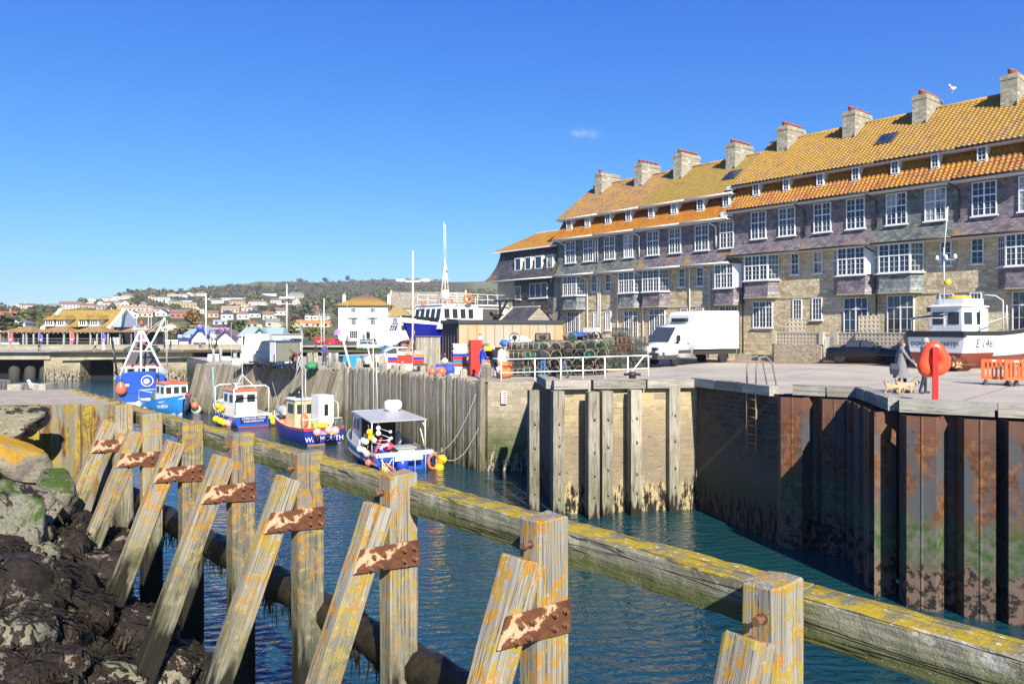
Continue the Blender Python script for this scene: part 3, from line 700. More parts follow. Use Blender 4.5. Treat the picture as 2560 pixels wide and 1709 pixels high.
for i, (x, y) in enumerate(POSTS):
    mb = MB(); rough_timber(mb, WA, WB, -6.2-FZ, 0, i, 22)
    o = mb.build('post', TPOST, TF, (x, y, FZ+rg.uniform(-.015,.015)), (R(rg.uniform(-.4,.4)), R(rg.uniform(-.5,.5)), ang))
    for (dx, dz) in ((.02,-.16),(.02,-.3)) if i < 7 else ((.0,-.2),):
        put(longb, o, frame_z((WA/2, dx+rg.uniform(-.06,.05), dz), (0,0,1), (1,0,0)))
    # brace: in the plane across the fence, foot among the rocks
    top = Vector((x,y,0))+FN*.20+Vector((0,0,FZ-.28)); dirn = (FN*-.385+Vector((0,0,1))).normalized()
    mb = MB(); rough_timber(mb, .255, WB*.98, -4.2, 0, 40+i, 20, .006)
    b = mb.build('brace', TBRACE, TF)
    xx = Vector((FN.x,FN.y,.385)); b.matrix_world = frame_z(top + FN*.02, xx, dirn)
    # plate on the face towards the eye
    if i > 0:
        z0 = -.84+rg.uniform(-.02,.02); hh = .24
        pl = MB(); s0 = .385
        e1, e2 = .19+.05+(-.28-z0-hh)*-1*0 + .385*(-(z0+hh)-.28)+.11, .19+.05+.385*(-(z0)-.28)+.11
        poly = [(-WA/2+.005,z0-.01),(e2-.012,z0+.05),(e1,z0+hh+.015),(-WA/2+.005,z0+hh-.01)]
        pl.add([(a_,b_,zz_) for zz_ in (0,.014) for a_, b_ in poly], [(3,2,1,0),(4,5,6,7),(0,1,5,4),(1,2,6,5),(2,3,7,6),(3,0,4,7)])
        p = pl.build('plate', RUST, TF)
        M = Matrix(((FN.x,0,-FU.x,x-FU.x*(WB/2+.012)),(FN.y,0,-FU.y,y-FU.y*(WB/2+.012)),(0,1,0,FZ),(0,0,0,1))); p.matrix_world = M
        for cx in (-.02, .33):
            for bx in (-.055,.055):
                for bz in (.07,.17):
                    put(boltm, p, Matrix.Translation((cx+bx+(.0 if cx < 0 else -.385*(bz-.1)), z0+bz, .014)))
RAIL = m_rail()
def along(d): return Vector((POSTS[0][0],POSTS[0][1],0))+FU*d
ks = [-3.2, -.02, 3.72, 7.3, 10.9, 14.2]
for i in range(5):
    a, b = along(ks[i]), along(ks[i+1]-.012)
    off = -FN*(WA/2+.15)
    mb = MB(); L = (b-a).length; secs = []; rr = random.Random(60+i)
    n = int(L/.12)
    for k in range(n+1):
        j = lambda m=.006: rr.uniform(-m,m)
        secs.append([(-.13+j(),-.125+j(.009),L*k/n),(.13+j(),-.125+j(),L*k/n),(.132+j(),.105+j(),L*k/n),(.122+j(),.122+j(),L*k/n),(0+j(),.125+j(),L*k/n),(-.122+j(.005),.122+j(.006),L*k/n),(-.133+j(.006),.11+j(.007),L*k/n),(-.133+j(),0+j(),L*k/n)])
    mb.loft(secs, 0, None, False); o = mb.build('rail', RAIL, TF)
    z = FU; yv = Vector((0,0,1)); xv = yv.cross(z)
    o.matrix_world = Matrix(((xv.x,0,z.x,a.x+off.x),(xv.y,0,z.y,a.y+off.y),(0,1,0,FZ-.24),(0,0,0,1)))
WEEDM = m_noise('bladder_wrack', [(.010,.009,.006),(.022,.018,.011),(.045,.033,.018)], 9, .55, .6, .02)
mb = MB(); a, b = along(1), along(14); secs = []
for k in range(90):
    p = a.lerp(b, k/89)-FN*(WA/2+.16); r_ = .2+.05*mn.noise(Vector((k*.4,0,0)))
    secs.append([(p.x+(-FN.x)*math.cos(q)*r_, p.y+(-FN.y)*math.cos(q)*r_, -1.05+math.sin(q)*r_*.9+mn.noise(Vector((k*.7,q,2)))*.05) for q in [2*math.pi*j/9 for j in range(9)]])
mb.loft(secs, 0, None, True); mb.build('waling', WEEDM, TF)
# twine and net scraps caught on the second plate
x, y = POSTS[1]; t = thing('net_scrap', 'torn scrap of blue green fishing net caught on the rusty plate of the second post', 'net', (x, y, FZ-.75), ang)
mb = MB()
for k in range(34):
    sx = -.16+rg.uniform(-.03,.03); pts_ = [(sx, -WB/2-.03+rg.uniform(-.02,.02), .05)]; dx = rg.uniform(-.03,-.002)
    for q in range(1,9): pts_.append((sx+dx*q*.35-(.015*math.sin(q*1.3+k)), -WB/2-.03+rg.uniform(-.02,.02), .05-q*.055*rg.uniform(.8,1.1)))
    mb.tube(pts_, .0028, 3, cap=False)
mb.build('loose_strands', paint((.12,.25,.30), .8), t)
mb = MB()
for k in range(13):
    a0 = rg.uniform(-.13,.3); q0 = rg.uniform(.0,.22)
    for sgn in (-1,1): mb.tube([(a0+sgn*.04*i_+rg.uniform(-.006,.006), -WB/2-.035, q0-.03*i_+rg.uniform(-.006,.006)) for i_ in range(5)], .003, 3, cap=False)
mb.build('net_mesh', paint((.42,.42,.36), .9), t)
# ------------------------------------------------------------------ rocks
import bmesh
def m_rock(name, cols, weed=.5, lich=0, algae=0):
    t = NT(name); ob = t.vec(); off = t.n('VectorMath', {0: ob, 1: t.n('CombineXYZ', {'X': t.math('MULTIPLY', t.rnd(), 37.)})}, operation='ADD')
    nz = t.xyz(t.n('NewGeometry', out=1))[2]; n = t.noise(off, 1.9, 6, .7, .3); n2 = t.noise(off, 9, 6, .72)
    col = t.ramp(n2, [(.3,cols[0]),(.5,cols[1]),(.7,cols[2])])
    if lich: col = t.mix(t.math('MULTIPLY', t.ramp(t.math('ADD', t.math('MULTIPLY', n, .7), t.math('MULTIPLY', nz, .18)), [(.42,0),(.5,1)]), lich), col, t.mix(t.ramp(n2, [(.42,0),(.6,1)]), (.40,.27,.02), (.50,.22,.015)))
    if algae: col = t.mix(t.math('MULTIPLY', t.ramp(t.math('ADD', n, t.math('MULTIPLY', nz, .22)), [(.56,0),(.68,1)]), algae), col, (.05,.09,.012))
    if weed: col = t.mix(t.ramp(n, [(.36+.24*weed,1),(.40+.24*weed,0)]), col, t.mix(t.ramp(n2, [(.4,0),(.65,1)]), (.010,.010,.010), (.04,.025,.016)))
    return t.done(col, .8, t.bump(t.math('ADD', n2, n), .8, .05), 0, .3)
ROCKM = [m_rock('weedy_rock', [(.09,.07,.055),(.20,.155,.115),(.36,.30,.22)], .84), m_rock('pale_rock', [(.18,.16,.12),(.26,.235,.18),(.36,.33,.27)], .3, 0, .4), m_rock('orange_lichened_rock', [(.17,.15,.12),(.24,.22,.17),(.32,.29,.22)], 0, .95), m_rock('mossy_rock', [(.13,.13,.10),(.19,.18,.14),(.26,.25,.2)], .1, 0, 1.0)]
def rock_mesh(seed, sub=4):
    rr = random.Random(seed); bm = bmesh.new(); bmesh.ops.create_icosphere(bm, subdivisions=sub, radius=1)
    planes = [(Vector((rr.gauss(0,1),rr.gauss(0,1),rr.gauss(0,1))).normalized(), rr.uniform(.5,.85)) for _ in range(11)]
    for v in bm.verts:
        p = v.co.copy()
        for n_, d_ in planes:
            q = p.dot(n_)-d_
            if q > 0: p -= n_*q*.92
        s = 1+.13*mn.noise(p*1.7+Vector((seed*7,0,0)))+.07*mn.noise(p*4+Vector((seed*3,5,0)))+.03*mn.noise(p*10+Vector((0,seed*3,0)))
        v.co = p*s
    for f in bm.faces: f.smooth = True
    me = bpy.data.meshes.new('boulder'); bm.to_mesh(me); bm.free(); return me
def rock_z(x, y): return -1.5-.688*(x+5.4)-.121*(y-8)
rmesh = [[None]*7 for _ in ROCKM]
for i in range(4):
    for j in range(7):
        me = rock_mesh(10*i+j); me.materials.append(ROCKM[i]); rmesh[i][j] = me
ROCKS = []
def rock(kind, j, loc, sc, label, group=None, rot=None):
    o = bpy.data.objects.new('boulder', rmesh[kind][j]); COL.objects.link(o); o.location = loc; o.scale = sc
    o.rotation_euler = rot or (rg.uniform(-.3,.3), rg.uniform(-.3,.3), rg.uniform(0,6.28)); ROCKS.append(o)
    return tag(o, label, 'boulder', group)
rock(2,0,P(18,1140,150),(.98,.75,.44),'big boulder crusted with bright orange lichen at the left edge',rot=(.05,.22,.2))
rock(1,1,P(20,1062,142),(.85,.5,.42),'grey boulder half hidden above the orange one against the sheet piles',rot=(0,0,.3))
rock(3,2,P(140,1235,158),(.50,.45,.42),'grey boulder with a flat bright green algae top',rot=(0,0,.7))
rock(1,3,P(40,1262,170),(.62,.5,.36),'pale rounded block stone below the orange boulder',rot=(0,.1,1.2))
rock(1,4,P(100,1275,168),(.32,.3,.34),'dark squared stone cut with joint lines next to the green boulder',rot=(0,0,.1))
rock(3,5,P(30,1330,180),(.5,.5,.55),'green stained boulder at the left edge under the pale block',rot=(0,.3,2))
rock(3,6,P(8,1270,176),(.3,.35,.4),'small mossy rock cut off by the left edge of the picture')
rock(1,0,P(70,1420,185),(.42,.4,.38),'slanting grey rock with a pale green top beside the weed')
for k in range(120):
    px, py = rg.uniform(-60,620), rg.uniform(1290,1800)
    # depth where the ray meets the rock slope
    kx, kz = (px-CX)/F, -(py-HY)/F
    yy = (-1.5-.688*5.4+.121*8-EYE)/(kz+.688*kx+.121)
    if not 3 < yy < 15: continue
    xx = kx*yy
    q = (Vector((xx,yy,0))-Vector((POSTS[0][0],POSTS[0][1],0))).dot(FN)
    if q < .55 or rock_z(xx,yy) < -5.2: continue
    r_ = rg.choice([.28,.34,.42,.5,.62])*rg.uniform(.85,1.1)
    rock(0 if rg.random() < .8 else 1, rg.randrange(7), (xx,yy,rock_z(xx,yy)-.12+rg.uniform(-.1,.1)), (r_*rg.uniform(.9,1.3), r_, r_*rg.uniform(.6,.85)), 'dark boulder draped in brown seaweed on the slope under the leaning braces', 'seaweed covered boulders at the foot of the fence')
mb = MB(); mb.grid(lambda s_, t_: (lambda x, y: (x, y, rock_z(x,y)-.45-2.6*max(0,.9-((x-POSTS[0][0])*FN.x+(y-POSTS[0][1])*FN.y))+.25*mn.noise(Vector((x*1.3,y*1.3,0)))))(-14+15*s_, 2+12.6*t_), 60, 60, 0, True)
struct('rocky_slope', mb, ROCKM[0])
# seaweed: short strands lying down the rocks
bpy.context.view_layer.update()
from mathutils.bvhtree import BVHTree
bv, bf = [], []
for o in ROCKS:
    M = o.matrix_world; b0 = len(bv); bv += [M @ v.co for v in o.data.vertices]; bf += [tuple(i+b0 for i in p.vertices) for p in o.data.polygons]
bvh = BVHTree.FromPolygons(bv, bf)
mb = MB()
for k in range(30000):
    x, y = rg.uniform(-10,-1), rg.uniform(4,13.5)
    if mn.noise(Vector((x*1.1,y*1.1,4))) < -.12 and rg.random() < .85: continue
    h = bvh.ray_cast(Vector((x,y,3)), Vector((0,0,-1)))
    if h[0] is None or h[0].z > -.55+.3*mn.noise(Vector((x,y,0))): continue
    p, n_ = h[0], h[1]
    dn = Vector((0,0,-1))-n_*(-n_.z)
    dn = (dn.normalized() if dn.length > .05 else Vector((rg.gauss(0,1),rg.gauss(0,1),0)).normalized())
    dn = (dn+Vector((rg.gauss(0,.35),rg.gauss(0,.35),0))).normalized(); sd_ = dn.cross(n_).normalized()*rg.uniform(.008,.02)
    L = rg.uniform(.06,.2); q0 = p+n_*.012; q1 = q0+dn*L*.5+n_*rg.uniform(.0,.035); q2 = q0+dn*L+n_*rg.uniform(-.015,.01)
    mb.add([q0-sd_,q0+sd_,q1+sd_*1.3,q1-sd_*1.3,q2+sd_*.4,q2-sd_*.4], [(0,1,2,3),(3,2,4,5)])
# strands hanging from the waling and the feet of the posts
for k in range(1500):
    d_ = rg.uniform(1,14); p = along(d_)-FN*(WA/2+rg.choice([.02,.3])); p.z = -1.05-rg.uniform(.0,.2); L = rg.uniform(.1,.42)*(.4+abs(mn.noise(Vector((d_*1.5,0,0))))*2)
    s2 = FU*rg.uniform(.008,.018); q = Vector((rg.gauss(0,.03),rg.gauss(0,.03),-L))
    mb.add([p-s2,p+s2,p+q*.6+s2*1.2,p+q*.6-s2*1.2,p+q], [(0,1,2,3),(3,2,4)])
for (x, y) in POSTS:
    for k in range(300):
        a_ = rg.uniform(0,6.28); rr = .17+rg.uniform(0,.02); p = Vector((x,y,-1.9-rg.uniform(0,2.0)))+FN*math.cos(a_)*rr*1.05+FU*math.sin(a_)*rr*.75
        L = rg.uniform(.08,.25); s2 = Vector((-math.sin(a_),math.cos(a_),0))*.012; q = Vector((math.cos(a_)*.03,math.sin(a_)*.03,-L))
        mb.add([p-s2,p+s2,p+q], [(0,1,2)])
tag(mb.build('seaweed', WEEDM), 'brown bladder wrack hanging over the boulders and low timbers', 'seaweed', kind='stuff')
# ------------------------------------------------------------------ lichened pier on the left
PZ = .77
t = thing('pier_head', 'stub of pier with yellow lichened steel piles and a rough concrete top at the left', 'pier', (0,0,0))
LS = m_lichen_steel()
ppoly = [(-7.55,14.55),(-10.7,18.2),(-34,18.6),(-34,14.2)]
mb = MB(); sheetpile(mb, (-34,14.2),(-7.55,14.55),.78,.2,-6,PZ); sheetpile(mb, (-7.55,14.55),(-10.7,18.2),.78,.2,-6,PZ)
mb.build('sheet_piles', LS, t)
mb = MB(); mb.prism(ppoly, PZ-.3, PZ-.02); mb.build('concrete_top', m_noise('pebbly_concrete', [(.20,.17,.13),(.33,.29,.23),(.42,.38,.31)], 6, .95, .5, .02), t)
for (ax, bx, z_) in ((37,70,.12),(100,131,.12),(-20,10,.2)):
    mb = MB(); a = P(ax, 968, 104); b = P(bx, 968, 104); mb.box((a.x,18.0,PZ-.02),(b.x,18.5,PZ+z_)); mb.build('kerb_block', COPE, t)
def gull(label, loc, rz, sc=1, standing=False):
    t = thing('gull', label, 'gull', loc, rz, None, sc); h = .12 if standing else 0
    wm = paint((.82,.82,.8), .6, .05)
    mb = MB(); secs = []
    for x, r, z in [(-.22,.008,.1),(-.14,.045,.1),(-.05,.078,.095),(.05,.082,.1),(.11,.062,.13),(.14,.043,.18),(.155,.038,.215),(.19,.04,.245),(.225,.03,.245),(.245,.014,.235)]:
        secs.append([(x, r*math.cos(q), z+h+r*1.05*math.sin(q)) for q in [2*math.pi*j/10 for j in range(10)]])
    mb.loft(secs); mb.build('body', wm, t)
    for s_ in (-1,1):
        mb = MB(); mb.sph((-.05,.065*s_,.125+h),(.15,.025,.055),10,6); mb.build('wing', paint((.42,.44,.47),.7,.08), t)
        if standing:
            mb = MB(); mb.tube([(0,.03*s_,.14),(0,.03*s_,0),(.05,.03*s_,0)], .006, 5); mb.build('leg', paint((.6,.35,.2)), t)
    mb = MB(); mb.lathe([(.014,0),(.009,.04),(0,.06)], 6, M=frame_z((.24,0,.237+h),(0,1,0),(1,0,-.25))); mb.build('beak', paint((.75,.5,.08)), t)
    return t
gull('white gull sitting on the back edge of the lichened pier head', P(84,976,104.5)+Vector((0,0,.02)), R(160), .85)
# ------------------------------------------------------------------ the terrace: local x along the front, local y into the houses
TA, TU, TV = Vector((3.42,65.1,0)), Vector((.637,-.771,0)), Vector((.771,.637,0))
TRZ = math.atan2(TU.y, TU.x)
def LP(px, y=0):
    k = (px-CX)/F; a = TA+TV*y
    return (a.y*k-a.x)/(TU.x-k*TU.y)
def ZP(px, py, y=0):
    L = LP(px, y); d = TA.y+TV.y*y+TU.y*L
    return EYE-(py-HY)/F*d
def TP(L, y, z=0): p = TA+TU*L+TV*y; return Vector((p.x,p.y,z))
TSTONE = m_stone((.38,.30,.18),(.56,.46,.29),(.68,.59,.42),(.47,.40,.28), .46, .23, .012, 1.0, key='terrace')
CSTONE = m_stone((.26,.235,.17),(.40,.37,.28),(.52,.49,.39),(.33,.30,.24), .36, .2, .012, .8, key='chimney')
S_GREY = m_slate((.05,.06,.063),(.10,.115,.113),(.17,.185,.165), .3, .19, (6.7,8.2,.4), 'g')
S_PURP = m_slate((.075,.062,.07),(.14,.118,.13),(.195,.168,.18), .3, .19, (6.8,8.0,.9), 'p')
A_PURP = m_slate((.08,.066,.074),(.145,.122,.134),(.20,.172,.184), .3, .19, None, 'ap'); A_GREY = m_slate((.07,.085,.09),(.13,.15,.15),(.21,.225,.21), .3, .19, None, 'ag')
S_DARK = m_slate((.028,.03,.036),(.05,.052,.058),(.085,.085,.085), .26, .16, (6.4,8.6,.7), 'd')
T_PLAIN = m_tile((.34,.20,.10),(.50,.30,.045), .62, .19, .12, lich2=(.40,.22,.05), key='a')
T_YEL = m_tile((.26,.17,.09),(.46,.30,.025), .95, .19, .12, lich2=(.27,.21,.05), key='b')
T_RED = m_tile((.30,.095,.04),(.55,.26,.02), .95, .19, .12, lich2=(.42,.17,.02), key='c', fade=(11.1,10.4,1.6))
T_PAN = m_tile((.34,.20,.11),(.44,.28,.028), .88, .3, .31, False, lich2=(.33,.20,.04), key='d')
T_PANM = m_tile((.34,.15,.06),(.44,.25,.02), .66, .3, .31, False, lich2=(.36,.17,.03), key='e')
WWHITE = paint((.70,.70,.68), .4, .06); BLACKP = paint((.02,.022,.028), .4); DRAIN = paint((.72,.71,.66), .5); POTS = paint((.36,.10,.055), .8, .25)
def curtain():
    t = NT('curtained_glass'); uv = t.co.outputs['Object']
    w_ = t.n('TexWave', {'Vector': uv, 'Scale': 5., 'Distortion': 1.5})
    col = t.mix(t.ramp(t.noise(uv, .9, 1), [(.42,0),(.5,1)]), (.02,.03,.045), t.mix(w_, (.20,.21,.22), (.36,.36,.36)))
    return t.done(col, .08, None, 0, .8)
PANES = [glass(), glass(), paint((.035,.055,.10), .05, .5), curtain()]
rw = random.Random(5)
def window(par, x0, x1, z0, z1, y, lights=2, cols=2, rows=(2,3), sill=True, name='window', M=None, solid=False):
    """white frame with glazing bars; its glass is a sub-part"""
    fr = MB(); g = MB(); b, bar, mu = .05, .016, .065; W, H = x1-x0, z1-z0
    yo = y-.05
    fr.box((x0,yo,z0),(x1,y+.05,z0+b),0,M); fr.box((x0,yo,z1-b),(x1,y+.05,z1),0,M)
    fr.box((x0,yo,z0+b),(x0+b,y+.05,z1-b),0,M); fr.box((x1-b,yo,z0+b),(x1,y+.05,z1-b),0,M)
    lw = (W-2*b-(lights-1)*mu)/lights
    tot = sum(rows); tz = None
    zs = [z0+b, z1-b] if len(rows) == 1 else [z0+b, z0+b+(H-2*b-mu)*rows[1]/tot, z0+b+(H-2*b-mu)*rows[1]/tot+mu, z1-b]
    if len(rows) == 2: fr.box((x0+b,yo+.004,zs[1]),(x1-b,y+.045,zs[2]),0,M)
    for i in range(1, lights): fr.box((x0+b+i*lw+(i-1)*mu,yo+.006,z0+b),(x0+b+i*lw+i*mu,y+.04,z1-b),0,M)
    secs = [(zs[0],zs[1],rows[-1])] + ([(zs[2],zs[3],rows[0])] if len(rows) == 2 else [])
    for i in range(lights):
        a = x0+b+i*(lw+mu)
        for (p, q, r_) in secs:
            for c in range(1, cols): fr.box((a+lw*c/cols-bar/2,yo+.02,p),(a+lw*c/cols+bar/2,y+.02,q),0,M)
            for c in range(1, r_): fr.box((a,yo+.022,p+(q-p)*c/r_-bar/2),(a+lw,y+.018,p+(q-p)*c/r_+bar/2),0,M)
    if sill: fr.box((x0-.08,y-.12,z0-.07),(x1+.08,y+.04,z0-.002),0,M)
    g.add([(x0+.02,y,z0+.02),(x1-.02,y,z0+.02),(x1-.02,y,z1-.02),(x0+.02,y,z1-.02)],[(0,1,2,3)],0,M)
    f = fr.build(name, WWHITE, par); g.build('pane', rw.choice(PANES), f); return f
def pantile(mb, a, b, x0, x1, pw=.26, row=.26, amp=.024, hole=None):
    """rows of curved tiles on the slope from a (eave) to b (ridge), both (y, z)"""
    a, b = Vector(a), Vector(b); L = (b-a).length; d = (b-a)/L; nrm = Vector((-d.y,d.x)); 
    if nrm.y < 0: nrm = -nrm
    nr = max(1,int(round(L/row))); nc = max(1,int(round((x1-x0)/pw))); sub = 6; rl = L/nr; cw = (x1-x0)/nc
    for r_ in range(nr):
        prof = []
        for lo in (0, 1):
            line = []
            for c in range(nc*sub+1):
                f = (c % sub)/sub; h = amp*math.sin(2*math.pi*f)*1.0+.012
                tdist = rl*(r_+lo*1.06); lift = .034*(1-lo)
                p = a+d*(tdist+(0.02*math.sin(2*math.pi*f) if lo == 0 else 0))+nrm*(h+lift)
                line.append((x0+cw*c/sub, p.x, p.y))
            prof.append(line)
        base = [(x, y-nrm.x*.05, z-nrm.y*.05) for x, y, z in prof[0]]
        n = len(base); vs = base+prof[0]+prof[1]
        fs = [(k*n+i, k*n+i+1, (k+1)*n+i+1, (k+1)*n+i) for k in (0,1) for i in range(n-1)]
        mb.add(vs, fs, 0, None, False)
    return mb
def strip(mb, prof, x0, x1, mat=0, nx=1):
    for i in range(len(prof)-1):
        (ya, za), (yb, zb) = prof[i], prof[i+1]
        mb.grid(lambda s_, t_: (x0+(x1-x0)*s_, ya+(yb-ya)*t_, za+(zb-za)*t_), nx, 1, mat)
BASE = .25
def house(x0, x1, dz, slate, roofmat, mansmat, pan, ups, dorm, bay, narrow, ground, small, chim, label, gut, bayside=None, gable=False):
    t = thing('terraced_house', label, 'house', TP(x0, 0, 0), TRZ, 'stone terraced houses along the quay')
    W = x1-x0; zsk, zle, zue, zr = 6.65+dz, 9.65+dz, 11.35+dz, 14.75+dz*1.4
    X = lambda px, y: LP(px, y)-x0
    mb = MB(); mb.box((0,0,BASE-1),(W,8.6,zsk)); mb.box((0,-.25,zsk),(W,8.6,zle)); mb.box((0,.5,zle-.001),(W,8.0,zue)); 
    mb.add([(q,y,z) for q in (0,W) for y, z in ((.5,zue),(8.0,zue),(4.3,zr-.12))], [(0,2,1),(3,4,5)])
    mb.build('wall', TSTONE, t)
    mb = MB(); mb.box((-.0,-.05,3.72+dz),(W,.0,3.82+dz)); mb.build('string_course', paint((.42,.36,.26), .9, .2), t)
    mb = MB(); strip(mb, [(-.255,zle-.02),(-.255,zsk+.95),(-.3,zsk+.72),(-.46,zsk+.4),(-.85,zsk+.02)], 0, W); mb.build('hung_slates', slate, t)
    for i, f in enumerate(mb.f): pass
    for q0, q1 in (((0,-.84,zsk-.1),(W,.0,zsk+.0)),((0,-.93,zle-.16),(W,-.25,zle-.05)),((0,-.33,zue-.12),(W,.5,zue-.02))): mb = MB(); mb.box(q0, q1); mb.build('soffit', WWHITE, t)
    # roof
    rf = MB()
    if pan: pantile(rf, (-.38,zue+.02), (4.3,zr), 0, W)
    else: strip(rf, [(-.38,zue+.02),(4.3,zr)], -.22 if gable else 0, W)
    strip(rf, [(4.3,zr),(8.9,zue+.1)], -.22 if gable else 0, W)
    ro = rf.build('roof', roofmat, t)
    for k in range(int(W/.38)):
        pass
    mb = MB(); mb.tube([(-.2 if gable else 0,4.3,zr+.0),(W,4.3,zr+.0)], .12, 8); mb.build('ridge_tiles', roofmat if pan else T_PLAIN, ro)
    mf = MB(); mp = [(-.95,zle),(-.45,zle+.5),(.05,zle+1.12),(.42,zle+1.62)]
    if pan:
        for i in range(3): pantile(mf, mp[i], mp[i+1], 0, W, .26, .27, .03)
    else: strip(mf, mp, 0, W)
    mf.build('mansard', mansmat, t)
    for y_, z_ in ((-.9,zsk+.0),(-1.0,zle-.02),(-.42,zue-.0)): gm = MB(); gm.tube([(0,y_,z_-.03),(W,y_,z_-.03)], .055, 8); gm.build('gutter', gut, t)
    for (a, b) in ups: window(t, X(a,-.3), X(b,-.3), 7.65+dz, 9.42+dz, -.3, 2, 2, (2,3))
    for (a, b) in dorm:
        xa, xb = X(a,-.15), X(b,-.15)
        f = window(t, xa, xb, zle+.88, zue-.1, -.2, 1, 2, (3,), False, 'dormer')
        mb = MB()
        for q in (xa, xb): mb.add([(q+e,y,z) for e in (0,.03) for y, z in ((-.2,zle+.8),(-.2,zue-.06),(.5,zue-.06))], [(0,1,2),(3,5,4),(0,3,4,1),(1,4,5,2),(2,5,3,0)])
        mb.box((xa-.08,-.26,zle+.74),(xb+.08,.1,zle+.82)); mb.build('dormer_cheek', WWHITE, f)
    # canted bay
    a, b = X(bay[0],-.55), X(bay[1],-.55); c = .5; z0, z1, zb = 4.95+dz, zsk-.1, 3.86+dz
    bf = window(t, a, b, z0, z1, -.55, 3, 2, (2,3), True, 'bay_window')
    dl = c*math.sqrt(2)
    for side in (1,-1):
        M = Matrix.Translation((b,-.55,0)) @ Matrix.Rotation(R(45),4,'Z') if side == 1 else Matrix.Translation((a-c,-.05,0)) @ Matrix.Rotation(R(-45),4,'Z')
        if side == 1 and bayside == 'board':
            mb = MB(); mb.box((.0,-.03,z0),(dl,.03,z1),0,M)
            for k in range(8): mb.box((.01,-.045,z0+k*.2),(dl,-.03,z0+k*.2+.185),0,M)
            mb.build('side_boarding', WWHITE, bf)
        else:
            s2 = window(bf, .0, dl, z0, z1, 0, 1, 3, (2,3), True, 'side_light', M)
    ap = MB(); e = .06
    lo = [(a-c-.05,0),(a-.02,-.62),(b+.02,-.62),(b+c+.05,0)]; hi = [(a-c,0),(a,-.52),(b,-.52),(b+c,0)]
    for i in range(3):
        ap.add([(*lo[i],zb),(*lo[i+1],zb),(*[hi[i+1][0]*.7+lo[i+1][0]*.3, hi[i+1][1]*.9+lo[i+1][1]*.1],zb+.35),(*[hi[i][0]*.7+lo[i][0]*.3, hi[i][1]*.9+lo[i][1]*.1],zb+.35),(*hi[i+1],z0-.07),(*hi[i],z0-.07)], [(0,1,2,3),(3,2,4,5)])
    ap.add([(*p,zb) for p in lo], [(3,2,1,0)]); ap.build('slate_apron', {S_PURP: A_PURP, S_GREY: A_GREY}[slate], bf)
    mb = MB(); mb.prism(lo, zb-.07, zb-.003); mb.build('bay_base', paint((.36,.31,.22),.9,.2), bf)
    for (p, q) in narrow: window(t, X(p,0), X(q,0), 5.2+dz, zsk-.12, -.02, 1, 2, (2,2))
    for (p, q, zz0, zz1, li, dr) in ground: window(t, X(p,0), X(q,0), zz0, zz1, -.02, li, 2, (1,4), not dr, 'french_window' if dr else 'window')
    for (p, q, zz0, zz1) in small: window(t, X(p,0), X(q,0), zz0, zz1, -.02, 1, 3, (4,))
    # chimney
    if chim:
        pxl, pyt, npots = chim; xa = X(pxl, 2.9); zt = min(ZP(pxl, pyt, 2.9), zr+1.5); ch = MB(); wd = .82
        ch.box((xa,2.9,zr-2.0),(xa+wd,5.2,zt-.28)); ch.box((xa-.03,2.87,zt-.28),(xa+wd+.03,5.23,zt-.12)); ch.box((xa,2.9,zt-.12),(xa+wd,5.2,zt))
        co = ch.build('chimney', CSTONE, ro)
        mb = MB(); 
        for k in range(npots): 
            mb.lathe([(.15,0),(.13,.25),(.16,.27),(.16,.33),(.10,.33),(.10,.1)], 10, M=Matrix.Translation((xa+wd/2, 3.15+2.0*k/max(1,npots-1), zt-.02)))
        mb.build('chimney_pots', POTS, ro)
        mb = MB(); mb.grid(lambda s_, t_: (xa+wd+.012, 2.75+1.6*s_, zue+.1+(2.75+1.6*s_+.38)*(zr-zue)/4.68+.02+t_*.22), 6, 1); mb.build('lead_flashing', paint((.30,.30,.29),.6,.2), ro)
    return t
g1 = lambda a, b, z0, z1, li=3, dr=False: (a, b, z0, z1, li, dr)
Lx = [LP(p) for p in (1400,1503,1605,1720,1838,2016,2193,2395,2610)]
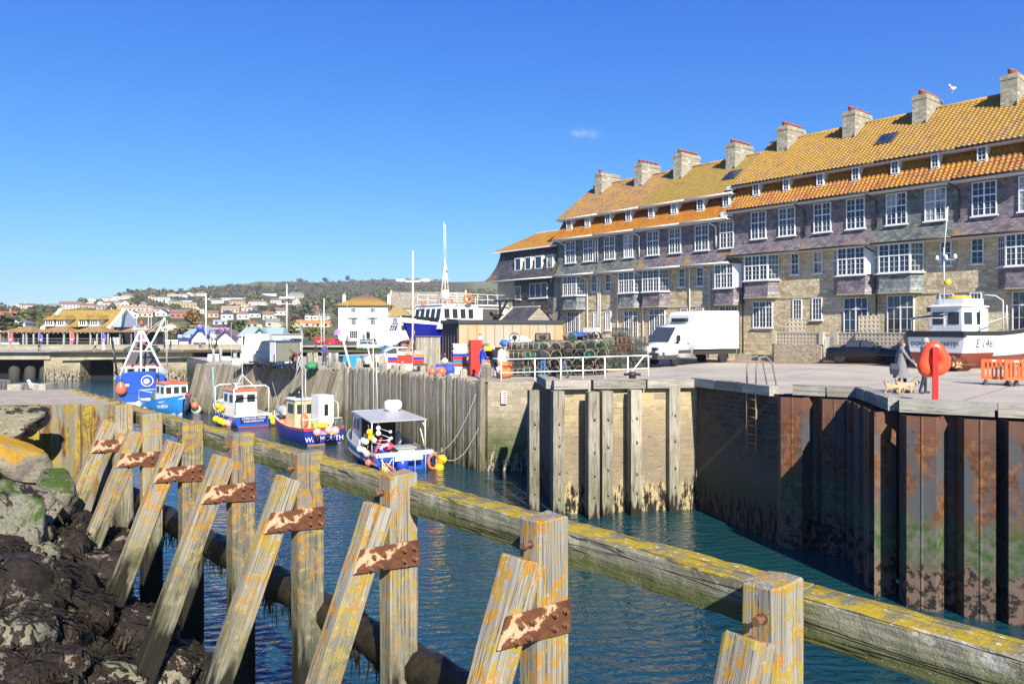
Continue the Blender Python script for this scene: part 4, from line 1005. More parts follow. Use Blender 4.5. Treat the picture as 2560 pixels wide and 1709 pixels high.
HS = [
 house(Lx[0],Lx[1],0,S_GREY,T_PLAIN,T_RED,False,[(1415,1438.5),(1459,1482.6)],[(1418,1430),(1464,1475)],(1408,1441),[(1480,1493)],[g1(1419,1449,1.5,3.65,3,True)],[(1484,1494,2.1,3.6)],(1487,434,1),'grey slated terraced house at the left gable end beside the dark slate building',DRAIN,None,True),
 house(Lx[1],Lx[2],0,S_GREY,T_PLAIN,T_RED,False,[(1511,1537),(1560,1582)],[(1514.5,1527),(1566,1578)],(1547,1585),[(1514.5,1528)],[g1(1561,1595,1.5,3.65,3,True)],[(1514,1528,2.1,3.6)],(1585.5,410,5),'grey slated terraced house second from the left gable, behind the tallest pot stack',DRAIN),
 house(Lx[2],Lx[3],0,S_PURP,T_YEL,T_RED,False,[(1618,1647),(1673,1702)],[(1622.6,1635),(1679,1694)],(1606,1648),[(1698,1714)],[g1(1624,1663,1.6,3.7,3,True)],[(1702,1720,2.2,3.65)],(1683,385,6),'purple slated terraced house under the red mansard just left of the white truck box',DRAIN),
 house(Lx[3],Lx[4],0,S_PURP,T_YEL,T_RED,False,[(1737.6,1771.7),(1800,1834)],[(1744,1760),(1809,1824)],(1787,1833),[(1742.5,1759.5)],[g1(1799,1845,1.3,3.75,3,True)],[(1740,1759,2.2,3.65)],(1814,361,6),'purple slated terraced house with a skylight behind the white truck, last of the lower roofs',DRAIN,'board'),
 house(Lx[4],Lx[5],.4,S_PURP,T_PAN,T_PANM,True,[(1878,1915),(1947,1988)],[(1883.4,1899),(1959,1974)],(1861.5,1919),[(1978,1998.5)],[g1(1883,1932,2.28,4.0)],[(1982.5,2005.5,2.75,4.05)],(1942,318,7),'purple slated terraced house with pantiled roof between the truck and the lattice wall',BLACKP),
 house(Lx[5],Lx[6],.4,S_PURP,T_PAN,T_PANM,True,[(2034.6,2077.5),(2116,2162)],[(2043,2060),(2131,2149)],(2094,2162),[(2034.6,2057.6)],[g1(2110,2171,.9,4.05,2,True)],[(2030.7,2056,2.75,4.1)],(2106,281,4),'purple slated terraced house with an open french window above the black car',BLACKP,'board'),
 house(Lx[6],Lx[7],.4,S_GREY,T_PAN,T_PANM,True,[(2215.5,2267),(2312,2366)],[(2228.6,2248),(2329,2348)],(2197,2275),[(2351,2379.5)],[g1(2218.5,2286,.9,4.1,2,True)],[(2349,2385,2.6,4.1)],(2280,241,7),'grey slated terraced house with pantiled roof behind the boat cabin',BLACKP),
 house(Lx[7],Lx[8],.4,S_PURP,T_PAN,T_PANM,True,[(2430,2492),(2546.5,2606)],[(2444,2468),(2568,2590)],(2514,2594),[(2428.5,2460)],[g1(2531,2600,.9,4.1,2,True)],[(2425,2455,2.7,4.1)],(2501,190,7),'purple slated terraced house cut off by the right edge of the picture',BLACKP)]
# skylights, drainpipes
def local(t, x, y, z): return (x-(t.location-TA).dot(TU), y, z)
def skylight(h, px, py):
    y = 1.8; x = LP(px, y)-Lx[h]; dz = .4 if h > 3 else 0
    zue, zr = 11.37+dz, 14.75+dz*1.4; sl = (zr-zue)/4.68; z = zue+(y+.38)*sl
    mb = MB(); M = Matrix.Translation((x,y,z+.1)) @ Matrix.Rotation(math.atan(sl),4,'X')
    mb.box((-.5,-.62,-.1),(.5,.62,.02),0,M); mb.box((-.42,-.54,.02),(.42,.54,.03),1,M)
    mb.build('skylight', [paint((.06,.055,.055),.5), glass()], HS[h])
skylight(3,1830,415); skylight(5,2215,325)
def pipe(h, px, z0, z1, mat, y=-.07, top=None):
    x = LP(px, y)-Lx[h]; mb = MB(); pts_ = [(x,y,z0),(x,y,z1-.35)]
    if top is not None: pts_ += [(x-.35,top,z1)]
    else: pts_ += [(x,y,z1)]
    mb.tube(pts_, .05, 8); mb.build('downpipe', mat, HS[h])
for h, px, z0, z1, m, y, tp in [(0,1468,BASE,6.5,DRAIN,-.07,-.8),(0,1495,BASE,6.5,WWHITE,-.07,None),(0,1500,BASE,6.5,WWHITE,-.07,None),(1,1544,BASE,6.5,DRAIN,-.07,-.8),(2,1607.5,BASE,6.5,DRAIN,-.07,-.8),(2,1724,BASE,6.5,DRAIN,-.07,None),(3,1774,BASE,6.5,DRAIN,-.07,-.8),
    (0,1413,7.5,9.5,WWHITE,-.34,-.9),(0,1488,7.5,9.5,WWHITE,-.34,None),(1,1494,7.5,9.5,WWHITE,-.34,None),(1,1598,7.6,9.5,WWHITE,-.34,-.9),(3,1790,7.8,9.5,WWHITE,-.34,-.9),
    (4,1857,.5,6.9,BLACKP,-.2,-.85),(5,2191,.5,6.9,BLACKP,-.2,-.85),(4,2011,7.9,9.9,BLACKP,-.34,-.9),(5,2190,8,9.9,BLACKP,-.34,-.9),(6,2398,8,9.9,BLACKP,-.34,-.9)]:
    pipe(min(h,7), px, z0, z1, m, y, tp)
# step between the two roof heights: end boards of the higher block
mb = MB(); dz = .4
mb.add([(-.02,y,z) for y, z in ((-.38,11.3),(-.38,11.8),(4.3,15.35),(8.9,11.8),(8.9,11.2),(4.3,14.7))],[(0,5,2,1),(5,4,3,2)]); mb.add([(-.02,y,z) for y, z in ((-.95,9.6),(-.95,10.05),(-.45,10.6),(.45,11.7),(.45,11.2))],[(0,4,3,2,1)])
mb.cb((-.25,-.6,9.85),(.5,.7,.3)); mb.cb((-.2,-.15,11.65),(.4,.5,.25)); mb.build('verge_boards', WWHITE, HS[4])
gull('white gull standing on the chimney pots of the grey slated house', TP(Lx[6]+2.3, 4.6, ZP(2332,234,4.6)-.25), R(200), 1.25, True)
mb = MB(); n = 46
def rp_(u, v): p = TP(-2+44*u, -3.4+1.5*v); return (p.x, p.y, gz(p.x,p.y)+.012)
mb.grid(rp_, n, 1); struct('red_paving_strip', mb, m_noise('red_paving', [(.24,.12,.085),(.31,.17,.12),(.36,.21,.155)], 3, .9, .15, .01))
# ------------------------------------------------------------------ dark slate building at the left end of the terrace
x0, x1 = LP(1244), LP(1399)
t = thing('slate_building', 'dark slate hung building with orange roof at the left end of the terrace', 'building', TP(x0,0,0), TRZ); W = x1-x0
X = lambda px, y=0: LP(px, y)-x0
BLK = m_stone((.30,.27,.22),(.36,.33,.27),(.42,.385,.32),(.28,.26,.22), .45, .22, .01, .3, key='block')
mb = MB(); mb.box((0,0,-1.5),(W,8,6.65)); mb.box((.9,.35,6.6),(W,7.5,9.4)); mb.build('wall', BLK, t)
mb = MB()
pr = [(-.9,6.62),(-.5,7.1),(-.12,7.9),(.12,8.7),(.2,9.35)]
for i in range(4):
    (ya,za),(yb,zb) = pr[i], pr[i+1]; mb.quad((ya-.0,ya,za),(W,ya,za),(W,yb,zb),(yb-.0,yb,zb)); mb.quad((ya,8,za),(ya,ya,za),(yb,yb,zb),(yb,8,zb))
mb.build('mansard', S_DARK, t)
mb = MB(); mb.box((X(1287),-.06,3.6),(X(1384),-.001,6.6)); mb.build('hung_slates', S_DARK, t)
rf = MB(); rf.add([(-.35,-.35,9.32),(W,-.35,9.32),(W,3.0,11.15),(2.2,3.0,11.15),(-.35,8,9.32)], [(0,1,2,3),(4,0,3)]); rf.add([(W,3.0,11.15),(2.2,3.0,11.15),(-.35,8,9.32),(W,8,9.32)],[(0,1,2,3)]); rf.build('roof', T_RED if False else m_tile((.34,.15,.06),(.52,.27,.02), .9, .19, .12, lich2=(.45,.22,.03), key='z'), t)
mb = MB(); mb.box((-.35,-.36,9.2),(W,-.3,9.32)); mb.tube([(-.9,-.95,6.55),(W,-.95,6.55)], .06, 8); mb.tube([(-.95,-.95,6.55),(-.95,8,6.55)], .06, 8); mb.box((2.2,2.95,11.12),(W,3.1,11.2)); mb.build('gutter', DRAIN, t)
for a, b in ((1288,1303),(1313,1328),(1338,1355),(1368,1383)):
    f = window(t, X(a,-.3), X(b,-.3), 7.42, 8.5, -.32, 1, 1, (1,), False, 'dormer')
    mb = MB()
    for q in (X(a,-.3), X(b,-.3)): mb.add([(q+e,y,z) for e in (0,.03) for y, z in ((-.32,7.36),(-.32,8.52),(.1,8.52))], [(0,1,2),(3,5,4),(0,3,4,1),(1,4,5,2),(2,5,3,0)])
    mb.box((X(a,-.3)-.05,-.36,8.52),(X(b,-.3)+.05,.12,8.56)); mb.build('dormer_cheek', paint((.55,.54,.48),.7), f)
window(t, X(1290), X(1304), 4.85, 6.05, -.08, 1, 1, (1,)); window(t, X(1326), X(1370), 4.9, 6.2, -.08, 3, 1, (1,))
mb = MB(); mb.box((X(1290),-.08,.2),(X(1375),-.01,3.5)); mb.build('shopfront', paint((.05,.09,.22),.5), t)
# porch with a slate roof in front of it
q = TP(X(1330)+x0, -3.4, 0); t = thing('porch', 'small slate roofed porch with pale stone gable in front of the dark slate building', 'porch', (q.x,q.y,gz(q.x,q.y)), TRZ)
hb = 3.05-t.location.z
mb = MB(); mb.box((0,0,0),(3.4,2.4,hb)); mb.add([(0,0,hb),(0,2.4,hb),(0,1.2,hb+.95),(3.4,0,hb),(3.4,2.4,hb),(3.4,1.2,hb+.95)],[(0,2,1),(3,4,5)]); mb.build('wall', BLK, t)
mb = MB(); mb.add([(.1,-.25,hb-.12),(3.5,-.25,hb-.12),(3.5,1.2,hb+1),(.1,1.2,hb+1),(.1,2.65,hb-.12),(3.5,2.65,hb-.12)],[(0,1,2,3),(3,2,5,4)]); mb.build('roof', S_DARK, t)
mb = MB(); mb.beam((0,-.35,hb-.2),(0,1.2,hb+1.02),.12,.16); mb.beam((0,1.2,hb+1.02),(0,2.75,hb-.2),.12,.16); mb.beam((0,1.2,hb+1.03),(3.5,1.2,hb+1.03),.16,.1); mb.build('verge_stone', paint((.52,.47,.38),.9), t)
# ------------------------------------------------------------------ bridge and seafront wall
FW = m_stone((.26,.22,.15),(.38,.32,.22),(.46,.40,.30),(.40,.34,.25), .9, .4, .03, .4, weed=-3.7, algae=(-4.4,-2.6,.7), key='far')
FW2 = m_stone((.30,.26,.18),(.40,.35,.25),(.46,.41,.31),(.40,.35,.27), .9, .4, .03, .3, key='far2')
SB = 18.1
def BX(px, s=SB): return (px-CX)/s
yb = F/SB
t = thing('sluice_bridge', 'sandy stone sluice bridge with three dark square openings at the far left', 'bridge', (0,0,0))
zt, zo = P(0,880,SB).z, P(0,898,SB).z
def pier(a, b): mb = MB(); mb.box((BX(a),yb,-8),(BX(b),yb+11,zo)); mb.build('pier', FW, t)
pier(-200,-95); pier(110,200); pier(284,306); pier(368,480)
for q in (): pass
mb = MB(); mb.box((BX(127),yb+.004,zo+.001),(BX(480),yb+11,zt)); mb.build('parapet', FW2, t)
mb = MB(); mb.box((BX(-200),yb-.25,zo+.001),(BX(127),yb+11,zt+.05)); mb.build('lintel_beam', m_noise('stained_concrete', [(.25,.20,.10),(.36,.33,.27),(.42,.40,.35)], .5, .9, .1, .02, sc=(1,1,.25)), t)
mb = MB()
for a in (200,284): 
    sgn = 1 if a == 200 else -1
    mb.add([(BX(a),yb-.002,zo),(BX(a)+sgn*.55,yb-.002,zo),(BX(a),yb-.002,zo-.45)]+[(BX(a),yb+.6,zo),(BX(a)+sgn*.55,yb+.6,zo),(BX(a),yb+.6,zo-.45)],[(0,1,2),(3,5,4),(1,4,5,2)])
mb.build('corner_splay', FW, t)
mb = MB(); mb.box((BX(-200),yb+2.6,-8),(BX(480),yb+2.9,zo)); mb.build('opening_shade_sheet', paint((.006,.006,.006), .9), t)  # black sheet added inside the openings to stand for their shade
for a in (22,62,100):
    mb = MB(); mb.lathe([(.7,-6),(.7,-3.4),(.4,-3.0),(0,-2.95)], 12, M=Matrix.Translation((BX(a),yb+1.2,0))); mb.build('sluice_pier', paint((.05,.045,.04), .9), t)
RAILG = paint((.30,.30,.28), .6)
def railing(label, pts, h, n, mat, rails=2, r=.03, name='railing', cat='railing'):
    t = thing(name, label, cat, (0,0,0))
    for k in range(rails):
        mb = MB(); mb.tube([Vector(p)+Vector((0,0,h*(1-k*.5))) for p in pts], r, 6); mb.build('handrail', mat, t)
    for i in range(len(pts)-1):
        a, b = Vector(pts[i]), Vector(pts[i+1])
        for k in range(n+1 if i == len(pts)-2 else n):
            p = a.lerp(b, k/n); mb = MB(); mb.tube([p-Vector((0,0,.15)), p+Vector((0,0,h))], r, 6); mb.build('rail_post', mat, t)
    return t
railing('thin dark handrail along the top of the sluice bridge', [(BX(-150),yb+.2,zt+.05),(BX(146),yb+.2,zt+.05),(BX(147),yb+.2,zt-.4),(BX(455),yb+.2,zt-.4)], 1.0, 7, RAILG, 2, .035)
t = thing('seafront_wall', 'long low sandy stone wall along the seafront below the kiosks', 'wall', (0,0,0))
mb = MB(); y0 = 117.0; s_ = F/y0; mb.box((BX(-300,s_),y0,-5),(BX(620,s_),y0+.5,P(0,862.5,s_).z)); mb.build('wall', FW2, t)
mb = MB(); mb.box((BX(-300,s_),y0-.1,P(0,862.5,s_).z+.002),(BX(620,s_),y0+.6,P(0,861,s_).z)); mb.build('coping', paint((.42,.38,.3),.9,.2), t)
t = thing('seafront_wall', 'low stone wall in front of the white inn', 'wall', (0,0,0)); s_ = 15.5; y0 = F/s_
mb = MB(); mb.box((BX(735,s_),y0,-4),(BX(985,s_),y0+.5,P(0,863,s_).z)); mb.build('wall', FW2, t)
railing('grey handrail above the seafront wall below the restaurant', [(BX(-150,16.3),117.3,P(0,861,16.3).z),(BX(300,16.3),117.3,P(0,861,16.3).z)], .9, 12, RAILG, 2, .03)
# ------------------------------------------------------------------ trees
LEAF = {'dark': m_leaf((.055,.085,.042)), 'green': m_leaf((.10,.14,.05)), 'olive': m_leaf((.14,.14,.06)), 'russet': m_leaf((.14,.105,.065)), 'gold': m_leaf((.20,.14,.025))}
BARK = paint((.10,.08,.06), .9, .2)
def crown(mb, c, r, n, rr, flat=.8, leaf=.34):
    bl = [(Vector((rr.gauss(0,.42),rr.gauss(0,.42),rr.gauss(0,.30)*flat)), rr.uniform(.38,.62)) for _ in range(8)]
    for k in range(n):
        b, br = rr.choice(bl); d = Vector((rr.gauss(0,1),rr.gauss(0,1),rr.gauss(0,1))).normalized()
        p = Vector(c)+(b+d*br*rr.uniform(.72,1.05))*r
        nrm = (d+Vector((rr.gauss(0,.5),rr.gauss(0,.5),rr.gauss(.25,.5)))).normalized(); a = nrm.cross(Vector((.3,.1,1))).normalized(); e = nrm.cross(a); q = leaf*r*rr.uniform(.6,1.2)*.5
        mb.add([p-a*q-e*q*.6,p+a*q-e*q*.7,p+a*q*.7+e*q,p-a*q*.8+e*q*.8],[(0,1,2,3)])
TREEP = {}
rt = random.Random(9)
for kind in LEAF:
    for v in range(3):
        mb = MB(); crown(mb, (0,0,.95), 1, 300, rt, .8, .26)
        tr = MB(); tr.tube([(0,0,-.2),(.02,.01,.5),(.05,0,1.0)], [.1,.07,.03], 6)
        for q in range(3): tr.tube([(.02,0,.45),(rt.uniform(-.4,.4),rt.uniform(-.4,.4),rt.uniform(.8,1.2))], [.05,.02], 5)
        TREEP[kind, v] = (mb.mesh('crown', LEAF[kind]), tr.mesh('trunk', BARK))
def tree(kind, loc, r, label, group=None, hs=1.0):
    t = thing('tree', label, 'tree', loc, rt.uniform(0,6.28), group); t.scale = (r*rt.uniform(.9,1.25), r, r*hs)
    for n_, me in zip(('crown','trunk'), TREEP[kind, rt.randrange(3)]):
        o = bpy.data.objects.new(n_, me); COL.objects.link(o); o.parent = t
    return t
# ------------------------------------------------------------------ hillside houses
WALLC = {'w': paint((.72,.71,.67),.7,.05), 'c': paint((.62,.55,.40),.7,.08), 'p': paint((.62,.44,.36),.7,.08), 'r': paint((.36,.15,.09),.8,.2), 'g': paint((.42,.40,.35),.8,.1), 't': paint((.50,.40,.27),.8,.1)}
ROOFC = {'b': paint((.20,.125,.09),.8,.25), 'g': paint((.20,.195,.185),.8,.2), 'd': paint((.045,.05,.065),.5,.1), 'p': paint((.34,.24,.19),.8,.2), 'r': paint((.32,.11,.07),.8,.2), 'o': paint((.46,.22,.07),.8,.3), 'y': paint((.34,.26,.15),.8,.2), 'l': paint((.30,.34,.37),.6,.1)}
DARKWIN = paint((.02,.025,.035), .15)
WN = {'w': 'white walled','c': 'cream','p': 'pink','r': 'red brick','g': 'grey walled','t': 'tan'}
RN = {'b': 'brown','g': 'grey','d': 'dark','p': 'pinkish','r': 'red','o': 'orange','y': 'sandy','l': 'pale blue'}
HBOX = []
def cottage(px, py, wpx, hpx, wc, rc, form, label, P0=None, storeys=None):
    p = P0 or hill_at(px, py); s = F/p.y; W, H = wpx/s, hpx/s
    t = thing('hillside_house', label, 'house', p, rt.uniform(-.25,.25)-math.atan2(p.x,p.y)*.5)
    if form == 'g': hw, hr = H*.55, H*.45                          # gable towards the sea
    elif form == 'f': hw, hr = H*.8, H*.2
    else: hw, hr = H*.58, H*.42
    Dp = min(9, max(6, W*.7)); ov = .35
    mb = MB(); mb.box((-W/2,0,-2.5),(W/2,Dp,hw))
    if form == 'g': mb.add([(-W/2,y,hw) if q == 0 else (W/2,y,hw) if q == 1 else (0,y,hw+hr) for y in (0,Dp) for q in (0,1,2)], [(0,1,2),(3,5,4)])
    if form == 's': mb.add([(x,y,z) for x in (-W/2,W/2) for y, z in ((0,hw),(Dp,hw),(Dp/2,hw+hr))], [(0,2,1),(3,4,5)])
    mb.build('wall', WALLC[wc], t)
    rf = MB()
    if form == 'g': rf.add([(-W/2-ov,-ov,hw-.2),(-W/2-ov,Dp,hw-.2),(0,Dp,hw+hr+.1),(0,-ov,hw+hr+.1),(W/2+ov,-ov,hw-.2),(W/2+ov,Dp,hw-.2)],[(0,3,2,1),(3,4,5,2)])
    elif form == 'h': rf.add([(-W/2-ov,-ov,hw),(W/2+ov,-ov,hw),(W/2+ov,Dp+ov,hw),(-W/2-ov,Dp+ov,hw),(-W/2+Dp*.45,Dp/2,hw+hr),(W/2-Dp*.45,Dp/2,hw+hr)],[(0,1,5,4),(1,2,5),(2,3,4,5),(3,0,4)])
    elif form == 'f': rf.box((-W/2-ov,-ov,hw),(W/2+ov,Dp,hw+hr))
    else: rf.add([(-W/2-ov,-ov,hw-.15),(W/2+ov,-ov,hw-.15),(W/2+ov,Dp/2,hw+hr+.05),(-W/2-ov,Dp/2,hw+hr+.05),(W/2+ov,Dp+ov,hw-.15),(-W/2-ov,Dp+ov,hw-.15)],[(0,1,2,3),(3,2,4,5)])
    ro = rf.build('roof', ROOFC[rc], t)
    if form in 'hs' and rt.random() < .7:
        mb = MB(); xx = rt.uniform(-W*.3,W*.3); mb.cb((xx,Dp*.5,hw+hr+.3),(.7,.6,1.5)); mb.build('chimney', WALLC['r' if rt.random() < .6 else wc], ro)
    ns = 2 if hw > 4.6 else 1; n = max(2, int(W/3.2))
    for i in range(n):
        for k in range(ns):
            x = -W/2+W*(i+.5)/n+rt.uniform(-.2,.2); z = hw*(.28 if ns == 2 and k == 0 else .72 if ns == 2 else .5)
            mb = MB(); mb.cb((x,-.03,z),(min(1.7,W/n*.55),.06,1.2)); mb.build('window', DARKWIN, t)
    HBOX.append((px-wpx*.5, py-hpx, px+wpx*.5, py, p.y)); return t
c5 = [(235,385,110,48,'w','g','g'),(370,388,150,64,'w','b','s'),(780,335,200,46,'c','g','s'),(945,305,140,52,'c','g','g'),(1275,315,165,58,'c','g','g'),(990,405,250,92,'w','b','s'),(1220,402,190,68,'t','b','h'),(1420,408,190,52,'g','g','s'),
 (1400,357,76,58,'w','g','g'),(1512,362,88,62,'w','b','s'),(1630,360,78,62,'w','g','s'),(1742,362,95,64,'w','y','g'),(1500,293,150,52,'w','y','h'),(1640,280,115,52,'w','y','g'),(1790,262,150,62,'c','g','h'),(1760,438,235,78,'c','y','s'),(1950,388,175,78,'g','g','h'),(2030,440,195,76,'p','p','h'),(2030,514,165,76,'c','p','s'),(1592,525,105,105,'p','b','s'),(1815,525,175,92,'w','g','g'),(2235,452,215,68,'p','b','s'),(2250,506,140,84,'w','d','g'),(2235,305,185,64,'w','g','f'),(2120,264,80,54,'c','b','h')]
c6 = [(60,316,128,74,'w','g','f'),(365,324,140,64,'w','d','s'),(205,350,150,52,'g','g','f'),(390,385,195,64,'t','y','s'),(325,535,290,112,'r','b','s'),(510,464,110,84,'w','b','g'),(605,468,80,62,'w','g','f'),(720,520,158,82,'t','b','s'),(150,232,128,48,'c','y','h'),(300,238,130,54,'w','b','h'),(400,228,128,52,'c','b','g'),(572,224,130,58,'c','b','h'),(682,270,138,28,'w','d','s'),
 (790,325,158,62,'w','b','h'),(1010,284,278,58,'w','d','s'),(1080,336,178,62,'t','b','s'),(980,455,208,84,'t','p','s'),(1160,414,150,72,'c','y','f'),(1250,436,150,74,'c','g','h'),(938,550,140,112,'w','d','h'),(1160,545,138,104,'w','b','h'),(1325,525,130,92,'w','d','s'),(1515,555,128,104,'w','b','s'),(1360,350,210,66,'w','b','h'),(1640,325,158,64,'w','b','s'),(1512,220,190,52,'w','d','s'),(1900,255,190,74,'g','g','h'),(1690,494,158,94,'w','b','s'),(1925,330,120,66,'c','o','g'),(2020,396,180,66,'w','b','h'),(2115,565,158,112,'w','b','s'),(2185,416,120,54,'r','r','s'),(2300,550,100,74,'w','b','s'),
 (840,618,150,54,'w','l','s'),(1290,656,140,74,'t','b','h'),(1575,650,160,104,'c','g','s'),(1645,706,150,104,'c','y','g'),(1885,694,118,94,'c','y','g'),(2050,655,250,86,'p','o','s'),(2260,655,190,74,'p','o','s'),(150,722,220,104,'p','o','g'),(540,694,225,54,'t','o','s')]
rows = ['on the ridge','on the upper slope','half way uphill','on the lower slope','at the foot']
seen = {}
for lst, x0, off in ((c5,0,0),(c6,400,0)):
    for (cx, by, w_, h_, wc, rc, fm) in lst:
        px, py = x0+cx/5.593, 700+by/5.593; r_ = rows[min(4, max(0, int((py-738)/19)))]
        near_ = 'above the restaurant roof' if px < 290 else 'above the trawler mast' if px < 420 else 'above the blue kiosk' if px < 520 else 'above the purple kiosk' if px < 600 else 'above the green kiosk' if px < 700 else 'right of the far lamp mast' if px < 775 else 'left of the white inn'
        lab = f"{WN[wc]} house with {RN[rc]} {'gable' if fm == 'g' else 'hipped roof' if fm == 'h' else 'flat roof' if fm == 'f' else 'roof'} {r_} {near_}"
        k = seen.get(lab, 0); seen[lab] = k+1
        if k: lab = lab.replace(' house', [' narrow house',' wide house',' third house'][min(k-1,2)])
        lab = ' '.join(lab.split()[:16])
        cottage(px, py, w_/5.593*1.16, h_/5.593*1.16, wc, rc, fm, lab)
# larger red roofed houses at the far left
for px, py, w_, h_, wc, rc, fm, lab in [(12,812,36,34,'w','r','s','red roofed white house at the left edge behind the restaurant'),(10,826,30,20,'r','r','g','low red brick gable at the left edge behind the veranda'),(44,815,34,18,'w','g','g','white gable with a curved grey roof next to the restaurant roof'),(335,818,70,8,'t','b','s','long low brown roof behind the small pavilion'),(288,817,14,16,'r','o','s','small orange roofed house at the restaurant gable'),(890,836,60,22,'c','o','s','orange roofed house partly hidden behind the inn')]:
    y = 230; s = F/y; cottage(px, py, w_, h_, wc, rc, fm, lab, Vector(((px-CX)/s, y, EYE-(py-HY)/s)))
# ------------------------------------------------------------------ trees among the houses, woodland above
TL = {'dark': 'dark evergreen tree growing among the hillside houses','green': 'leafy green tree growing among the hillside houses','olive': 'olive tinted autumn tree growing among the hillside houses','russet': 'russet brown tree growing among the hillside houses','gold': 'golden yellow tree growing among the hillside houses'}
n = 0
while n < 215:
    px = rt.uniform(-10,860); top = skyl(px); py = rt.uniform(top+4, 812)
    p = hill_at(px, py); s = F/p.y; r = rt.uniform(2.6,5.2); hp = 2.0*r*s; wp = r*1.2*s
    bad = False
    for a, b, c_, d_, yy in HBOX:
        if yy > p.y+3 and a-wp*.3 < px < c_+wp*.3 and b+2 < py and py-hp*.75 < d_-3: bad = True; break
    if bad and rt.random() < .998: continue
    kind = rt.choices(['dark','green','olive','russet','gold'], [5,6,5,2.2,.5])[0]
    tree(kind, p, r, TL[kind], 'trees among the hillside houses', rt.uniform(.8,1.1)); n += 1
for px, py, r, k, lab in [(478,812,6,'gold','rounded golden tree standing above the left end of the blue kiosk'),(205,760,6.5,'olive','round brown green tree on the skyline above the restaurant'),(755,800,8,'dark','large dark tree left of the white inn'),(650,756,6,'green','bright green tree above the kiosks near the top of the village')]:
    tree(k, hill_at(px, py), r, lab)
for px, h in [(378,9),(322,8),(300,7),(345,7),(508,9),(450,7),(753,8),(870,9),(815,8)]:
    tree('dark', hill_at(px, skyl(px)+2.0), h*.5 if px < 520 else h*.9, 'dark tree standing against the sky along the ridge', 'skyline trees', 1.0)
mbs = {k: MB() for k in LEAF}
for k in range(2600):
    px = rt.uniform(380,1260) if rt.random() < .8 else rt.uniform(-30,380); top = skyl(px)
    u = rt.random(); py = top+2+u*(70 if px > 690 else 42 if px > 430 else 30) ; py = min(py, 800)
    if 590 < px < 690 and py < 722+rt.uniform(-3,3): continue
    if px > 1120 and py < 728+rt.uniform(-4,4) and px < 1250: continue
    if mn.noise(Vector((px*.02,py*.05,1))) < -.22: continue
    p = hill_at(px, py); hid = False
    s = F/p.y; r = rt.uniform(2.5,6.5)
    for a, b, c_, d_, yy in HBOX:
        if yy > p.y-20 and a-2 < px < c_+2 and py-2*r*s < d_ and py > b: hid = True; break
    if hid: continue
    kind = rt.choices(['dark','green','olive','russet'], [4,3,4,3] if py-top < 26 else [4,5,4,1])[0]
    crown(mbs[kind], (p.x,p.y,p.z+r*.6), r, 26, rt, .6, .5)
for k, m_ in mbs.items():
    tag(m_.build('woodland', LEAF[k]), {'dark':'dark','green':'green','olive':'olive','russet':'russet'}.get(k,'gold')+' scrub and woodland covering the hillside', 'woodland', kind='stuff') if m_.v else None
# hedge and bushes behind the seafront
for px, py, s, r, k, lab in [(720,866,11,3.0,'green','green bush beside the green field behind the vans'),(775,858,10,2.6,'green','green hedge bush left of the white inn'),(795,862,10,2.2,'olive','pale reedy bush at the left corner of the inn'),(585,838,9,3.4,'dark','dark bush behind the purple kiosk roof'),(545,836,9,3.2,'olive','dull bush between the blue and purple kiosks'),(455,842,9,3.0,'olive','greyish bush left of the blue kiosk'),(20,840,8.5,5,'dark','dark tree at the far left edge'),(60,818,8,6,'green','broad green trees left of the restaurant roof')]:
    p = P(px,py,s); tree(k, (p.x,p.y,-.7), r, lab, None, .8)
# ------------------------------------------------------------------ restaurant
S = 15.2; YR = F/S
def RX(cx, s=S): return (cx/5.593-CX)/s
def RZ(cy, s=S): return EYE-(700+cy/5.593-HY)/s
GOLD = m_tile((.28,.19,.10),(.44,.30,.03), .95, .3, .22, lich2=(.30,.21,.05), key='far')
BROWNT = m_tile((.30,.20,.12),(.42,.24,.04), .7, .3, .22, lich2=(.28,.19,.08), key='far2')
t = thing('restaurant', 'long restaurant with steep yellow lichened roof, white dormers and dark veranda', 'restaurant', (RX(1000),YR,-.75)); ox = t.location
def A(cx, y, cy): return (RX(cx)-ox.x, y, RZ(cy)-ox.z)
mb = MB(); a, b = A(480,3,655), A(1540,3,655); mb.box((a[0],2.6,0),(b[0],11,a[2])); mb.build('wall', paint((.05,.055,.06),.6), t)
mb = MB()
def slope(c0, c1, cy0, cy1, y0, y1, n=6, curve=.25):
    p = [(y0+(y1-y0)*(q/n), RZ(cy0)-ox.z+(RZ(cy1)-RZ(cy0))*((q/n)**(1+curve))) for q in range(n+1)]
    strip(mb, p, RX(c0)-ox.x, RX(c1)-ox.x)
slope(510,1470,655,405,1.2,6.2); mb.add([A(510,6.2,405),A(1470,6.2,405),A(1470,11,655),A(510,11,655)],[(0,1,2,3)]); mb.build('roof', GOLD, t)
for c0 in (545,1475):
    mb = MB(); q = 0; 
    for k in range(7):
        u = k/6; z = RZ(655)-ox.z+(RZ(375)-RZ(655))*(u**1.25); y = .9+5.3*u
        if k: mb.add([(RX(c0)-ox.x-.4-(1-pu)*.0,py_,pz),(RX(c0)-ox.x+.4,py_,pz),(RX(c0)-ox.x+.4,y,z),(RX(c0)-ox.x-.4,y,z),(RX(c0)-ox.x-.4,py_,pz-.7),(RX(c0)-ox.x+.4,py_,pz-.7),(RX(c0)-ox.x+.4,y,z-.7),(RX(c0)-ox.x-.4,y,z-.7)],[(0,1,2,3),(0,3,7,4),(1,5,6,2),(4,5,1,0)])
        py_, pz, pu = y, z, u
    mb.build('gable_parapet', paint((.50,.45,.33),.9,.2), t)
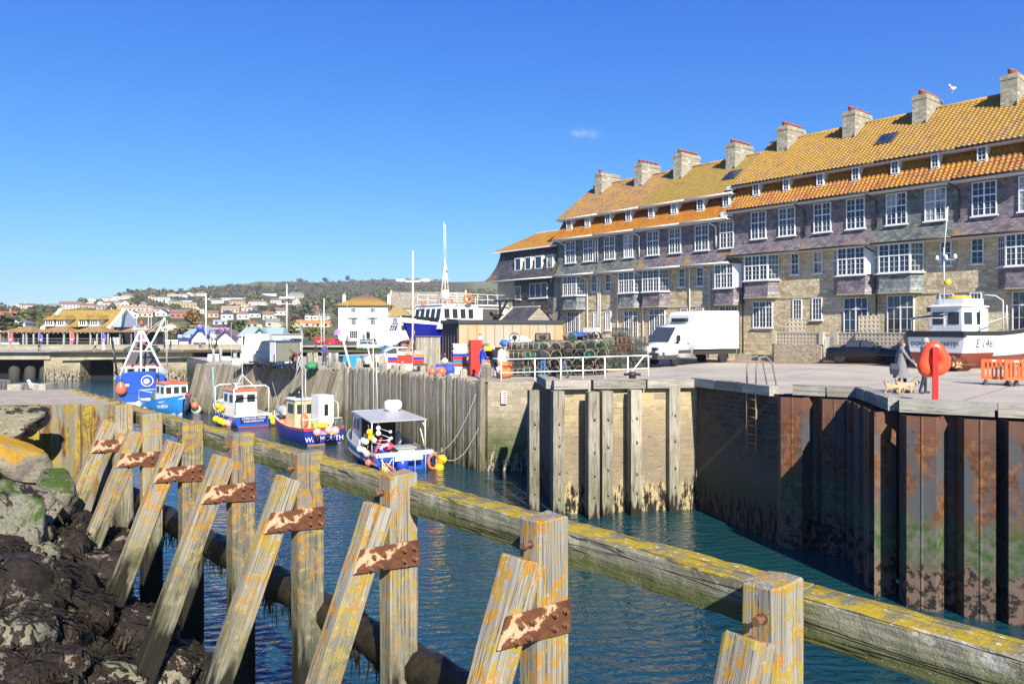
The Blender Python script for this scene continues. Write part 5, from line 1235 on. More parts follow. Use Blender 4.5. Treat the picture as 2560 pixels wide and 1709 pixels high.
mb = MB(); mb.add([A(1490,1.4,655),A(1545,10.5,655),A(1490,6.2,380)],[(0,1,2)]); mb.add([A(1500,1.2,655),A(1560,3,655),A(1535,4,480),A(1500,6.2,385)],[(0,1,2,3)]); mb.build('gable_wall', paint((.40,.44,.50),.7), t)
for c0, c1 in ((585,700),(745,860),(1055,1170),(1215,1330)):
    mb = MB(); a, b = A(c0,.9,645), A(c1,.9,550); mb.box((a[0],.9,a[2]),(b[0],4,b[2])); d = mb.build('dormer', WHITE, t)
    w_ = (b[0]-a[0])
    for k in range(3):
        mb = MB(); x = a[0]+w_*(.14+k*.27); mb.box((x,.86,a[2]+.25),(x+w_*.17,.9,b[2]-.2)); mb.build('pane', DARKWIN, d)
    mb = MB(); mb.add([(a[0]-.4,.5,b[2]),(b[0]+.4,.5,b[2]),((a[0]+b[0])/2,2.0,b[2]+.8),((a[0]+b[0])/2,4.8,b[2]+.8),(a[0]-.4,4.2,b[2]),(b[0]+.4,4.2,b[2])],[(0,1,2),(0,2,3,4),(1,5,3,2)]); mb.build('dormer_roof', GOLD, d)
for c0, pk, c1 in ((120,400,600),(590,870,1090),(1085,1340,1640)):
    mb = MB(); mb.add([A(c0,-3,728),A(c1,-3,728),A(c1,3,728),A(c0,3,728),A(pk-40,0,642),A(pk+40,0,642)],[(0,1,5,4),(1,2,5),(3,0,4),(2,3,4,5)]); mb.build('veranda_roof', BROWNT, t)
mb = MB(); a, b = A(130,-2.8,742), A(1640,-2.8,728); mb.box((a[0],-2.8,a[2]),(b[0],2.6,b[2])); mb.build('veranda_fascia', paint((.05,.045,.04),.7), t)
mb = MB(); a, b = A(125,1.5,742), A(1640,1.5,730); mb.box((a[0],1.5,0),(b[0],2.4,a[2])); mb.build('veranda_shade_box', paint((.02,.022,.026),.6), t)  # near-black box added so the space under the veranda reads as shaded
for c in (150,470,515,612,800,1028,1120,1210,1390,1480,1630):
    mb = MB(); a = A(c,-2.6,742); mb.cb((a[0],-2.6,a[2]/2),(.22,.22,a[2])); mb.build('veranda_post', paint((.36,.36,.33),.8), t)
mb = MB(); a, b = A(105,-2.5,0), A(400,0,0); mb.box((a[0],-2.5,0),(b[0],-2.2,.75)); mb.build('low_wall', WHITE, t)
mb = MB(); a, b = A(930,-2.5,0), A(1770,0,0); mb.box((a[0],-2.7,0),(b[0],-2.3,.7)); mb.build('dark_counter', paint((.03,.033,.04),.5), t)
for c in range(160,1600,62):
    mb = MB(); a = A(c,-3.05,738); mb.sph(a, .07, 6, 4); mb.build('festoon_bulb', paint((.85,.65,.35),.4), t)
t = thing('pavilion', 'small open pavilion with orange hipped roof right of the restaurant', 'pavilion', (RX(1880),YR+2,-.75)); ox = t.location
mb = MB(); mb.add([A(1670,-3,725),A(2080,-3,725),A(2080,4,725),A(1670,4,725),A(1850,0,640),A(1920,0,640)],[(0,1,5,4),(1,2,5),(3,0,4),(2,3,4,5)]); mb.build('roof', BROWNT, t)
mb = MB(); a, b = A(1690,1.5,725), A(2050,1.5,725); mb.box((a[0],1.5,0),(b[0],4,a[2])); mb.build('wall', paint((.04,.045,.05),.6), t)
for c in (1700,1860,2040):
    mb = MB(); a = A(c,-2.5,725); mb.cb((a[0],-2.5,a[2]/2),(.2,.2,a[2])); mb.build('post', paint((.2,.19,.17),.8), t)
for i, c in enumerate(range(1680,1800,19)):
    mb = MB(); mb.cb((RX(c),YR-3,-.1),(.1,.1,1.9)); tag(mb.build('bollard', WHITE), 'white timber bollard in the row beside the restaurant veranda', 'bollard', 'white bollards beside the restaurant')
def flag(cx, top, col, lab):
    x = RX(cx, 16.2); y = F/16.2+2; zt_ = RZ(top, 16.2); t = thing('feather_flag', lab, 'flag', (x,y,-.75), 0)
    mb = MB(); mb.tube([(0,0,0),(0,0,zt_+.75)], .03, 6); mb.build('pole', paint((.5,.5,.5)), t); H = zt_+.75
    mb = MB()
    def fn(u, v): return (.03+u*.72*(.55+.45*math.sin(v*2.6)), .05*math.sin(u*4+v*3), H*.28+v*H*.7-u*.25)
    mb.grid(fn, 5, 8, 0, True); fl = mb.build('banner', paint(col,.8,.1), t)
    mb = MB(); mb.lathe([(.19,0),(.19,.012),(0,.012)], 14, M=Matrix.Translation((.36,-.07,H*.5)) @ Matrix.Rotation(R(90),4,'X')); mb.build('round_emblem', paint((.72,.66,.74)), fl)
RED_, PUR_ = (.70,.10,.11), (.13,.09,.42)
flag(-2,722,RED_,'red feather flag cut off by the left edge'); flag(425,735,PUR_,'small purple feather flag behind the first walker on the bridge'); flag(872,712,RED_,'red feather flag in the middle of the seafront rail'); flag(1320,728,PUR_,'purple feather flag above the two walkers on the bridge'); flag(1795,715,PUR_,'purple feather flag just left of the trawler mast'); flag(1895,712,RED_,'red feather flag right next to the trawler mast')
# ------------------------------------------------------------------ kiosks
S = 15.4; YK = F/S
def KX(cx): return (400+cx/5.593-CX)/S
def KZ(cy): return EYE-(700+cy/5.593-HY)/S
LBL = paint((.30,.38,.45),.5,.1)
def kiosk(name, label, x0, x1, g0, g1, cyap, cyeave, col, roofx, roofcy, roofm, signs):
    t = thing(name, label, 'kiosk', (KX((g0+g1)/2),YK,-.75)); o = t.location
    A = lambda cx, y, cy: (KX(cx)-o.x, y, KZ(cy)-o.z)
    mb = MB(); a, b = A(x0,0,cyeave), A(x1,0,cyeave); mb.box((a[0],.6,0),(b[0],5,a[2])); g, h = A(g0,0,cyeave+12), A(g1,0,cyap+18); m_ = (A(g0,0,0)[0]+A(g1,0,0)[0])/2
    mb.box((g[0],0,0),(h[0],.59,g[2])); mb.add([(g[0],0,g[2]),(h[0],0,g[2]),(m_,0,h[2]),(g[0],4,g[2]),(h[0],4,g[2]),(m_,4,h[2])],[(0,1,2),(3,5,4)]); mb.build('wall', WHITE, t)
    mb = MB(); c, d = A(roofx[0],0,roofcy[1]), A(roofx[1],0,roofcy[0]); mb.add([(c[0],.2,c[2]),(d[0],.2,c[2]),(d[0]-.5,3,d[2]),(c[0]+.5,3,d[2]),(c[0],5.6,c[2]),(d[0],5.6,c[2])],[(0,1,2,3),(3,2,5,4),(0,3,4),(1,5,2)])
    e = A(0,0,cyap)[2]; mb.add([(g[0]-.25,-.3,g[2]-.1),(m_,-.3,e),(h[0]+.25,-.3,g[2]-.1),(g[0]-.25,4,g[2]-.1),(m_,4,e),(h[0]+.25,4,g[2]-.1)],[(0,3,4,1),(1,4,5,2)]); mb.build('roof', roofm, t)
    for sx in (g[0]-.3, h[0]+.3):
        mb = MB(); mb.beam((sx,-.38,g[2]-.35),(m_,-.38,e-.08),.08,.62,0,(0,1,0)); bb = mb.build('gable_board', col, t)
        mb = MB(); p, q = Vector((sx,-.44,g[2]-.3)), Vector((m_,-.44,e-.1)); mb.beam(p.lerp(q,.25),p.lerp(q,.8),.03,.16,0,(0,1,0)); mb.build('lettering', WHITE, bb)
    return t, A, (g, h, m_, e)
BL, PU, GR = paint((.025,.055,.36),.5,.05), paint((.20,.05,.26),.5,.05), paint((.14,.30,.22),.6,.1)
t, A, gg = kiosk('blue_kiosk','white seafront kiosk with blue fascia boards and blue gable sign',250,700,445,705,650,800,BL,(290,560),(680,765),LBL,0)
mb = MB(); a, b = A(245,-.1,812), A(445,-.1,755); mb.box((a[0],-.2,a[2]),(b[0],-.1,b[2])); sg = mb.build('sign_board', BL, t)
for k in range(3): mb = MB(); mb.box((a[0]+.15,-.23,a[2]+.12+k*.18),(a[0]+.85,-.2,a[2]+.2+k*.18)); mb.build('lettering', WHITE, sg); mb = MB(); mb.box((b[0]-.9,-.23,a[2]+.12+k*.18),(b[0]-.12,-.2,a[2]+.2+k*.18)); mb.build('lettering', WHITE, sg)
mb = MB(); mb.lathe([(.24,0),(.24,.03),(0,.03)],14,M=Matrix.Translation(((a[0]+b[0])/2,-.2,(a[2]+b[2])/2)) @ Matrix.Rotation(R(90),4,'X')); mb.build('round_emblem', paint((.30,.45,.75)), sg)
mb = MB(); g, h, m_, e = gg
mb.prism([(-.5,-.5),(.5,-.5),(.75,.1),(.35,.1),(0,.62),(-.35,.1),(-.75,.1)],-.05,.05,0,Matrix.Translation((m_,-.5,e-.05)) @ Matrix.Rotation(R(90),4,'X')); q = mb.build('shell_finial', BL, t)
for k in range(3): mb = MB(); mb.cb((m_-.2+k*.2,-.56,e-.05+.05*(k==1)),(.06,.02,.7)); mb.build('ray', WHITE, q)
a, b = A(395,-.02,925), A(425,0,825); mb = MB(); mb.box((a[0],-.04,a[2]),(b[0],-.001,b[2])); mb.build('door_panel', PU, t)
a, b = A(440,-.02,925), A(640,0,870); mb = MB(); mb.box((a[0]+.3,-.04,a[2]),(b[0],-.001,b[2])); mb.build('serving_hatch', paint((.03,.06,.14),.4), t)
t, A, gg = kiosk('purple_kiosk','white seafront kiosk with purple gable boards reading ice cream',700,1135,800,1065,690,795,PU,(715,930),(700,760),paint((.16,.155,.14),.8,.2),0)
g, h, m_, e = gg; mb = MB(); a, b = A(715,.3,700), A(920,.3,656); mb.box((a[0],.3,a[2]),(b[0],.38,b[2])); sg = mb.build('sign_board', PU, t)
shear_text('ICE CREAM  ICE CREAM', .34, 'lettering', WHITE, sg, Matrix.Translation(((a[0]+b[0])/2,.28,(a[2]+b[2])/2)) @ Matrix.Rotation(R(90),4,'X'))
mb = MB(); mb.lathe([(.36,0),(.36,.05),(0,.05)],18,M=Matrix.Translation((m_,-.42,e+.0)) @ Matrix.Rotation(R(90),4,'X')); q = mb.build('round_sign', PU, t); mb = MB(); mb.tube([(m_+.34*math.cos(k*.35),-.48,e+.34*math.sin(k*.35)) for k in range(18)],.025,4,closed=True); mb.build('rim', WHITE, q)
mb = MB(); a, b = A(840,-.02,880), A(1020,0,800); mb.box((a[0],-.05,a[2]),(b[0],-.001,b[2])); mb.build('shutter', paint((.74,.74,.73),.4), t)
t, A, gg = kiosk('green_kiosk','white seafront kiosk with pale green trim, round sign and long blue grey roof',1130,1690,1290,1525,660,780,GR,(1065,1705),(660,785),LBL,0)
g, h, m_, e = gg; mb = MB(); mb.lathe([(.42,0),(.42,.05),(0,.05)],18,M=Matrix.Translation((m_,-.42,e+.05)) @ Matrix.Rotation(R(90),4,'X')); q = mb.build('round_sign', paint((.70,.74,.66)), t); mb = MB(); mb.lathe([(.3,0),(.3,.03),(0,.03)],18,M=Matrix.Translation((m_,-.47,e+.05)) @ Matrix.Rotation(R(90),4,'X')); mb.build('emblem', paint((.30,.42,.22)), q)
mb = MB(); a, b = A(1130,.5,930), A(1230,0,795); mb.box((a[0],.55,a[2]),(b[0],.6,b[2])); mb.build('open_front', paint((.05,.05,.05)), t)
# ------------------------------------------------------------------ the white inn and the long roof behind it
S = 10.2; YP = F/S
IX = lambda cx: (800+cx/5.107-CX)/S
IZ = lambda cy: EYE-(640+cy/5.107-HY)/S
t = thing('inn', 'three storey white inn with hipped slate roof and yellow lichen facing the harbour', 'inn', (IX(545),YP,-.6)); o = t.location
A = lambda cx, y, cy: (IX(cx)-o.x, y, IZ(cy)-o.z)
mb = MB(); a, b = A(235,0,0), A(860,0,628); mb.box((a[0],0,-.5),(b[0],10,b[2])); mb.build('wall', paint((.80,.80,.78),.6,.04), t)
INR = m_tile((.12,.09,.10),(.52,.31,.015), 1.25, .3, .22, lich2=(.40,.22,.02), key='inn', fade=(11.2,9.4,1.4))
mb = MB(); ap = A(540,5,455); l, r_ = A(205,-.5,630), A(890,-.5,630); mb.add([l,r_,(r_[0],10.5,r_[2]),(l[0],10.5,l[2]),ap,(ap[0],5.5,ap[2])],[(0,1,4),(1,2,5,4),(2,3,5),(3,0,4,5)]); ro = mb.build('roof', INR, t)
for c in (253,840): mb = MB(); p = A(c,6,480); mb.cb((p[0],5,p[2]-1.4),(.7,.7,2.8)); ch = mb.build('chimney', WHITE, t); mb = MB(); mb.lathe([(.15,0),(.12,.5),(0,.5)],8,M=Matrix.Translation((p[0],5,p[2]))); mb.build('chimney_pot', paint((.5,.32,.2)), ch)
mb = MB(); mb.box((l[0],-.5,l[2]-.22),(r_[0],0,l[2]-.01)); mb.build('eaves', paint((.05,.05,.05)), t)
def iw(x0, x1, cy0, cy1, cols, rows, name='window', y=0):
    a, b = A(x0,0,cy1), A(x1,0,cy0); mb = MB(); mb.box((a[0],y-.03,a[2]),(b[0],y-.001,b[2])); p = mb.build(name, DARKWIN, t); mb = MB(); W, H = b[0]-a[0], b[2]-a[2]
    for k in range(cols+1): mb.cb((a[0]+W*k/cols,y-.04,a[2]+H/2),(.05,.07,H))
    for k in range(rows+1): mb.cb((a[0]+W/2,y-.045,a[2]+H*k/rows),(W,.075,.05))
    mb.build('glazing_bars', WHITE, p); mb = MB(); mb.box((a[0]-.2,y-.2,a[2]-.18),(b[0]+.2,y-.003,a[2]-.08)); mb.build('sill', WHITE, p)
iw(398,454,664,716,3,2); iw(644,702,664,716,3,2); iw(400,460,794,874,3,3); iw(645,702,785,874,3,3); iw(378,477,956,1046,4,3); iw(713,772,958,1046,3,3); iw(916,970,788,872,2,4,'window',2)
for x0, x1 in ((365,495),(608,740)): mb = MB(); a, b = A(x0,0,780), A(x1,0,785); mb.box((a[0],-.5,b[2]-.05),(b[0],-.004,a[2]+.15)); mb.build('bay_canopy', paint((.6,.6,.6)), t); mb = MB(); a, b = A(x0+8,0,905), A(x1-8,0,885); mb.box((a[0],-.3,a[2]),(b[0],-.004,b[2])); mb.build('bay_sill', WHITE, t)
mb = MB(); a, b = A(590,0,1068), A(640,0,985); mb.box((a[0],-.05,a[2]),(b[0],-.002,b[2])); mb.lathe([((b[0]-a[0])/2,0),((b[0]-a[0])/2,.05),(0,.05)],20,M=Matrix.Translation(((a[0]+b[0])/2,-.002,b[2])) @ Matrix.Rotation(R(90),4,'X')); mb.build('door', paint((.03,.03,.03)), t)
mb = MB(); a, b = A(545,0,1055), A(572,0,1000); mb.box((a[0],-.08,a[2]),(b[0],-.002,b[2])); mb.build('menu_board', paint((.06,.10,.3)), t)
LET = paint((.56,.56,.55),.6); Mx = Matrix.Rotation(R(90),4,'X')
p = A(545,-.02,712); shear_text('THE', .8, 'lettering', LET, t, Matrix.Translation((p[0],-.02,p[2])) @ Mx); p = A(548,-.02,752); shear_text('GEORGE', 1.05, 'lettering', LET, t, Matrix.Translation((p[0],-.02,p[2])) @ Mx)
mb = MB(); a, b = A(861,2,1060), A(1140,2,765); mb.box((a[0]+.01,2,-.5),(b[0],9,b[2])); mb.build('side_wing', paint((.80,.80,.78),.6,.04), t)
YR2 = m_tile((.25,.21,.15),(.44,.30,.03), .85, .3, .22, lich2=(.32,.24,.06), key='wing')
mb = MB(); a, b, c, d = A(855,1.6,768), A(1140,1.6,768), A(1000,5,640), A(870,5,640); mb.add([a,b,c,d,(a[0],9,a[2]),(b[0],9,b[2])],[(0,1,2,3),(1,5,2),(3,2,5,4)]); mb.build('wing_roof', YR2, t)
t = thing('long_roofed_building', 'long stone building with a grey and yellow roof behind the inn and the blue trawler', 'building', (IX(900),YP+16,-.6)); o = t.location
S2 = F/(YP+16); IX2 = lambda cx: (800+cx/5.107-CX)/S2; IZ2 = lambda cy: EYE-(640+cy/5.107-HY)/S2
A = lambda cx, y, cy: (IX2(cx)-o.x, y, IZ2(cy)-o.z)
mb = MB(); a, b = A(880,0,665), A(1850,0,665); mb.box((a[0],0,0),(b[0],9,a[2])); mb.build('wall', FW2, t)
mb = MB(); c = A(880,4.5,448); strip(mb, [(-.3,a[2]),(4.5,c[2])], a[0], b[0]); strip(mb, [(4.5,c[2]),(9.3,a[2])], a[0], b[0]); mb.build('roof', m_tile((.27,.24,.20),(.42,.29,.03), .66, .3, .22, lich2=(.30,.25,.14), key='lr', fade=(10.2,6.8,3.0)), t)
for x in (a[0],b[0]): mb = MB(); mb.beam((x,-.4,a[2]+.1),(x,4.5,c[2]+.35),.5,.5); mb.build('gable_coping', paint((.46,.38,.22),.9,.2), t)

# ------------------------------------------------------------------ air
mb = MB(); mb.box((-2600,-80,-12),(2600,2400,190)); hz = mb.build('haze', None); hm = bpy.data.materials.new('haze'); hm.use_nodes = True; hm.node_tree.nodes.clear()
ho = hm.node_tree.nodes.new('ShaderNodeOutputMaterial'); hv = hm.node_tree.nodes.new('ShaderNodeVolumePrincipled'); hv.inputs['Density'].default_value = .00016; hv.inputs['Color'].default_value = (.82,.90,1,1); hv.inputs['Anisotropy'].default_value = .2
hm.node_tree.links.new(hv.outputs[0], ho.inputs['Volume']); hz.data.materials.clear(); hz.data.materials.append(hm); tag(hz, 'thin pale sea air over the village and the hill', 'haze', kind='stuff')
# ------------------------------------------------------------------ boats (local x towards the bow, z = 0 at the waterline)
def gel(c, r=.3): return paint(c, r, .14, 0, 1.5)
WHT, BLU, DBL, LBLU, REDB, ORA, YEL, PNK, GRY, BLK_ = gel((.78,.78,.75)), gel((.02,.085,.42)), gel((.015,.03,.16)), gel((.03,.22,.60)), gel((.50,.05,.04)), gel((.72,.16,.05)), gel((.80,.50,.02)), gel((.75,.30,.28)), gel((.40,.41,.41)), gel((.02,.02,.022))
DECK = paint((.30,.31,.31), .8, .2); WGLASS = paint((.03,.04,.045), .1); STEELT = paint((.62,.62,.60), .35, .2); NETM = paint((.05,.09,.07), .9, .3); ROPEM = paint((.42,.38,.30), .9, .2); ANTI = paint((.30,.07,.05), .8, .3); WOODM = paint((.30,.17,.08), .7, .2)
def hull(par, L, B, draft, free, bow=.6, stern=.1, transom=.85, rake=.5, cols=None, band=.12, deck=.35, n=22, flare=1.0, full=.5, inner=WHT, bootz=.08, name='hull'):
    cols = cols or [BLU, ANTI, BLK_]
    def half(u):
        if u < full: a = u/full; return B/2*(transom+(1-transom)*math.sin(a*math.pi/2))
        a = (u-full)/(1-full); return B/2*max(.012, (1-a**2.3))**.75
    def zg(u): return free + bow*max(0,(u-.25)/.75)**1.8 + stern*max(0,.3-u)/.3
    def pt(u, t, sgn, off=0):
        hb = half(u); g = zg(u); zk = -draft*(1-max(0,(u-.75)/.25)**2*.8); z = zk+(g-zk)*t
        low = (1-(1-min(1,t*1.35))**2.2)**(.62) if t < .74 else 1
        fl = low*(.86+.14*t) if u < .6 else low**(1+1.2*(u-.6)/.4*flare)*(.8+.2*t)
        x = -L/2+L*u+rake*(t-.35)*max(0,(u-.7)/.3)**1.5
        return Vector((x-off*0, sgn*max(0.0,(hb*fl-off)), z))
    ts = [0,.1,.22,.34,.44,.52,.6,.68,.76,.84,.9,1.0]
    mb = MB(); rows = []
    for sgn in (1,-1):
        for i in range(n):
            for j in range(len(ts)-1):
                q = [pt(i/n,ts[j],sgn), pt((i+1)/n,ts[j],sgn), pt((i+1)/n,ts[j+1],sgn), pt(i/n,ts[j+1],sgn)]
                zc = sum(p.z for p in q)/4
                m = 1 if zc < bootz else (2 if q[2].z > zg((i+.5)/n)-band*1.1 and j == len(ts)-2 else 0)
                mb.add(q, [(0,1,2,3) if sgn == -1 else (3,2,1,0)], m, None, True)
    for j in range(len(ts)-1):
        q = [pt(0,ts[j],-1), pt(0,ts[j],1), pt(0,ts[j+1],1), pt(0,ts[j+1],-1)]
        zc = sum(p.z for p in q)/4; mb.add(q, [(3,2,1,0)], 1 if zc < bootz else (2 if j == len(ts)-2 else 0))
    h = mb.build(name, cols, par)
    mb = MB()
    for sgn in (1,-1):
        for i in range(n):
            a, b = i/n, (i+1)/n; o = .07
            A_, B_ = pt(a,1,sgn), pt(b,1,sgn); C, D_ = pt(a,1,sgn,o), pt(b,1,sgn,o); dz = Vector((0,0,-deck))
            mb.add([A_,B_,D_,C], [(0,1,2,3) if sgn == 1 else (3,2,1,0)]); mb.add([C,D_,D_+dz,C+dz], [(0,1,2,3),(3,2,1,0)][:1] if sgn == 1 else [(3,2,1,0)])
    a, b = pt(0,1,1,.07), pt(0,1,-1,.07); f = Vector((.07,0,0)); dz = Vector((0,0,-deck)); A_, B_ = pt(0,1,1), pt(0,1,-1)
    mb.add([A_,a+f,b+f,B_],[(0,1,2,3)]); mb.add([a+f,a+f+dz,b+f+dz,b+f],[(0,1,2,3)]); mb.build('bulwark', inner, par)
    mb = MB()
    for i in range(n):
        a, b = i/n, (i+1)/n; dz = Vector((0,0,-deck+.01)); mb.add([pt(a,1,1,.05)+dz,pt(b,1,1,.05)+dz,pt(b,1,-1,.05)+dz,pt(a,1,-1,.05)+dz],[(3,2,1,0)])
    mb.build('deck', DECK, par)
    return pt, zg
def cabin(par, x0, x1, w, z0, z1, mat, roofm, wins=(3,2), tap=.06, rake=.15, name='wheelhouse', wz=(.55,.86), eave=.08, door=False):
    mb = MB(); a = w/2; b = a-tap
    mb.add([(x0,-a,z0),(x1,-a,z0),(x1,a,z0),(x0,a,z0),(x0+.03,-b,z1),(x1-rake,-b,z1),(x1-rake,b,z1),(x0+.03,b,z1)],[(3,2,1,0),(4,5,6,7),(0,1,5,4),(1,2,6,5),(2,3,7,6),(3,0,4,7)])
    c = mb.build(name, mat, par)
    mb = MB(); mb.loft([[(x0-eave,-b-eave,z1),(x1-rake+eave*1.6,-b-eave,z1),(x1-rake+eave*1.6,b+eave,z1),(x0-eave,b+eave,z1)],[(x0-eave,-b-eave,z1+.05),(x1-rake+eave*1.6,-b-eave,z1+.05),(x1-rake+eave*1.6,b+eave,z1+.05),(x0-eave,b+eave,z1+.05)],[(x0+.05,-b+.1,z1+.11),(x1-rake-.1,-b+.1,z1+.11),(x1-rake-.1,b-.1,z1+.11),(x0+.05,b-.1,z1+.11)]],0,None,False); mb.build('cabin_roof', roofm, c)
    H = z1-z0; za, zb = z0+H*wz[0], z0+H*wz[1]
    def lerp_y(z): return a+(b-a)*(z-z0)/H
    for sgn in (1,-1):
        for i in range(wins[0]):
            l = (x1-x0-rake); p = x0+l*(i+.18)/wins[0]; q = x0+l*(i+.82)/wins[0]; mb = MB(); e = .012*sgn
            mb.add([(p,sgn*lerp_y(za)+e,za),(q,sgn*lerp_y(za)+e,za),(q,sgn*lerp_y(zb)+e,zb),(p,sgn*lerp_y(zb)+e,zb)],[(0,1,2,3)]); mb.build('window', WGLASS, c)
    for i in range(wins[1]):
        for x_, y_ in ((0,0),):
            pass
        p = -b+2*b*(i+.15)/wins[1]; q = -b+2*b*(i+.85)/wins[1]; fx = lambda z: x1-rake*(z-z0)/H+.012
        mb = MB(); mb.add([(fx(za),p,za),(fx(za),q,za),(fx(zb),q,zb),(fx(zb),p,zb)],[(0,1,2,3)]); mb.build('window', WGLASS, c)
        mb = MB(); fb = lambda z: x0+.03*(z-z0)/H-.012; mb.add([(fb(za),p,za),(fb(zb),p,zb),(fb(zb),q,zb),(fb(za),q,za)],[(0,1,2,3)]); mb.build('window', WGLASS, c)
    return c
def part_tubes(par, name, mat, tubes, r=.03, n=6):
    for pts_ in tubes: mb = MB(); mb.tube(pts_, r, n); mb.build(name, mat, par)
def spot(px, py, s, dz=0): p = P(px, py, s); return (p.x, p.y, p.z+dz)
BUOYM = {}
def buoy(col, label, loc, r=.25, group=None, shape='round', rope=.5):
    k = (tuple(col), shape)
    if k not in BUOYM:
        m = gel(col, .35); mb = MB()
        if shape == 'round': mb.lathe([(0,-1),(.35,-.95),(.72,-.7),(.97,-.25),(1,.05),(.9,.45),(.62,.8),(.3,1.0),(.2,1.1),(.2,1.28),(0,1.3)], 16)
        elif shape == 'pear': mb.lathe([(0,-1),(.5,-.88),(.85,-.5),(.95,0),(.8,.6),(.5,1.15),(.25,1.5),(.22,1.7),(0,1.72)], 16)
        else: mb.lathe([(0,-2.1),(.6,-1.9),(.9,-1.4),(1,-.9),(1,.9),(.9,1.4),(.6,1.9),(.3,2.1),(.3,2.3),(0,2.3)], 14)
        tip = MB(); z = {'round':1.2,'pear':1.6}.get(shape, 2.15); tip.lathe([(.24,z-.12),(.27,z),(.24,z+.14),(.1,z+.16)], 10)
        rp = MB(); rp.tube([(0,0,z),(.05,.02,z+1.2)], .07, 5)
        BUOYM[k] = (mb.mesh('float', m), tip.mesh('eye', DBL if sum(col) > 1 else BLK_), rp.mesh('lanyard', ROPEM))
    t = thing('buoy', label, 'buoy', loc, 0, group, r)
    for n_, me in zip(('float','eye','lanyard'), BUOYM[k]):
        o = bpy.data.objects.new(n_, me); COL.objects.link(o); o.parent = t
    t.rotation_euler = (rng.uniform(-.2,.2), rng.uniform(-.2,.2), rng.uniform(0,6)); return t
CO, CY, CPK, CWH, CRD = (.85,.16,.08), (.85,.52,.01), (.82,.38,.34), (.78,.78,.70), (.75,.06,.06)
def wtext(body, size, par, mat, p, q, up=(0,0,1), ex=.004, name='lettering'):
    """letters centred at p, running along q"""
    x = Vector(q).normalized(); y = Vector(up); y = (y-x*y.dot(x)).normalized(); z = x.cross(y)
    M = Matrix(((x.x,y.x,z.x,p[0]),(x.y,y.y,z.y,p[1]),(x.z,y.z,z.z,p[2]),(0,0,0,1)))
    return shear_text(body, size, name, mat, par, M, ex)
def hull_text(body, size, par, mat, pt, u0, t0, sgn, L, H):
    o = shear_text(body, size, 'lettering', mat, par, Matrix.Identity(4), .004)
    for v in o.data.vertices:
        u, q = u0-sgn*v.co.x/L, t0+v.co.y/H; n_ = (pt(u+.01,q,sgn)-pt(u-.01,q,sgn)).cross(pt(u,q+.02,sgn)-pt(u,q-.02,sgn)).normalized(); n_ *= 1 if n_.y*sgn > 0 else -1
        v.co = pt(u,q,sgn)+n_*(.012+v.co.z)
    return o
# --- stern trawler
x, y = D(352, 26.6)
t = thing('trawler', 'large blue stern trawler with white A frame mast and crescent emblem beside the bridge', 'trawler', (x-6.5*.407, y+6.5*.914, WZ), R(114))
pt, zg = hull(t, 13, 4.5, 1.2, 2.15, 1.0, .55, .92, 1.0, [BLU,WHT,BLU], .1, .7, bootz=.12, full=.6)
T0 = -6.5
mb = MB(); mb.loft([[(T0-.02,-2.05,1.9),(T0-.02,2.05,1.9),(T0+.2,2.05,1.9),(T0+.2,-2.05,1.9)],[(T0-.06,-1.5,2.85),(T0-.06,1.5,2.85),(T0+.2,1.5,2.85),(T0+.2,-1.5,2.85)],[(T0-.06,-.9,3.02),(T0-.06,.9,3.02),(T0+.2,.9,3.02),(T0+.2,-.9,3.02)]],0,None,False); mb.build('raised_transom', BLU, t)
em = MB(); em.tube([(T0-.08,-.55+.5*math.cos(k*.35),2.1+.5*math.sin(k*.35)) for k in range(18)], .05, 5, closed=True); em.lathe([(.27,0),(.27,.04),(0,.04)],14,M=Matrix.Translation((T0-.06,-.5,2.05)) @ Matrix.Rotation(R(-90),4,'Y')); em.build('round_emblem', WHT, t)
mb = MB(); mb.cb((T0-.03,1.35,1.75),(.04,.75,.22)); mb.build('name_plate', gel((.7,.5,.55)), t)
mb = MB(); mb.box((T0-.05,-2.1,1.05),(T0+.02,2.1,1.13)); mb.build('rubbing_strake', BLU, t)
ax = T0+.5
part_tubes(t, 'gantry_leg', WHT, [[(ax,1.9,2.3),(ax+.3,0.1,6.9)],[(ax,-2.2,2.3),(ax+.3,-.1,6.9)],[(ax-.2,0,2.2),(ax+.3,0,6.9)]], .1, 8)
for z_, w_ in ((3.3,1.75),(4.9,1.0),(5.85,.55)): part_tubes(t, 'cross_bar', WHT, [[(ax+.1,w_,z_),(ax+.1,-w_*1.1,z_)]], .07)
mb = MB(); mb.cb((ax+.3,.1,7.0),(.5,1.3,.12)); mb.build('lamp_platform', WHT, t)
for yy in (.55,-.35): mb = MB(); mb.lathe([(.14,0),(.12,.18),(0,.2)],8,M=Matrix.Translation((ax+.25,yy,7.08))); mb.build('deck_lamp', GRY, t)
part_tubes(t, 'boom', WHT, [[(ax+.4,-.9,5.6),(ax+.6,-2.05,8.1)],[(ax+.3,-.2,4.7),(ax+.4,-.9,5.7)]], .11)
part_tubes(t, 'mast_stay', STEELT, [[(ax+.4,.1,6.4),(ax+.6,-2.0,8.0)],[(ax+.4,-.2,6.2),(ax+.6,-2.0,7.9)],[(ax+.6,-2.1,8.05),(ax+.2,-2.2,3.0)],[(ax+.3,.4,8.4),(ax+.3,.4,7)]], .025)
part_tubes(t, 'derrick', BLK_, [[(ax+1,2.0,2.2),(ax+1.3,2.55,6.2)]], .09)
c = cabin(t, -4.2, 1.5, 3.0, 1.5, 3.5, WHT, gel((.45,.12,.08)), (4,3), .1, .3, 'wheelhouse', (.5,.85)); mb = MB(); mb.box((-3.6,-1.2,3.6),(.5,1.2,4.9)); mb.build('upper_cabin', gel((.10,.10,.11)), t)
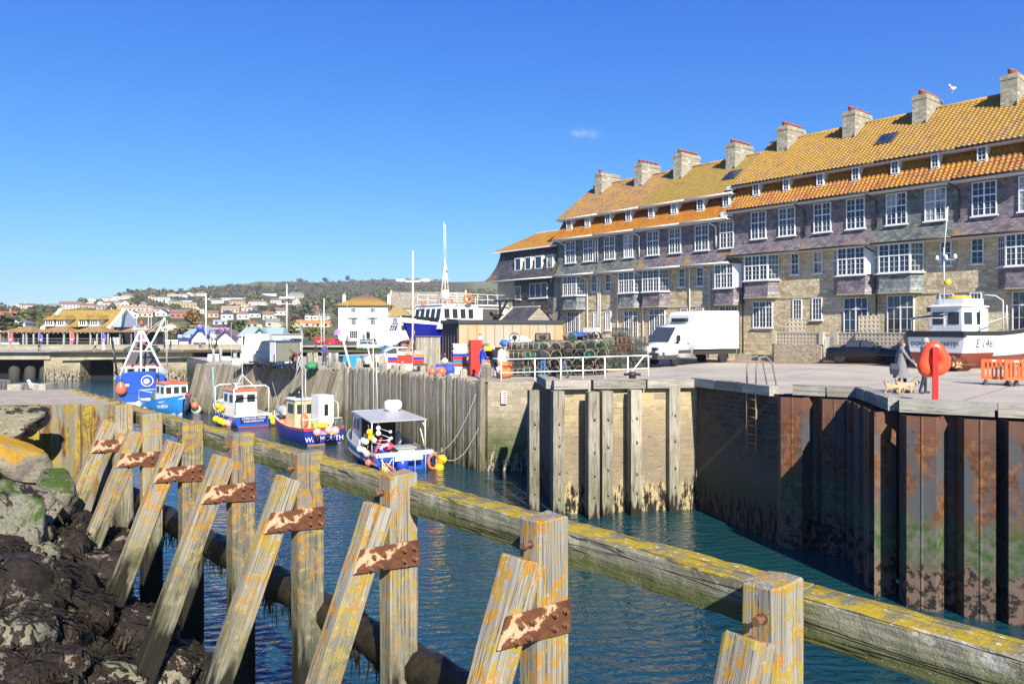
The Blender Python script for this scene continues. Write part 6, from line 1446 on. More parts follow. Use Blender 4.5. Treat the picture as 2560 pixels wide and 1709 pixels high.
def heap(par, c, r, mat, seed=0, name='net_heap', squash=.55):
    mb = MB(); rr = random.Random(seed); off = rr.uniform(0,90)
    mb.sph((0,0,0), 1, 18, 12); mb.v = [tuple(Vector((p[0]*r[0],p[1]*r[1],p[2]*r[2]))*(1+.45*mn.noise(Vector(p)*2.2+Vector((off,0,0))))+Vector(c)) for p in mb.v]
    return mb.build(name, mat, par)
for k, (yy, zz, m_) in enumerate([(-.9,5.0,NETM),(.2,5.2,gel((.25,.18,.12))),(1.0,4.9,NETM),(.3,4.6,gel((.35,.33,.28)))]): heap(t, (-3.0,yy,zz), (.5,.6,.35), m_, k)
buoy(CO, 'big orange fender buoy hanging on the port quarter of the trawler', spot(303,974,26.9), .52, None, 'pear')
# --- light blue boat, bow to the viewer
x, y = D(418, 29.6)
t = thing('fishing_boat', 'light blue fishing boat with orange roofed white wheelhouse, bow towards the viewer, marked WH856', 'fishing boat', (x, y, WZ), math.atan2(-4.8,4.4))
pt, zg = hull(t, 7.4, 2.9, .7, .95, .75, .0, .9, .55, [LBLU,WHT,LBLU], .1, .3, full=.5)
c = cabin(t, .0, 2.3, 1.9, .7, 2.5, WHT, ORA, (2,3), .05, .15)
mb = MB(); mb.lathe([(.25,0),(.3,.12),(.0,.14)],10,M=Matrix.Translation((1.0,.2,2.62)) @ Matrix.Diagonal((2.2,1,1,1))); mb.build('life_raft', ORA, t)
part_tubes(t, 'aft_rail', STEELT, [[(-3.5,1.2,1),(-3.5,1.2,1.7),(0,1.2,1.7)],[(-3.5,-1.2,1),(-3.5,-1.2,1.7),(0,-1.2,1.7)],[(-3.5,-1.2,1.7),(-3.5,1.2,1.7)],[(-.9,.6,.8),(-.9,.6,2.3),(-.9,-.2,2.3),(-.9,-.2,.8)]], .035)
mb = MB(); mb.lathe([(.32,-.25),(.32,-.18),(.2,-.18),(.2,.18),(.32,.18),(.32,.25)],14,M=Matrix.Translation((-.9,.2,1.9)) @ Matrix.Rotation(R(90),4,'X')); mb.build('pot_hauler', BLK_, t)
mb = MB(); mb.cb((-1.3,-.4,1.2),(.9,.8,.9)); mb.build('gear_box', gel((.10,.22,.20)), t)
part_tubes(t, 'exhaust', BLK_, [[(-.3,-.7,1.5),(-.3,-.7,3.2)]], .14, 10)
a, b = pt(.78,.62,-1), pt(.95,.66,-1); d = (b-a).normalized(); nn = d.cross(Vector((0,0,1))); p = pt(.80,.6,-1)
q0, q1 = pt(.70,.66,-1), pt(.90,.66,-1); m0 = pt(.80,.62,-1); dirx = (q1-q0).normalized(); upv = (pt(.80,.8,-1)-pt(.80,.45,-1)).normalized()
hull_text('WH856', .40, t, WHT, pt, .77, .66, -1, 7.4, 1.9); hull_text('VALBON', .18, t, WHT, pt, .77, .85, -1, 7.4, 1.9)
buoy(CRD, 'bright red ball fender on the bow rail of the light blue boat', spot(467,991,30.5), .26, None, 'round')
buoy(CO, 'orange ball fender beside the grey one at the bow of the light blue boat', spot(487,1013,30.3), .29); buoy((.62,.60,.55), 'large dirty white ball fender at the waterline beside the light blue boat', spot(491,1024,30), .40)
buoy((.75,.75,.72), 'long white tube fender lying against the quarter of the light blue boat', spot(392,1010,29.5), .17, None, 'long'); buoy(CPK, 'pink ball fender under the stern of the light blue boat', spot(364,1022,29.5), .22); buoy((.75,.75,.72), 'white ball fender between the trawler and the light blue boat', spot(348,1010,29), .3); buoy((.75,.75,.72), 'white ball fender with a blue eye beside the pink one', spot(376,1013,29.3), .24)
# --- blue boat with orange roofed white cabin, stern to the viewer
x, y = D(612, 33.6)
t = thing('fishing_boat', 'blue boat with white orange topped cabin, CHRISTINE ANNE PORTSMOUTH across its stern', 'fishing boat', (D(629,34.9)[0]-2.1, D(629,34.9)[1]+2.9, WZ), R(128))
pt, zg = hull(t, 7.2, 2.9, .6, .85, .6, .05, .93, .5, [BLU,ANTI,WHT], .07, .25, bootz=.1)
c = cabin(t, -1.9, .6, 1.75, .6, 2.45, WHT, ORA, (2,2), .04, .1)
part_tubes(t, 'gallows', WHT, [[(-3.2,1.25,.8),(-3.2,1.25,2.7),(-3.2,.9,2.9),(-3.2,-1.0,2.9),(-3.2,-1.25,2.7),(-3.2,-1.25,.8)],[(1.6,1.1,.9),(1.6,1.1,2.6),(1.6,.8,2.75),(1.6,-.8,2.75),(1.6,-1.1,2.6),(1.6,-1.1,.9)],[(-1.5,.5,2.5),(-1.2,.5,2.95),(-.2,.5,2.95)]], .055, 8)
part_tubes(t, 'mast', STEELT, [[(-1.2,0,2.4),(-1.2,0,6.6)],[(-1.2,0,3.6),(-1.9,.8,2.6)],[(-1.2,0,3.6),(-1.9,-.8,2.6)]], .04); mb = MB(); mb.lathe([(.12,0),(.12,.75),(.06,.8)],10,M=Matrix.Translation((-1.2,.0,4.3))); mb.cb((-1.2,.55,4.75),(.06,.9,.08)); mb.build('radar_reflector', WHT, t)
mb = MB(); mb.lathe([(.3,-.4),(.3,-.35),(.16,-.35),(.16,.35),(.3,.35),(.3,.4)],14,M=Matrix.Translation((1.6,.0,2.1)) @ Matrix.Rotation(R(90),4,'X')); mb.build('net_drum', BLK_, t)
heap(t, (1.2,-.2,1.2), (.7,.8,.5), BLK_, 5, 'gear_heap'); mb = MB(); mb.cb((.9,.9,1.0),(.5,.6,.45)); mb.build('blue_crate', gel((.12,.10,.45)), t); heap(t, (.2,1.15,1.05), (.45,.3,.25), YEL, 6, 'oilskin_heap')
part_tubes(t, 'dan_pole', gel((.25,.5,.55)), [[(2.6,.9,.9),(2.6,1.0,4.1)]], .04); part_tubes(t, 'whip_aerial', GRY, [[(1.9,-.5,2.6),(1.8,-.6,5.6)],[(-1,.7,2.5),(-1,.75,7.5)]], .015)
mb = MB(); mb.box((-3.66,-.95,.30),(-3.615,.95,.74)); mb.build('name_board', DBL, t)
wtext('CHRISTINE ANNE', .215, t, WHT, (-3.675,0,.61), (0,-1,0)); wtext('PORTSMOUTH', .215, t, WHT, (-3.675,0,.40), (0,-1,0))
q0, q1 = pt(.02,.7,1), pt(.2,.7,1); m0 = pt(.1,.66,1); dx = (q0-q1).normalized(); upv = (pt(.1,.85,1)-pt(.1,.55,1)).normalized(); hull_text('26', .34, t, WHT, pt, .12, .68, 1, 7.2, 1.5)
for i, (px, py, r_, c_, lb) in enumerate([(545,1014,.22,CY,'yellow ball buoy hanging on the bow rail of the blue CHRISTINE ANNE boat'),(540,1047,.24,CY,'leftmost yellow ball buoy of the row at the waterline'),(551,1052,.24,CY,'second yellow ball buoy of the row at the waterline'),(560,1056,.24,CY,'third yellow ball buoy of the row, touching the pale pink one'),(573,1057,.29,CPK,'pale pink ball buoy at the end of the yellow row'),(679,1043,.22,CY,'upper yellow ball buoy on the right corner of the CHRISTINE ANNE stern'),(684,1053,.25,CY,'lower yellow ball buoy on the right corner of the CHRISTINE ANNE stern')]):
    buoy(c_, lb, spot(px,py,34.6), r_)
# --- red and dark blue boat
a, b = Vector((*D(811,41.3),0)), Vector((-16.0,52.6,0)); d = (b-a).normalized(); c0 = a+d*3.9
t = thing('fishing_boat', 'dark blue boat with red gunwale and cream wheelhouse, WEYMOUTH painted on its stern', 'fishing boat', (c0.x,c0.y,WZ), math.atan2(d.y,d.x))
pt, zg = hull(t, 7.8, 2.75, .7, .95, .75, .12, .93, .6, [gel((.02,.03,.26)),WOODM,REDB], .16, .4, bootz=.06)
CRM = gel((.72,.55,.30)); c = cabin(t, -.6, 1.2, 1.35, .5, 2.45, CRM, WHT, (1,2), .05, .1)
mb = MB(); mb.box((-2.6,-1.1,.5),(-1.3,-.15,2.85)); wc = mb.build('white_shelter', WHT, t); mb = MB(); mb.box((-2.62,-.75,1.6),(-2.6,-.5,2.3)); mb.build('window', BLK_, wc)
part_tubes(t, 'funnel', BLK_, [[(.1,.15,2.5),(.1,.15,3.1)]], .22, 12); part_tubes(t, 'mast', GRY, [[(-1.3,.45,.6),(-1.3,.45,6.9)],[(-1.5,.3,.6),(-1.5,.3,4.5)],[(-1.3,.45,5.2),(-2.9,1.0,1.0)],[(-1.3,.45,5.2),(2.8,.2,1.8)]], .035)
part_tubes(t, 'shelter_rail', STEELT, [[(-2.6,-1.1,2.6),(-3.2,-1.15,2.4),(-3.3,-1.15,1)],[(-3.7,-1.2,1),(-3.7,-1.2,1.55),(-3.7,1.2,1.55),(-3.7,1.2,1)]], .03)
mb = MB(); mb.loft([[(-2.05,.55+.26*math.cos(q)*(1),1.25+.5*math.sin(q)) for q in [k*.4 for k in range(16)]],[(-1.95,.55+.26*math.cos(q),1.25+.5*math.sin(q)) for q in [k*.4 for k in range(16)]]]); mb.build('life_ring', ORA, t)
heap(t, (2.0,.2,1.5), (.9,.7,.45), GRY, 7, 'tarpaulin_heap'); heap(t, (1.7,-.3,1.75), (.4,.5,.25), REDB, 8, 'red_cover'); mb = MB(); mb.lathe([(.25,0),(.33,.5),(.3,.5)],12,M=Matrix.Translation((1.2,.9,.6))); mb.build('orange_bucket', ORA, t)
mb = MB(); mb.box((-3.75,-.35,1.02),(-3.35,.6,1.3)); mb.build('yellow_box', YEL, t); heap(t, (-3.6,-1.0,1.1), (.3,.35,.35), NETM, 9)
wtext('WEYMOUTH', .42, t, WHT, (-3.93,0.0,.36), (0,-1,0)); wtext('Ellie', .33, t, WHT, (-3.93,.1,.72), (0,-1,0))
for px, py, r_, lb in [(793,1080,.27,'pink ball buoy hanging over the left of the WEYMOUTH stern'),(822,1075,.27,'pink ball buoy in the middle of the WEYMOUTH stern'),(838,1077,.29,'pink ball buoy at the right of the WEYMOUTH stern')]: buoy(CPK, lb, spot(px,py,42.2), r_*.9)
buoy(CY, 'tiny yellow float squeezed between two pink buoys', spot(829,1084,42.4), .09)
# --- blue boat with the aluminium canopy
a, b = Vector((*D(1013,50.4),0)), Vector((-8.55,43.8,0)); d = (b-a).normalized(); c0 = a+d*3.55
t = thing('fishing_boat', 'blue potting boat with flat aluminium canopy and DELTA BARBARA on its stern', 'fishing boat', (c0.x,c0.y,WZ), math.atan2(d.y,d.x))
pt, zg = hull(t, 7.1, 3.15, .5, .85, .65, .0, .96, .5, [BLU,BLU,WHT], .10, .55, bootz=-.3, full=.58, inner=GRY)
ALU = paint((.40,.41,.41), .4, .15)
mb = MB(); mb.loft([[(-2.7,-1.5,2.33),(.9,-1.35,2.5),(.9,1.35,2.5),(-2.7,1.5,2.33)],[(-2.7,-1.5,2.38),(.9,-1.35,2.56),(.9,1.35,2.56),(-2.7,1.5,2.38)]],0,None,False); mb.build('canopy', ALU, t)
part_tubes(t, 'canopy_post', STEELT, [[(-2.65,1.42,.8),(-2.65,1.42,2.33)],[(-2.65,-1.42,.8),(-2.65,-1.42,2.33)],[(-1.6,-1.4,2.36),(-2.6,-1.42,.9)],[(-2.65,1.42,1.95),(-2.3,1.3,2.33)],[(-2.65,-1.42,1.95),(-2.3,-1.3,2.33)]], .035)
c = cabin(t, .6, 2.1, 2.2, .5, 2.4, WHT, WHT, (2,2), .06, .25); mb = MB(); mb.box((.57,-.95,.5),(.59,.95,2.3)); mb.build('cabin_opening', BLK_, t)
mb = MB(); mb.lathe([(.22,-.45),(.3,-.3),(.3,.3),(.22,.45)],14,M=Matrix.Translation((.3,-.7,2.85)) @ Matrix.Rotation(R(90),4,'X')); mb.cb((.3,-.7,2.6),(.3,.5,.1)); mb.build('raft_canister', WHT, t)
part_tubes(t, 'whip_aerial', WHT, [[(.6,.3,2.55),(.5,.35,6.8)],[(.5,.1,2.55),(.4,.2,5.2)]], .018)
mb = MB(); mb.lathe([(.3,-.08),(.42,0),(.3,.08)],18,M=Matrix.Translation((-.6,-.7,1.15)) @ Matrix.Rotation(R(90),4,'X')); mb.build('pot_hauler', GRY, t)
mb = MB(); mb.cb((-2.2,-.4,.95),(1.0,1.1,.06)); mb.cb((-2.2,-.4,.6),(.9,.9,.7)); mb.build('sorting_table', ALU, t)
mb = MB(); mb.box((-3.56,-1.5,.80),(-3.3,1.5,.9)); mb.build('stern_coaming', WHT, t)
# stern cage
for k in range(6): part_tubes(t, 'cage_bar', STEELT, [[(-4.05,-1.45+k*.56,-.1),(-4.05,-1.45+k*.56,.85)]], .016)
part_tubes(t, 'cage_bar', STEELT, [[(-4.05,-1.5,.85),(-4.05,1.4,.85)],[(-4.05,-1.5,-.1),(-4.05,1.4,-.1)],[(-3.6,-1.5,-.1),(-4.05,-1.5,-.1)],[(-3.6,1.4,.85),(-4.05,1.4,.85)],[(-4.05,1.4,.7),(-4.05,.85,-.1)],[(-4.05,.85,.7),(-4.05,1.35,-.1)]], .022)
mb = MB(); mb.box((-4.10,-.72,.58),(-4.06,.72,.78)); mb.build('name_board', WHT, t); wtext('DELTA BARBARA WH103', .135, t, paint((.06,.06,.09)), (-4.107,0,.68), (0,-1,0), ex=.002)
mb = MB(); mb.lathe([(.28,0),(.3,.6),(.27,.62)],14,M=Matrix.Translation((-3.82,.25,-.05))); tag(mb.build('barrel', gel((.03,.06,.5)), None, t.matrix_world @ Vector((0,0,0)) if False else None), 'x') if False else mb.build('blue_barrel', gel((.03,.06,.5)), t)
bpy.context.view_layer.update()
mb = MB(); mb.tube([(-4.1,-1.28+.26*math.cos(k*.4),.42+.36*math.sin(k*.4)) for k in range(16)], .07, 8, closed=True); tag(mb.build('lifebuoy', ORA, None, t.location, t.rotation_euler), 'orange lifebuoy ring hung on the stern cage of the potting boat', 'lifebuoy')
heap(t, (-3.85,1.1,.15), (.2,.25,.32), gel((.6,.35,.03)), 3, 'yellow_sack'); part_tubes(t, 'orange_paddle', ORA, [[(-4.12,1.2,.55),(-4.1,.55,-.05)]], .06)
mb = MB(); mb.loft([[(-3.2,1.35,.95),(-3.1,1.35,.95),(-3.1,1.45,.95),(-3.2,1.45,.95)],[(-2.9,.95,1.6),(-2.8,.95,1.6),(-2.8,1.05,1.6),(-2.9,1.05,1.6)]],0,None,False); mb.build('red_board', REDB, t)
heap(t, (-2.0,.7,.75), (.5,.4,.35), gel((.05,.05,.4)), 4, 'blue_sack'); heap(t, (-2.3,.5,1.05), (.3,.3,.2), gel((.65,.08,.15)), 14, 'red_jacket'); heap(t, (2.4,.3,1.1), (.35,.4,.3), NETM, 15)
for i, (px, py, r_, c_, lb) in enumerate([(924,1080,.16,CY,'upper yellow ball float stacked on the potting boat'),(927,1093,.16,CY,'lower yellow ball float stacked on the potting boat'),(908,1101,.15,(.72,.74,.55),'pale green float in the pile on the potting boat'),(915,1104,.15,(.72,.74,.55),'second pale green float beside the first'),(899,1122,.15,(.78,.75,.5),'cream float on the side deck near the pink buoy'),(909,1125,.15,(.78,.75,.5),'cream float just above the pink buoy'),(917,1134,.17,CPK,'pink buoy on the port gunwale of the potting boat'),(921,1156,.17,CO,'orange buoy hanging over the port side of the potting boat'),(946,1070,.12,CWH,'topmost white float on a dan pole'),(946,1083,.13,CWH,'second white float on a dan pole'),(936,1100,.13,CWH,'white float in the middle of the dan pole bundle'),(953,1145,.16,(.75,.48,.25),'tan float hanging at the stern corner'),(1105,1148,.24,CY,'upper large yellow buoy at the right stern corner of the potting boat'),(1098,1168,.24,CY,'lower large yellow buoy half in the water at the right stern corner')]):
    buoy(c_, lb, spot(px,py,50.5 if i < 12 else 50), r_*1.02)
for i, (px, py, qx, qy) in enumerate([(946,1070,976,1079),(946,1083,978,1095),(936,1100,972,1100),(930,1106,968,1112),(934,1116,960,1114),(935,1118,953,1120)]):
    p, q = Vector(spot(px,py,50.5)), Vector(spot(qx,qy,51.3)); t2 = thing('dan_pole', 'thin pole with a reflective top among the floats on the potting boat', 'dan pole', p, 0, 'dan poles on the potting boat')
    mb = MB(); mb.tube([(0,0,0), q-p], .014, 5); mb.build('pole', WHT, t2); mb = MB(); mb.sph(q-p, .085, 10, 8); mb.build('reflector', paint((.70,.72,.72), .2), t2)
# mooring ropes
def rope(label, a, b, sag, r=.018, m=ROPEM):
    a, b = Vector(a), Vector(b); mb = MB(); mb.tube([a.lerp(b,k/14)+Vector((0,0,-sag*4*(k/14)*(1-k/14))) for k in range(15)], r, 5); tag(mb.build('mooring_rope', m), label, 'rope')
rope('slack mooring rope from the stern of the potting boat up to the pile wall', spot(1098,1130,50.6), spot(1190,985,51), .55); rope('lower slack mooring rope drooping to the right of the potting boat', spot(1096,1135,50.6), spot(1200,1060,50.8), .9)
rope('pale rope hanging in a curve left of the red and blue boat', spot(672,1045,34.8), spot(712,950,33.2), .5); rope('long stay rope from the red boat bow to the plank wall', spot(702,1030,37.5), spot(672,922,32.5), .05)
# ------------------------------------------------------------------ people: one skinned body each, clothes by nearest limb
SKIN = paint((.50,.28,.20), .6, .08); SHOE = paint((.04,.035,.03), .6)
def cloth(c): return paint(c, .85, .15, 0, 6)
def skin_mesh(name, verts, edges, radii, mats, bonemat, sub=1):
    me = bpy.data.meshes.new(name); me.from_pydata([tuple(v) for v in verts], edges, [])
    o = bpy.data.objects.new(name, me); COL.objects.link(o)
    sk_ = o.modifiers.new('s', 'SKIN'); sk_.use_smooth_shade = True; sk_.branch_smoothing = .3
    if sub: sb = o.modifiers.new('u', 'SUBSURF'); sb.levels = sub; sb.render_levels = sub
    for v, r in zip(me.skin_vertices[0].data, radii): v.radius = (r, r) if not isinstance(r, tuple) else r
    me.skin_vertices[0].data[0].use_root = True
    dg = bpy.context.evaluated_depsgraph_get(); dg.update()
    m2 = bpy.data.meshes.new_from_object(o.evaluated_get(dg)); bpy.data.objects.remove(o); bpy.data.meshes.remove(me)
    m2.name = name; m2.materials.clear()
    for m in mats: m2.materials.append(m)
    V = [Vector(v) for v in verts]
    for p in m2.polygons:
        c = p.center; best, bm_ = 1e9, 0
        for (i, j), bmat in zip(edges, bonemat):
            a, b = V[i], V[j]; d = b-a; t_ = max(0, min(1, (c-a).dot(d)/max(d.length_squared, 1e-9))); r_ = radii[i] if not isinstance(radii[i], tuple) else radii[i][0]
            q = (c-(a+d*t_)).length-r_*.5
            if q < best: best, bm_ = q, bmat
        p.material_index = bm_; p.use_smooth = True
    return m2
def person(label, loc, rz, h=1.73, top=(.1,.1,.12), legs=(.05,.06,.1), hair=(.12,.08,.05), stride=.28, lean=0, arms=((.25,.3),(-.25,.3)), bend=0, fingers=False, group=None, coat=None, bald=False, shorts=False, sit=False):
    """faces local +x; arms = ((swing, elbow) right, left)"""
    t = thing('person', label, 'person', loc, rz, group, h/1.75)
    V, E, Rr, Bm = [], [], [], []
    def v(p, r): V.append(Vector(p)); Rr.append(r); return len(V)-1
    def e(a, b, m): E.append((a, b)); Bm.append(m)
    hz = .93 if not sit else .5
    tr = lambda f, s_, z: (math.sin(lean+bend)*z+f*math.cos(lean+bend), s_, hz+math.cos(lean+bend)*z-f*math.sin(lean+bend))
    pel = v((0,0,hz), (.15,.115)); w_ = v(tr(0,0,.2), (.14,.105)); ch = v(tr(.01,0,.40), (.165,.115)); nk = v(tr(0,0,.555), .06); hb = v(tr(.03,0,.64), .072); hm = v(tr(.035,0,.72), (.077,.092)); ht = v(tr(.025,0,.80), (.06,.07))
    e(pel,w_,0); e(w_,ch,0); e(ch,nk,0); e(nk,hb,2); e(hb,hm,2); e(hm,ht,2)
    no = v(tr(.125,0,.70), .014); e(hm,no,2)
    for sgn, (sw, el) in zip((-1,1), arms):
        sh = v(tr(0,sgn*.185,.50), .066); a1 = lean*0+sw
        eb = v(Vector(V[sh])+Vector((math.sin(a1)*.29, sgn*.045, -math.cos(a1)*.29)), .047); a2 = a1+el
        wr = v(Vector(V[eb])+Vector((math.sin(a2)*.25, -sgn*.01, -math.cos(a2)*.25)), .032); dr = Vector((math.sin(a2),0,-math.cos(a2)))
        pm = v(Vector(V[wr])+dr*.075, (.026,.042)); e(ch,sh,0); e(sh,eb,0); e(eb,wr,0); e(wr,pm,2)
        if fingers:
            fx = Vector((math.cos(a2),0,math.sin(a2)))
            for k in range(4):
                k1 = v(Vector(V[pm])+dr*.05+fx*(.027-.018*k), .0095); k2 = v(Vector(V[k1])+dr*(.035 if k in (0,3) else .042)+Vector((0,-sgn*.012,0)), .008); e(pm,k1,2); e(k1,k2,2)
            k1 = v(Vector(V[wr])+dr*.05+fx*.045, .011); k2 = v(Vector(V[k1])+dr*.04+fx*.012, .009); e(wr,k1,2); e(k1,k2,2)
        else:
            fn = v(Vector(V[pm])+dr*.085, .022); e(pm,fn,2)
    for sgn in (-1,1):
        hp = v((0,sgn*.095,hz-.05), .095); st = stride*sgn
        if sit: kn = v((.42,sgn*.12,hz), .065); an = v((.44,sgn*.12,.09), .045)
        else:
            kn = v((st*.55+.04,sgn*.1,.49), .064); an = v((st-(.0 if st > 0 else .02),sgn*.1,.09+(0 if st > 0 else .03)), .043)
        he = v((V[an].x-.03,sgn*.1,.05), .042); to = v((V[an].x+.15,sgn*.11,.035), (.042,.03))
        e(pel,hp,1); e(hp,kn,1); e(kn,an,2 if shorts else 1); e(an,he,3); e(he,to,3)
    me = skin_mesh('body', V, E, Rr, [cloth(top), cloth(legs), SKIN, SHOE], Bm)
    o = bpy.data.objects.new('body', me); COL.objects.link(o); o.parent = t
    if not bald:
        mb = MB(); c = Vector(tr(.012,0,.75)); mb.sph((0,0,0),(.098,.088,.098),12,8)
        mb.v = [tuple(Vector(p)+c+Vector((-.03 if p[2] < -.02 else 0,0,.012))) for p in mb.v]
        # open the face
        keep = [i for i, f in enumerate(mb.f) if not (sum(mb.v[j][0] for j in f)/4 > c.x+.035 and sum(mb.v[j][2] for j in f)/4 < c.z+.04)]
        mb.f = [mb.f[i] for i in keep]; mb.m = [mb.m[i] for i in keep]; mb.s = [mb.s[i] for i in keep]; mb.build('hair', cloth(hair), t)
    if fingers:
        for sgn in (-1,1):
            mb = MB(); mb.sph(tr(.122,sgn*.032,.735),(.008,.012,.008),8,6); mb.build('eye', paint((.03,.03,.03),.3), t); mb = MB(); mb.sph(tr(.03,sgn*.082,.70),(.018,.01,.03),8,6); mb.build('ear', SKIN, t)
        mb = MB(); mb.sph(tr(.118,0,.648),(.008,.024,.006),8,6); mb.build('mouth', paint((.35,.12,.10),.5), t)
    if coat:
        mb = MB(); secs = []
        for z, rx, ry, dx in ((hz+.42,.13,.20,0),(hz+.2,.155,.19,0),(hz-.05,.19,.205,.0),(hz-.25,.23,.215,.01),(hz-coat,.28,.225,.02)): secs.append([(dx+rx*math.cos(q)+(.02*math.sin(q*3) if z < hz else 0), ry*math.sin(q), z) for q in [2*math.pi*k/18 for k in range(18)]])
        mb.loft(secs[::-1], caps=False); mb.build('coat_skirt', cloth(top), t)
    return t
def face(px_dir): return px_dir
RT, LT, AW, TO = 0.0, math.pi, R(90), R(-90)        # facing right, left, away, towards the viewer
def pp(px, s): g = G(px, s); return (g.x, g.y, g.z)
wo = person('woman in a long grey coat and blue scarf walking right with two small dogs', pp(2252,75.5), R(-12), 1.72, (.20,.20,.215), (.03,.04,.09), (.16,.10,.06), .2, .03, ((.55,.25),(-.3,.25)), fingers=True, coat=.42)
mb = MB(); mb.sph((.03,0,1.44),(.10,.09,.075),12,8); mb.box((.09,-.03,1.12),(.135,.05,1.42)); mb.build('scarf', cloth((.04,.20,.55)), wo)
mb = MB(); mb.tube([(.115,-.075,1.675),(.135,-.02,1.672),(.135,.02,1.672),(.115,.075,1.675)], .006, 5); mb.build('glasses', paint((.05,.05,.05)), wo)
g = wo.location; t = thing('shoulder_bag', 'dark navy shoulder bag hanging behind the woman in the grey coat', 'bag', g, wo.rotation_euler.z)
mb = MB(); mb.loft([[(-.36,-.27,.62),(-.14,-.27,.62),(-.14,-.15,.62),(-.36,-.15,.62)],[(-.39,-.28,.80),(-.11,-.28,.80),(-.11,-.14,.80),(-.39,-.14,.80)],[(-.36,-.26,.98),(-.14,-.26,.98),(-.14,-.16,.98),(-.36,-.16,.98)]],0,None,False); mb.build('pouch', paint((.012,.015,.035),.5), t); mb = MB(); mb.tube([(-.3,-.21,.97),(-.12,-.2,1.3),(0,-.17,1.46),(-.1,-.1,1.3),(-.2,-.2,.97)], .014, 5); mb.build('strap', paint((.015,.018,.04)), t)
ma = person('grey haired man in a grey jumper and navy trousers half hidden by the orange lifebuoy', pp(2308,76.5), R(-4), 1.80, (.36,.37,.38), (.025,.028,.05), (.36,.34,.32), .12, .10, ((.15,.35),(.1,.25)), fingers=True)
# dogs
FUR = m_noise('curly_blond_fur', [(.30,.19,.10),(.52,.37,.22),(.66,.52,.35)], 14, .95, 1.0, .03)
def dog(label, loc, rz, head=0.0, sc=1):
    t = thing('dog', label, 'dog', loc, rz, None, sc); V, E, Rr, Bm = [], [], [], []
    def v(p, r, par=None): 
        V.append(Vector(p)); Rr.append(r)
        if par is not None: E.append((par, len(V)-1)); Bm.append(0)
        return len(V)-1
    a = v((-.05,0,.27),.095); ch = v((.14,0,.27),.115,a); nk = v((.24,0,.34+head*.5),.075,ch); hd = v((.31,0,.42+head),.078,nk); mz = v((.40,0,.385+head),.042,hd); v((.445,0,.375+head),.03,mz); rp = v((-.22,0,.28),.10,a)
    t1 = v((-.31,0,.36),.035,rp); t2 = v((-.33,0,.46),.04,t1); v((-.27,0,.52),.03,t2)
    for s_ in (-1,1):
        e1 = v((.29,s_*.085,.39+head),.03,hd); v((.285,s_*.115,.31+head),.028,e1)
        k1 = v((.15+.03*s_,s_*.075,.17),.042,ch); k2 = v((.17+.06*s_,s_*.075,.05),.03,k1); v((.205+.06*s_,s_*.075,.025),.028,k2)
        k1 = v((-.20+.03*s_,s_*.08,.19),.055,rp); k2 = v((-.28+.05*s_,s_*.08,.11),.03,k1); k3 = v((-.25+.05*s_,s_*.08,.03),.026,k2); v((-.21+.05*s_,s_*.08,.022),.026,k3)
    me = skin_mesh('body', V, E, Rr, [FUR], Bm, 2)
    for q in me.vertices: q.co += q.normal*(.022*mn.noise(q.co*26)+.014*mn.noise(q.co*55))
    o = bpy.data.objects.new('body', me); COL.objects.link(o); o.parent = t
    mb = MB(); mb.sph((.468,0,.385+head),(.014,.016,.012),8,6); mb.build('nose', BLK_, t)
    for s_ in (-1,1): mb = MB(); mb.sph((.375,s_*.04,.445+head),.011,8,6); mb.build('eye', BLK_, t)
    return t
d1 = dog('curly blond dog nearer the quay edge with its head lowered', pp(2238,77.5), R(-20), -.17, .92); d2 = dog('curly blond dog on the lead just ahead of the man', pp(2266,76), R(-5), -.02, 1.0)
bpy.context.view_layer.update()
a = ma.matrix_world @ Vector((.3,-.25,.92)); a = Vector((ma.location.x+.1, ma.location.y-.25, ma.location.z+.92)); b = Vector((d2.location.x+.16, d2.location.y, d2.location.z+.40))
mb = MB(); mb.tube([a, a.lerp(b,.5)-Vector((0,0,.02)), b], .012, 5); tag(mb.build('dog_lead', paint((.6,.65,.7))), 'pale lead running from the man to the second dog', 'lead')
person('man in a bright blue quilted jacket and jeans walking along the white railing', pp(1206,47.5), R(25), 1.76, (.02,.06,.55), (.16,.24,.38), (.10,.07,.05), .25, .04)
person('white haired man in a navy jumper just behind the blue jacketed man', pp(1231,48.2), R(15), 1.70, (.012,.015,.03), (.015,.017,.03), (.66,.64,.60), .32, .04)
bp = person('person in a dark grey jacket with a backpack behind the railing', pp(1357,48), R(80), 1.68, (.055,.05,.045), (.05,.14,.32), (.035,.025,.02), .1, 0, ((.1,.5),(.1,.5)))
mb = MB(); mb.loft([[(-.25,-.12,1.05),(-.12,-.13,1.05),(-.12,.13,1.05),(-.25,.12,1.05)],[(-.27,-.13,1.25),(-.11,-.14,1.25),(-.11,.14,1.25),(-.27,.13,1.25)],[(-.2,-.1,1.42),(-.1,-.1,1.42),(-.1,.1,1.42),(-.2,.1,1.42)]],0,None,False); tag(mb.build('backpack', cloth((.03,.03,.045)), None, bp.location, (0,0,R(80))), 'small dark backpack worn by the person at the railing', 'backpack')
person('man in a black coat and jeans looking at the lobster pots', pp(1411,48.3), R(165), 1.78, (.012,.012,.014), (.08,.12,.22), (.05,.04,.03), .16, .03)
person('man in a maroon jumper bending over behind the open van', pp(728,36.4), R(-10), 1.78, (.17,.04,.05), (.02,.02,.025), (.1,.08,.06), .18, 0, ((.2,.3),(.3,.3)), 1.25)
person('person in pale grey trousers bending beside the man in maroon', pp(748,36.6), R(190), 1.72, (.15,.04,.05), (.38,.37,.36), (.1,.08,.06), .14, 0, ((.3,.3),(.2,.3)), .9)
person('woman in a blue jacket and white top standing by the grey posts', pp(811,31.5), R(-60), 1.72, (.04,.09,.30), (.03,.035,.05), (.10,.06,.04), .08)
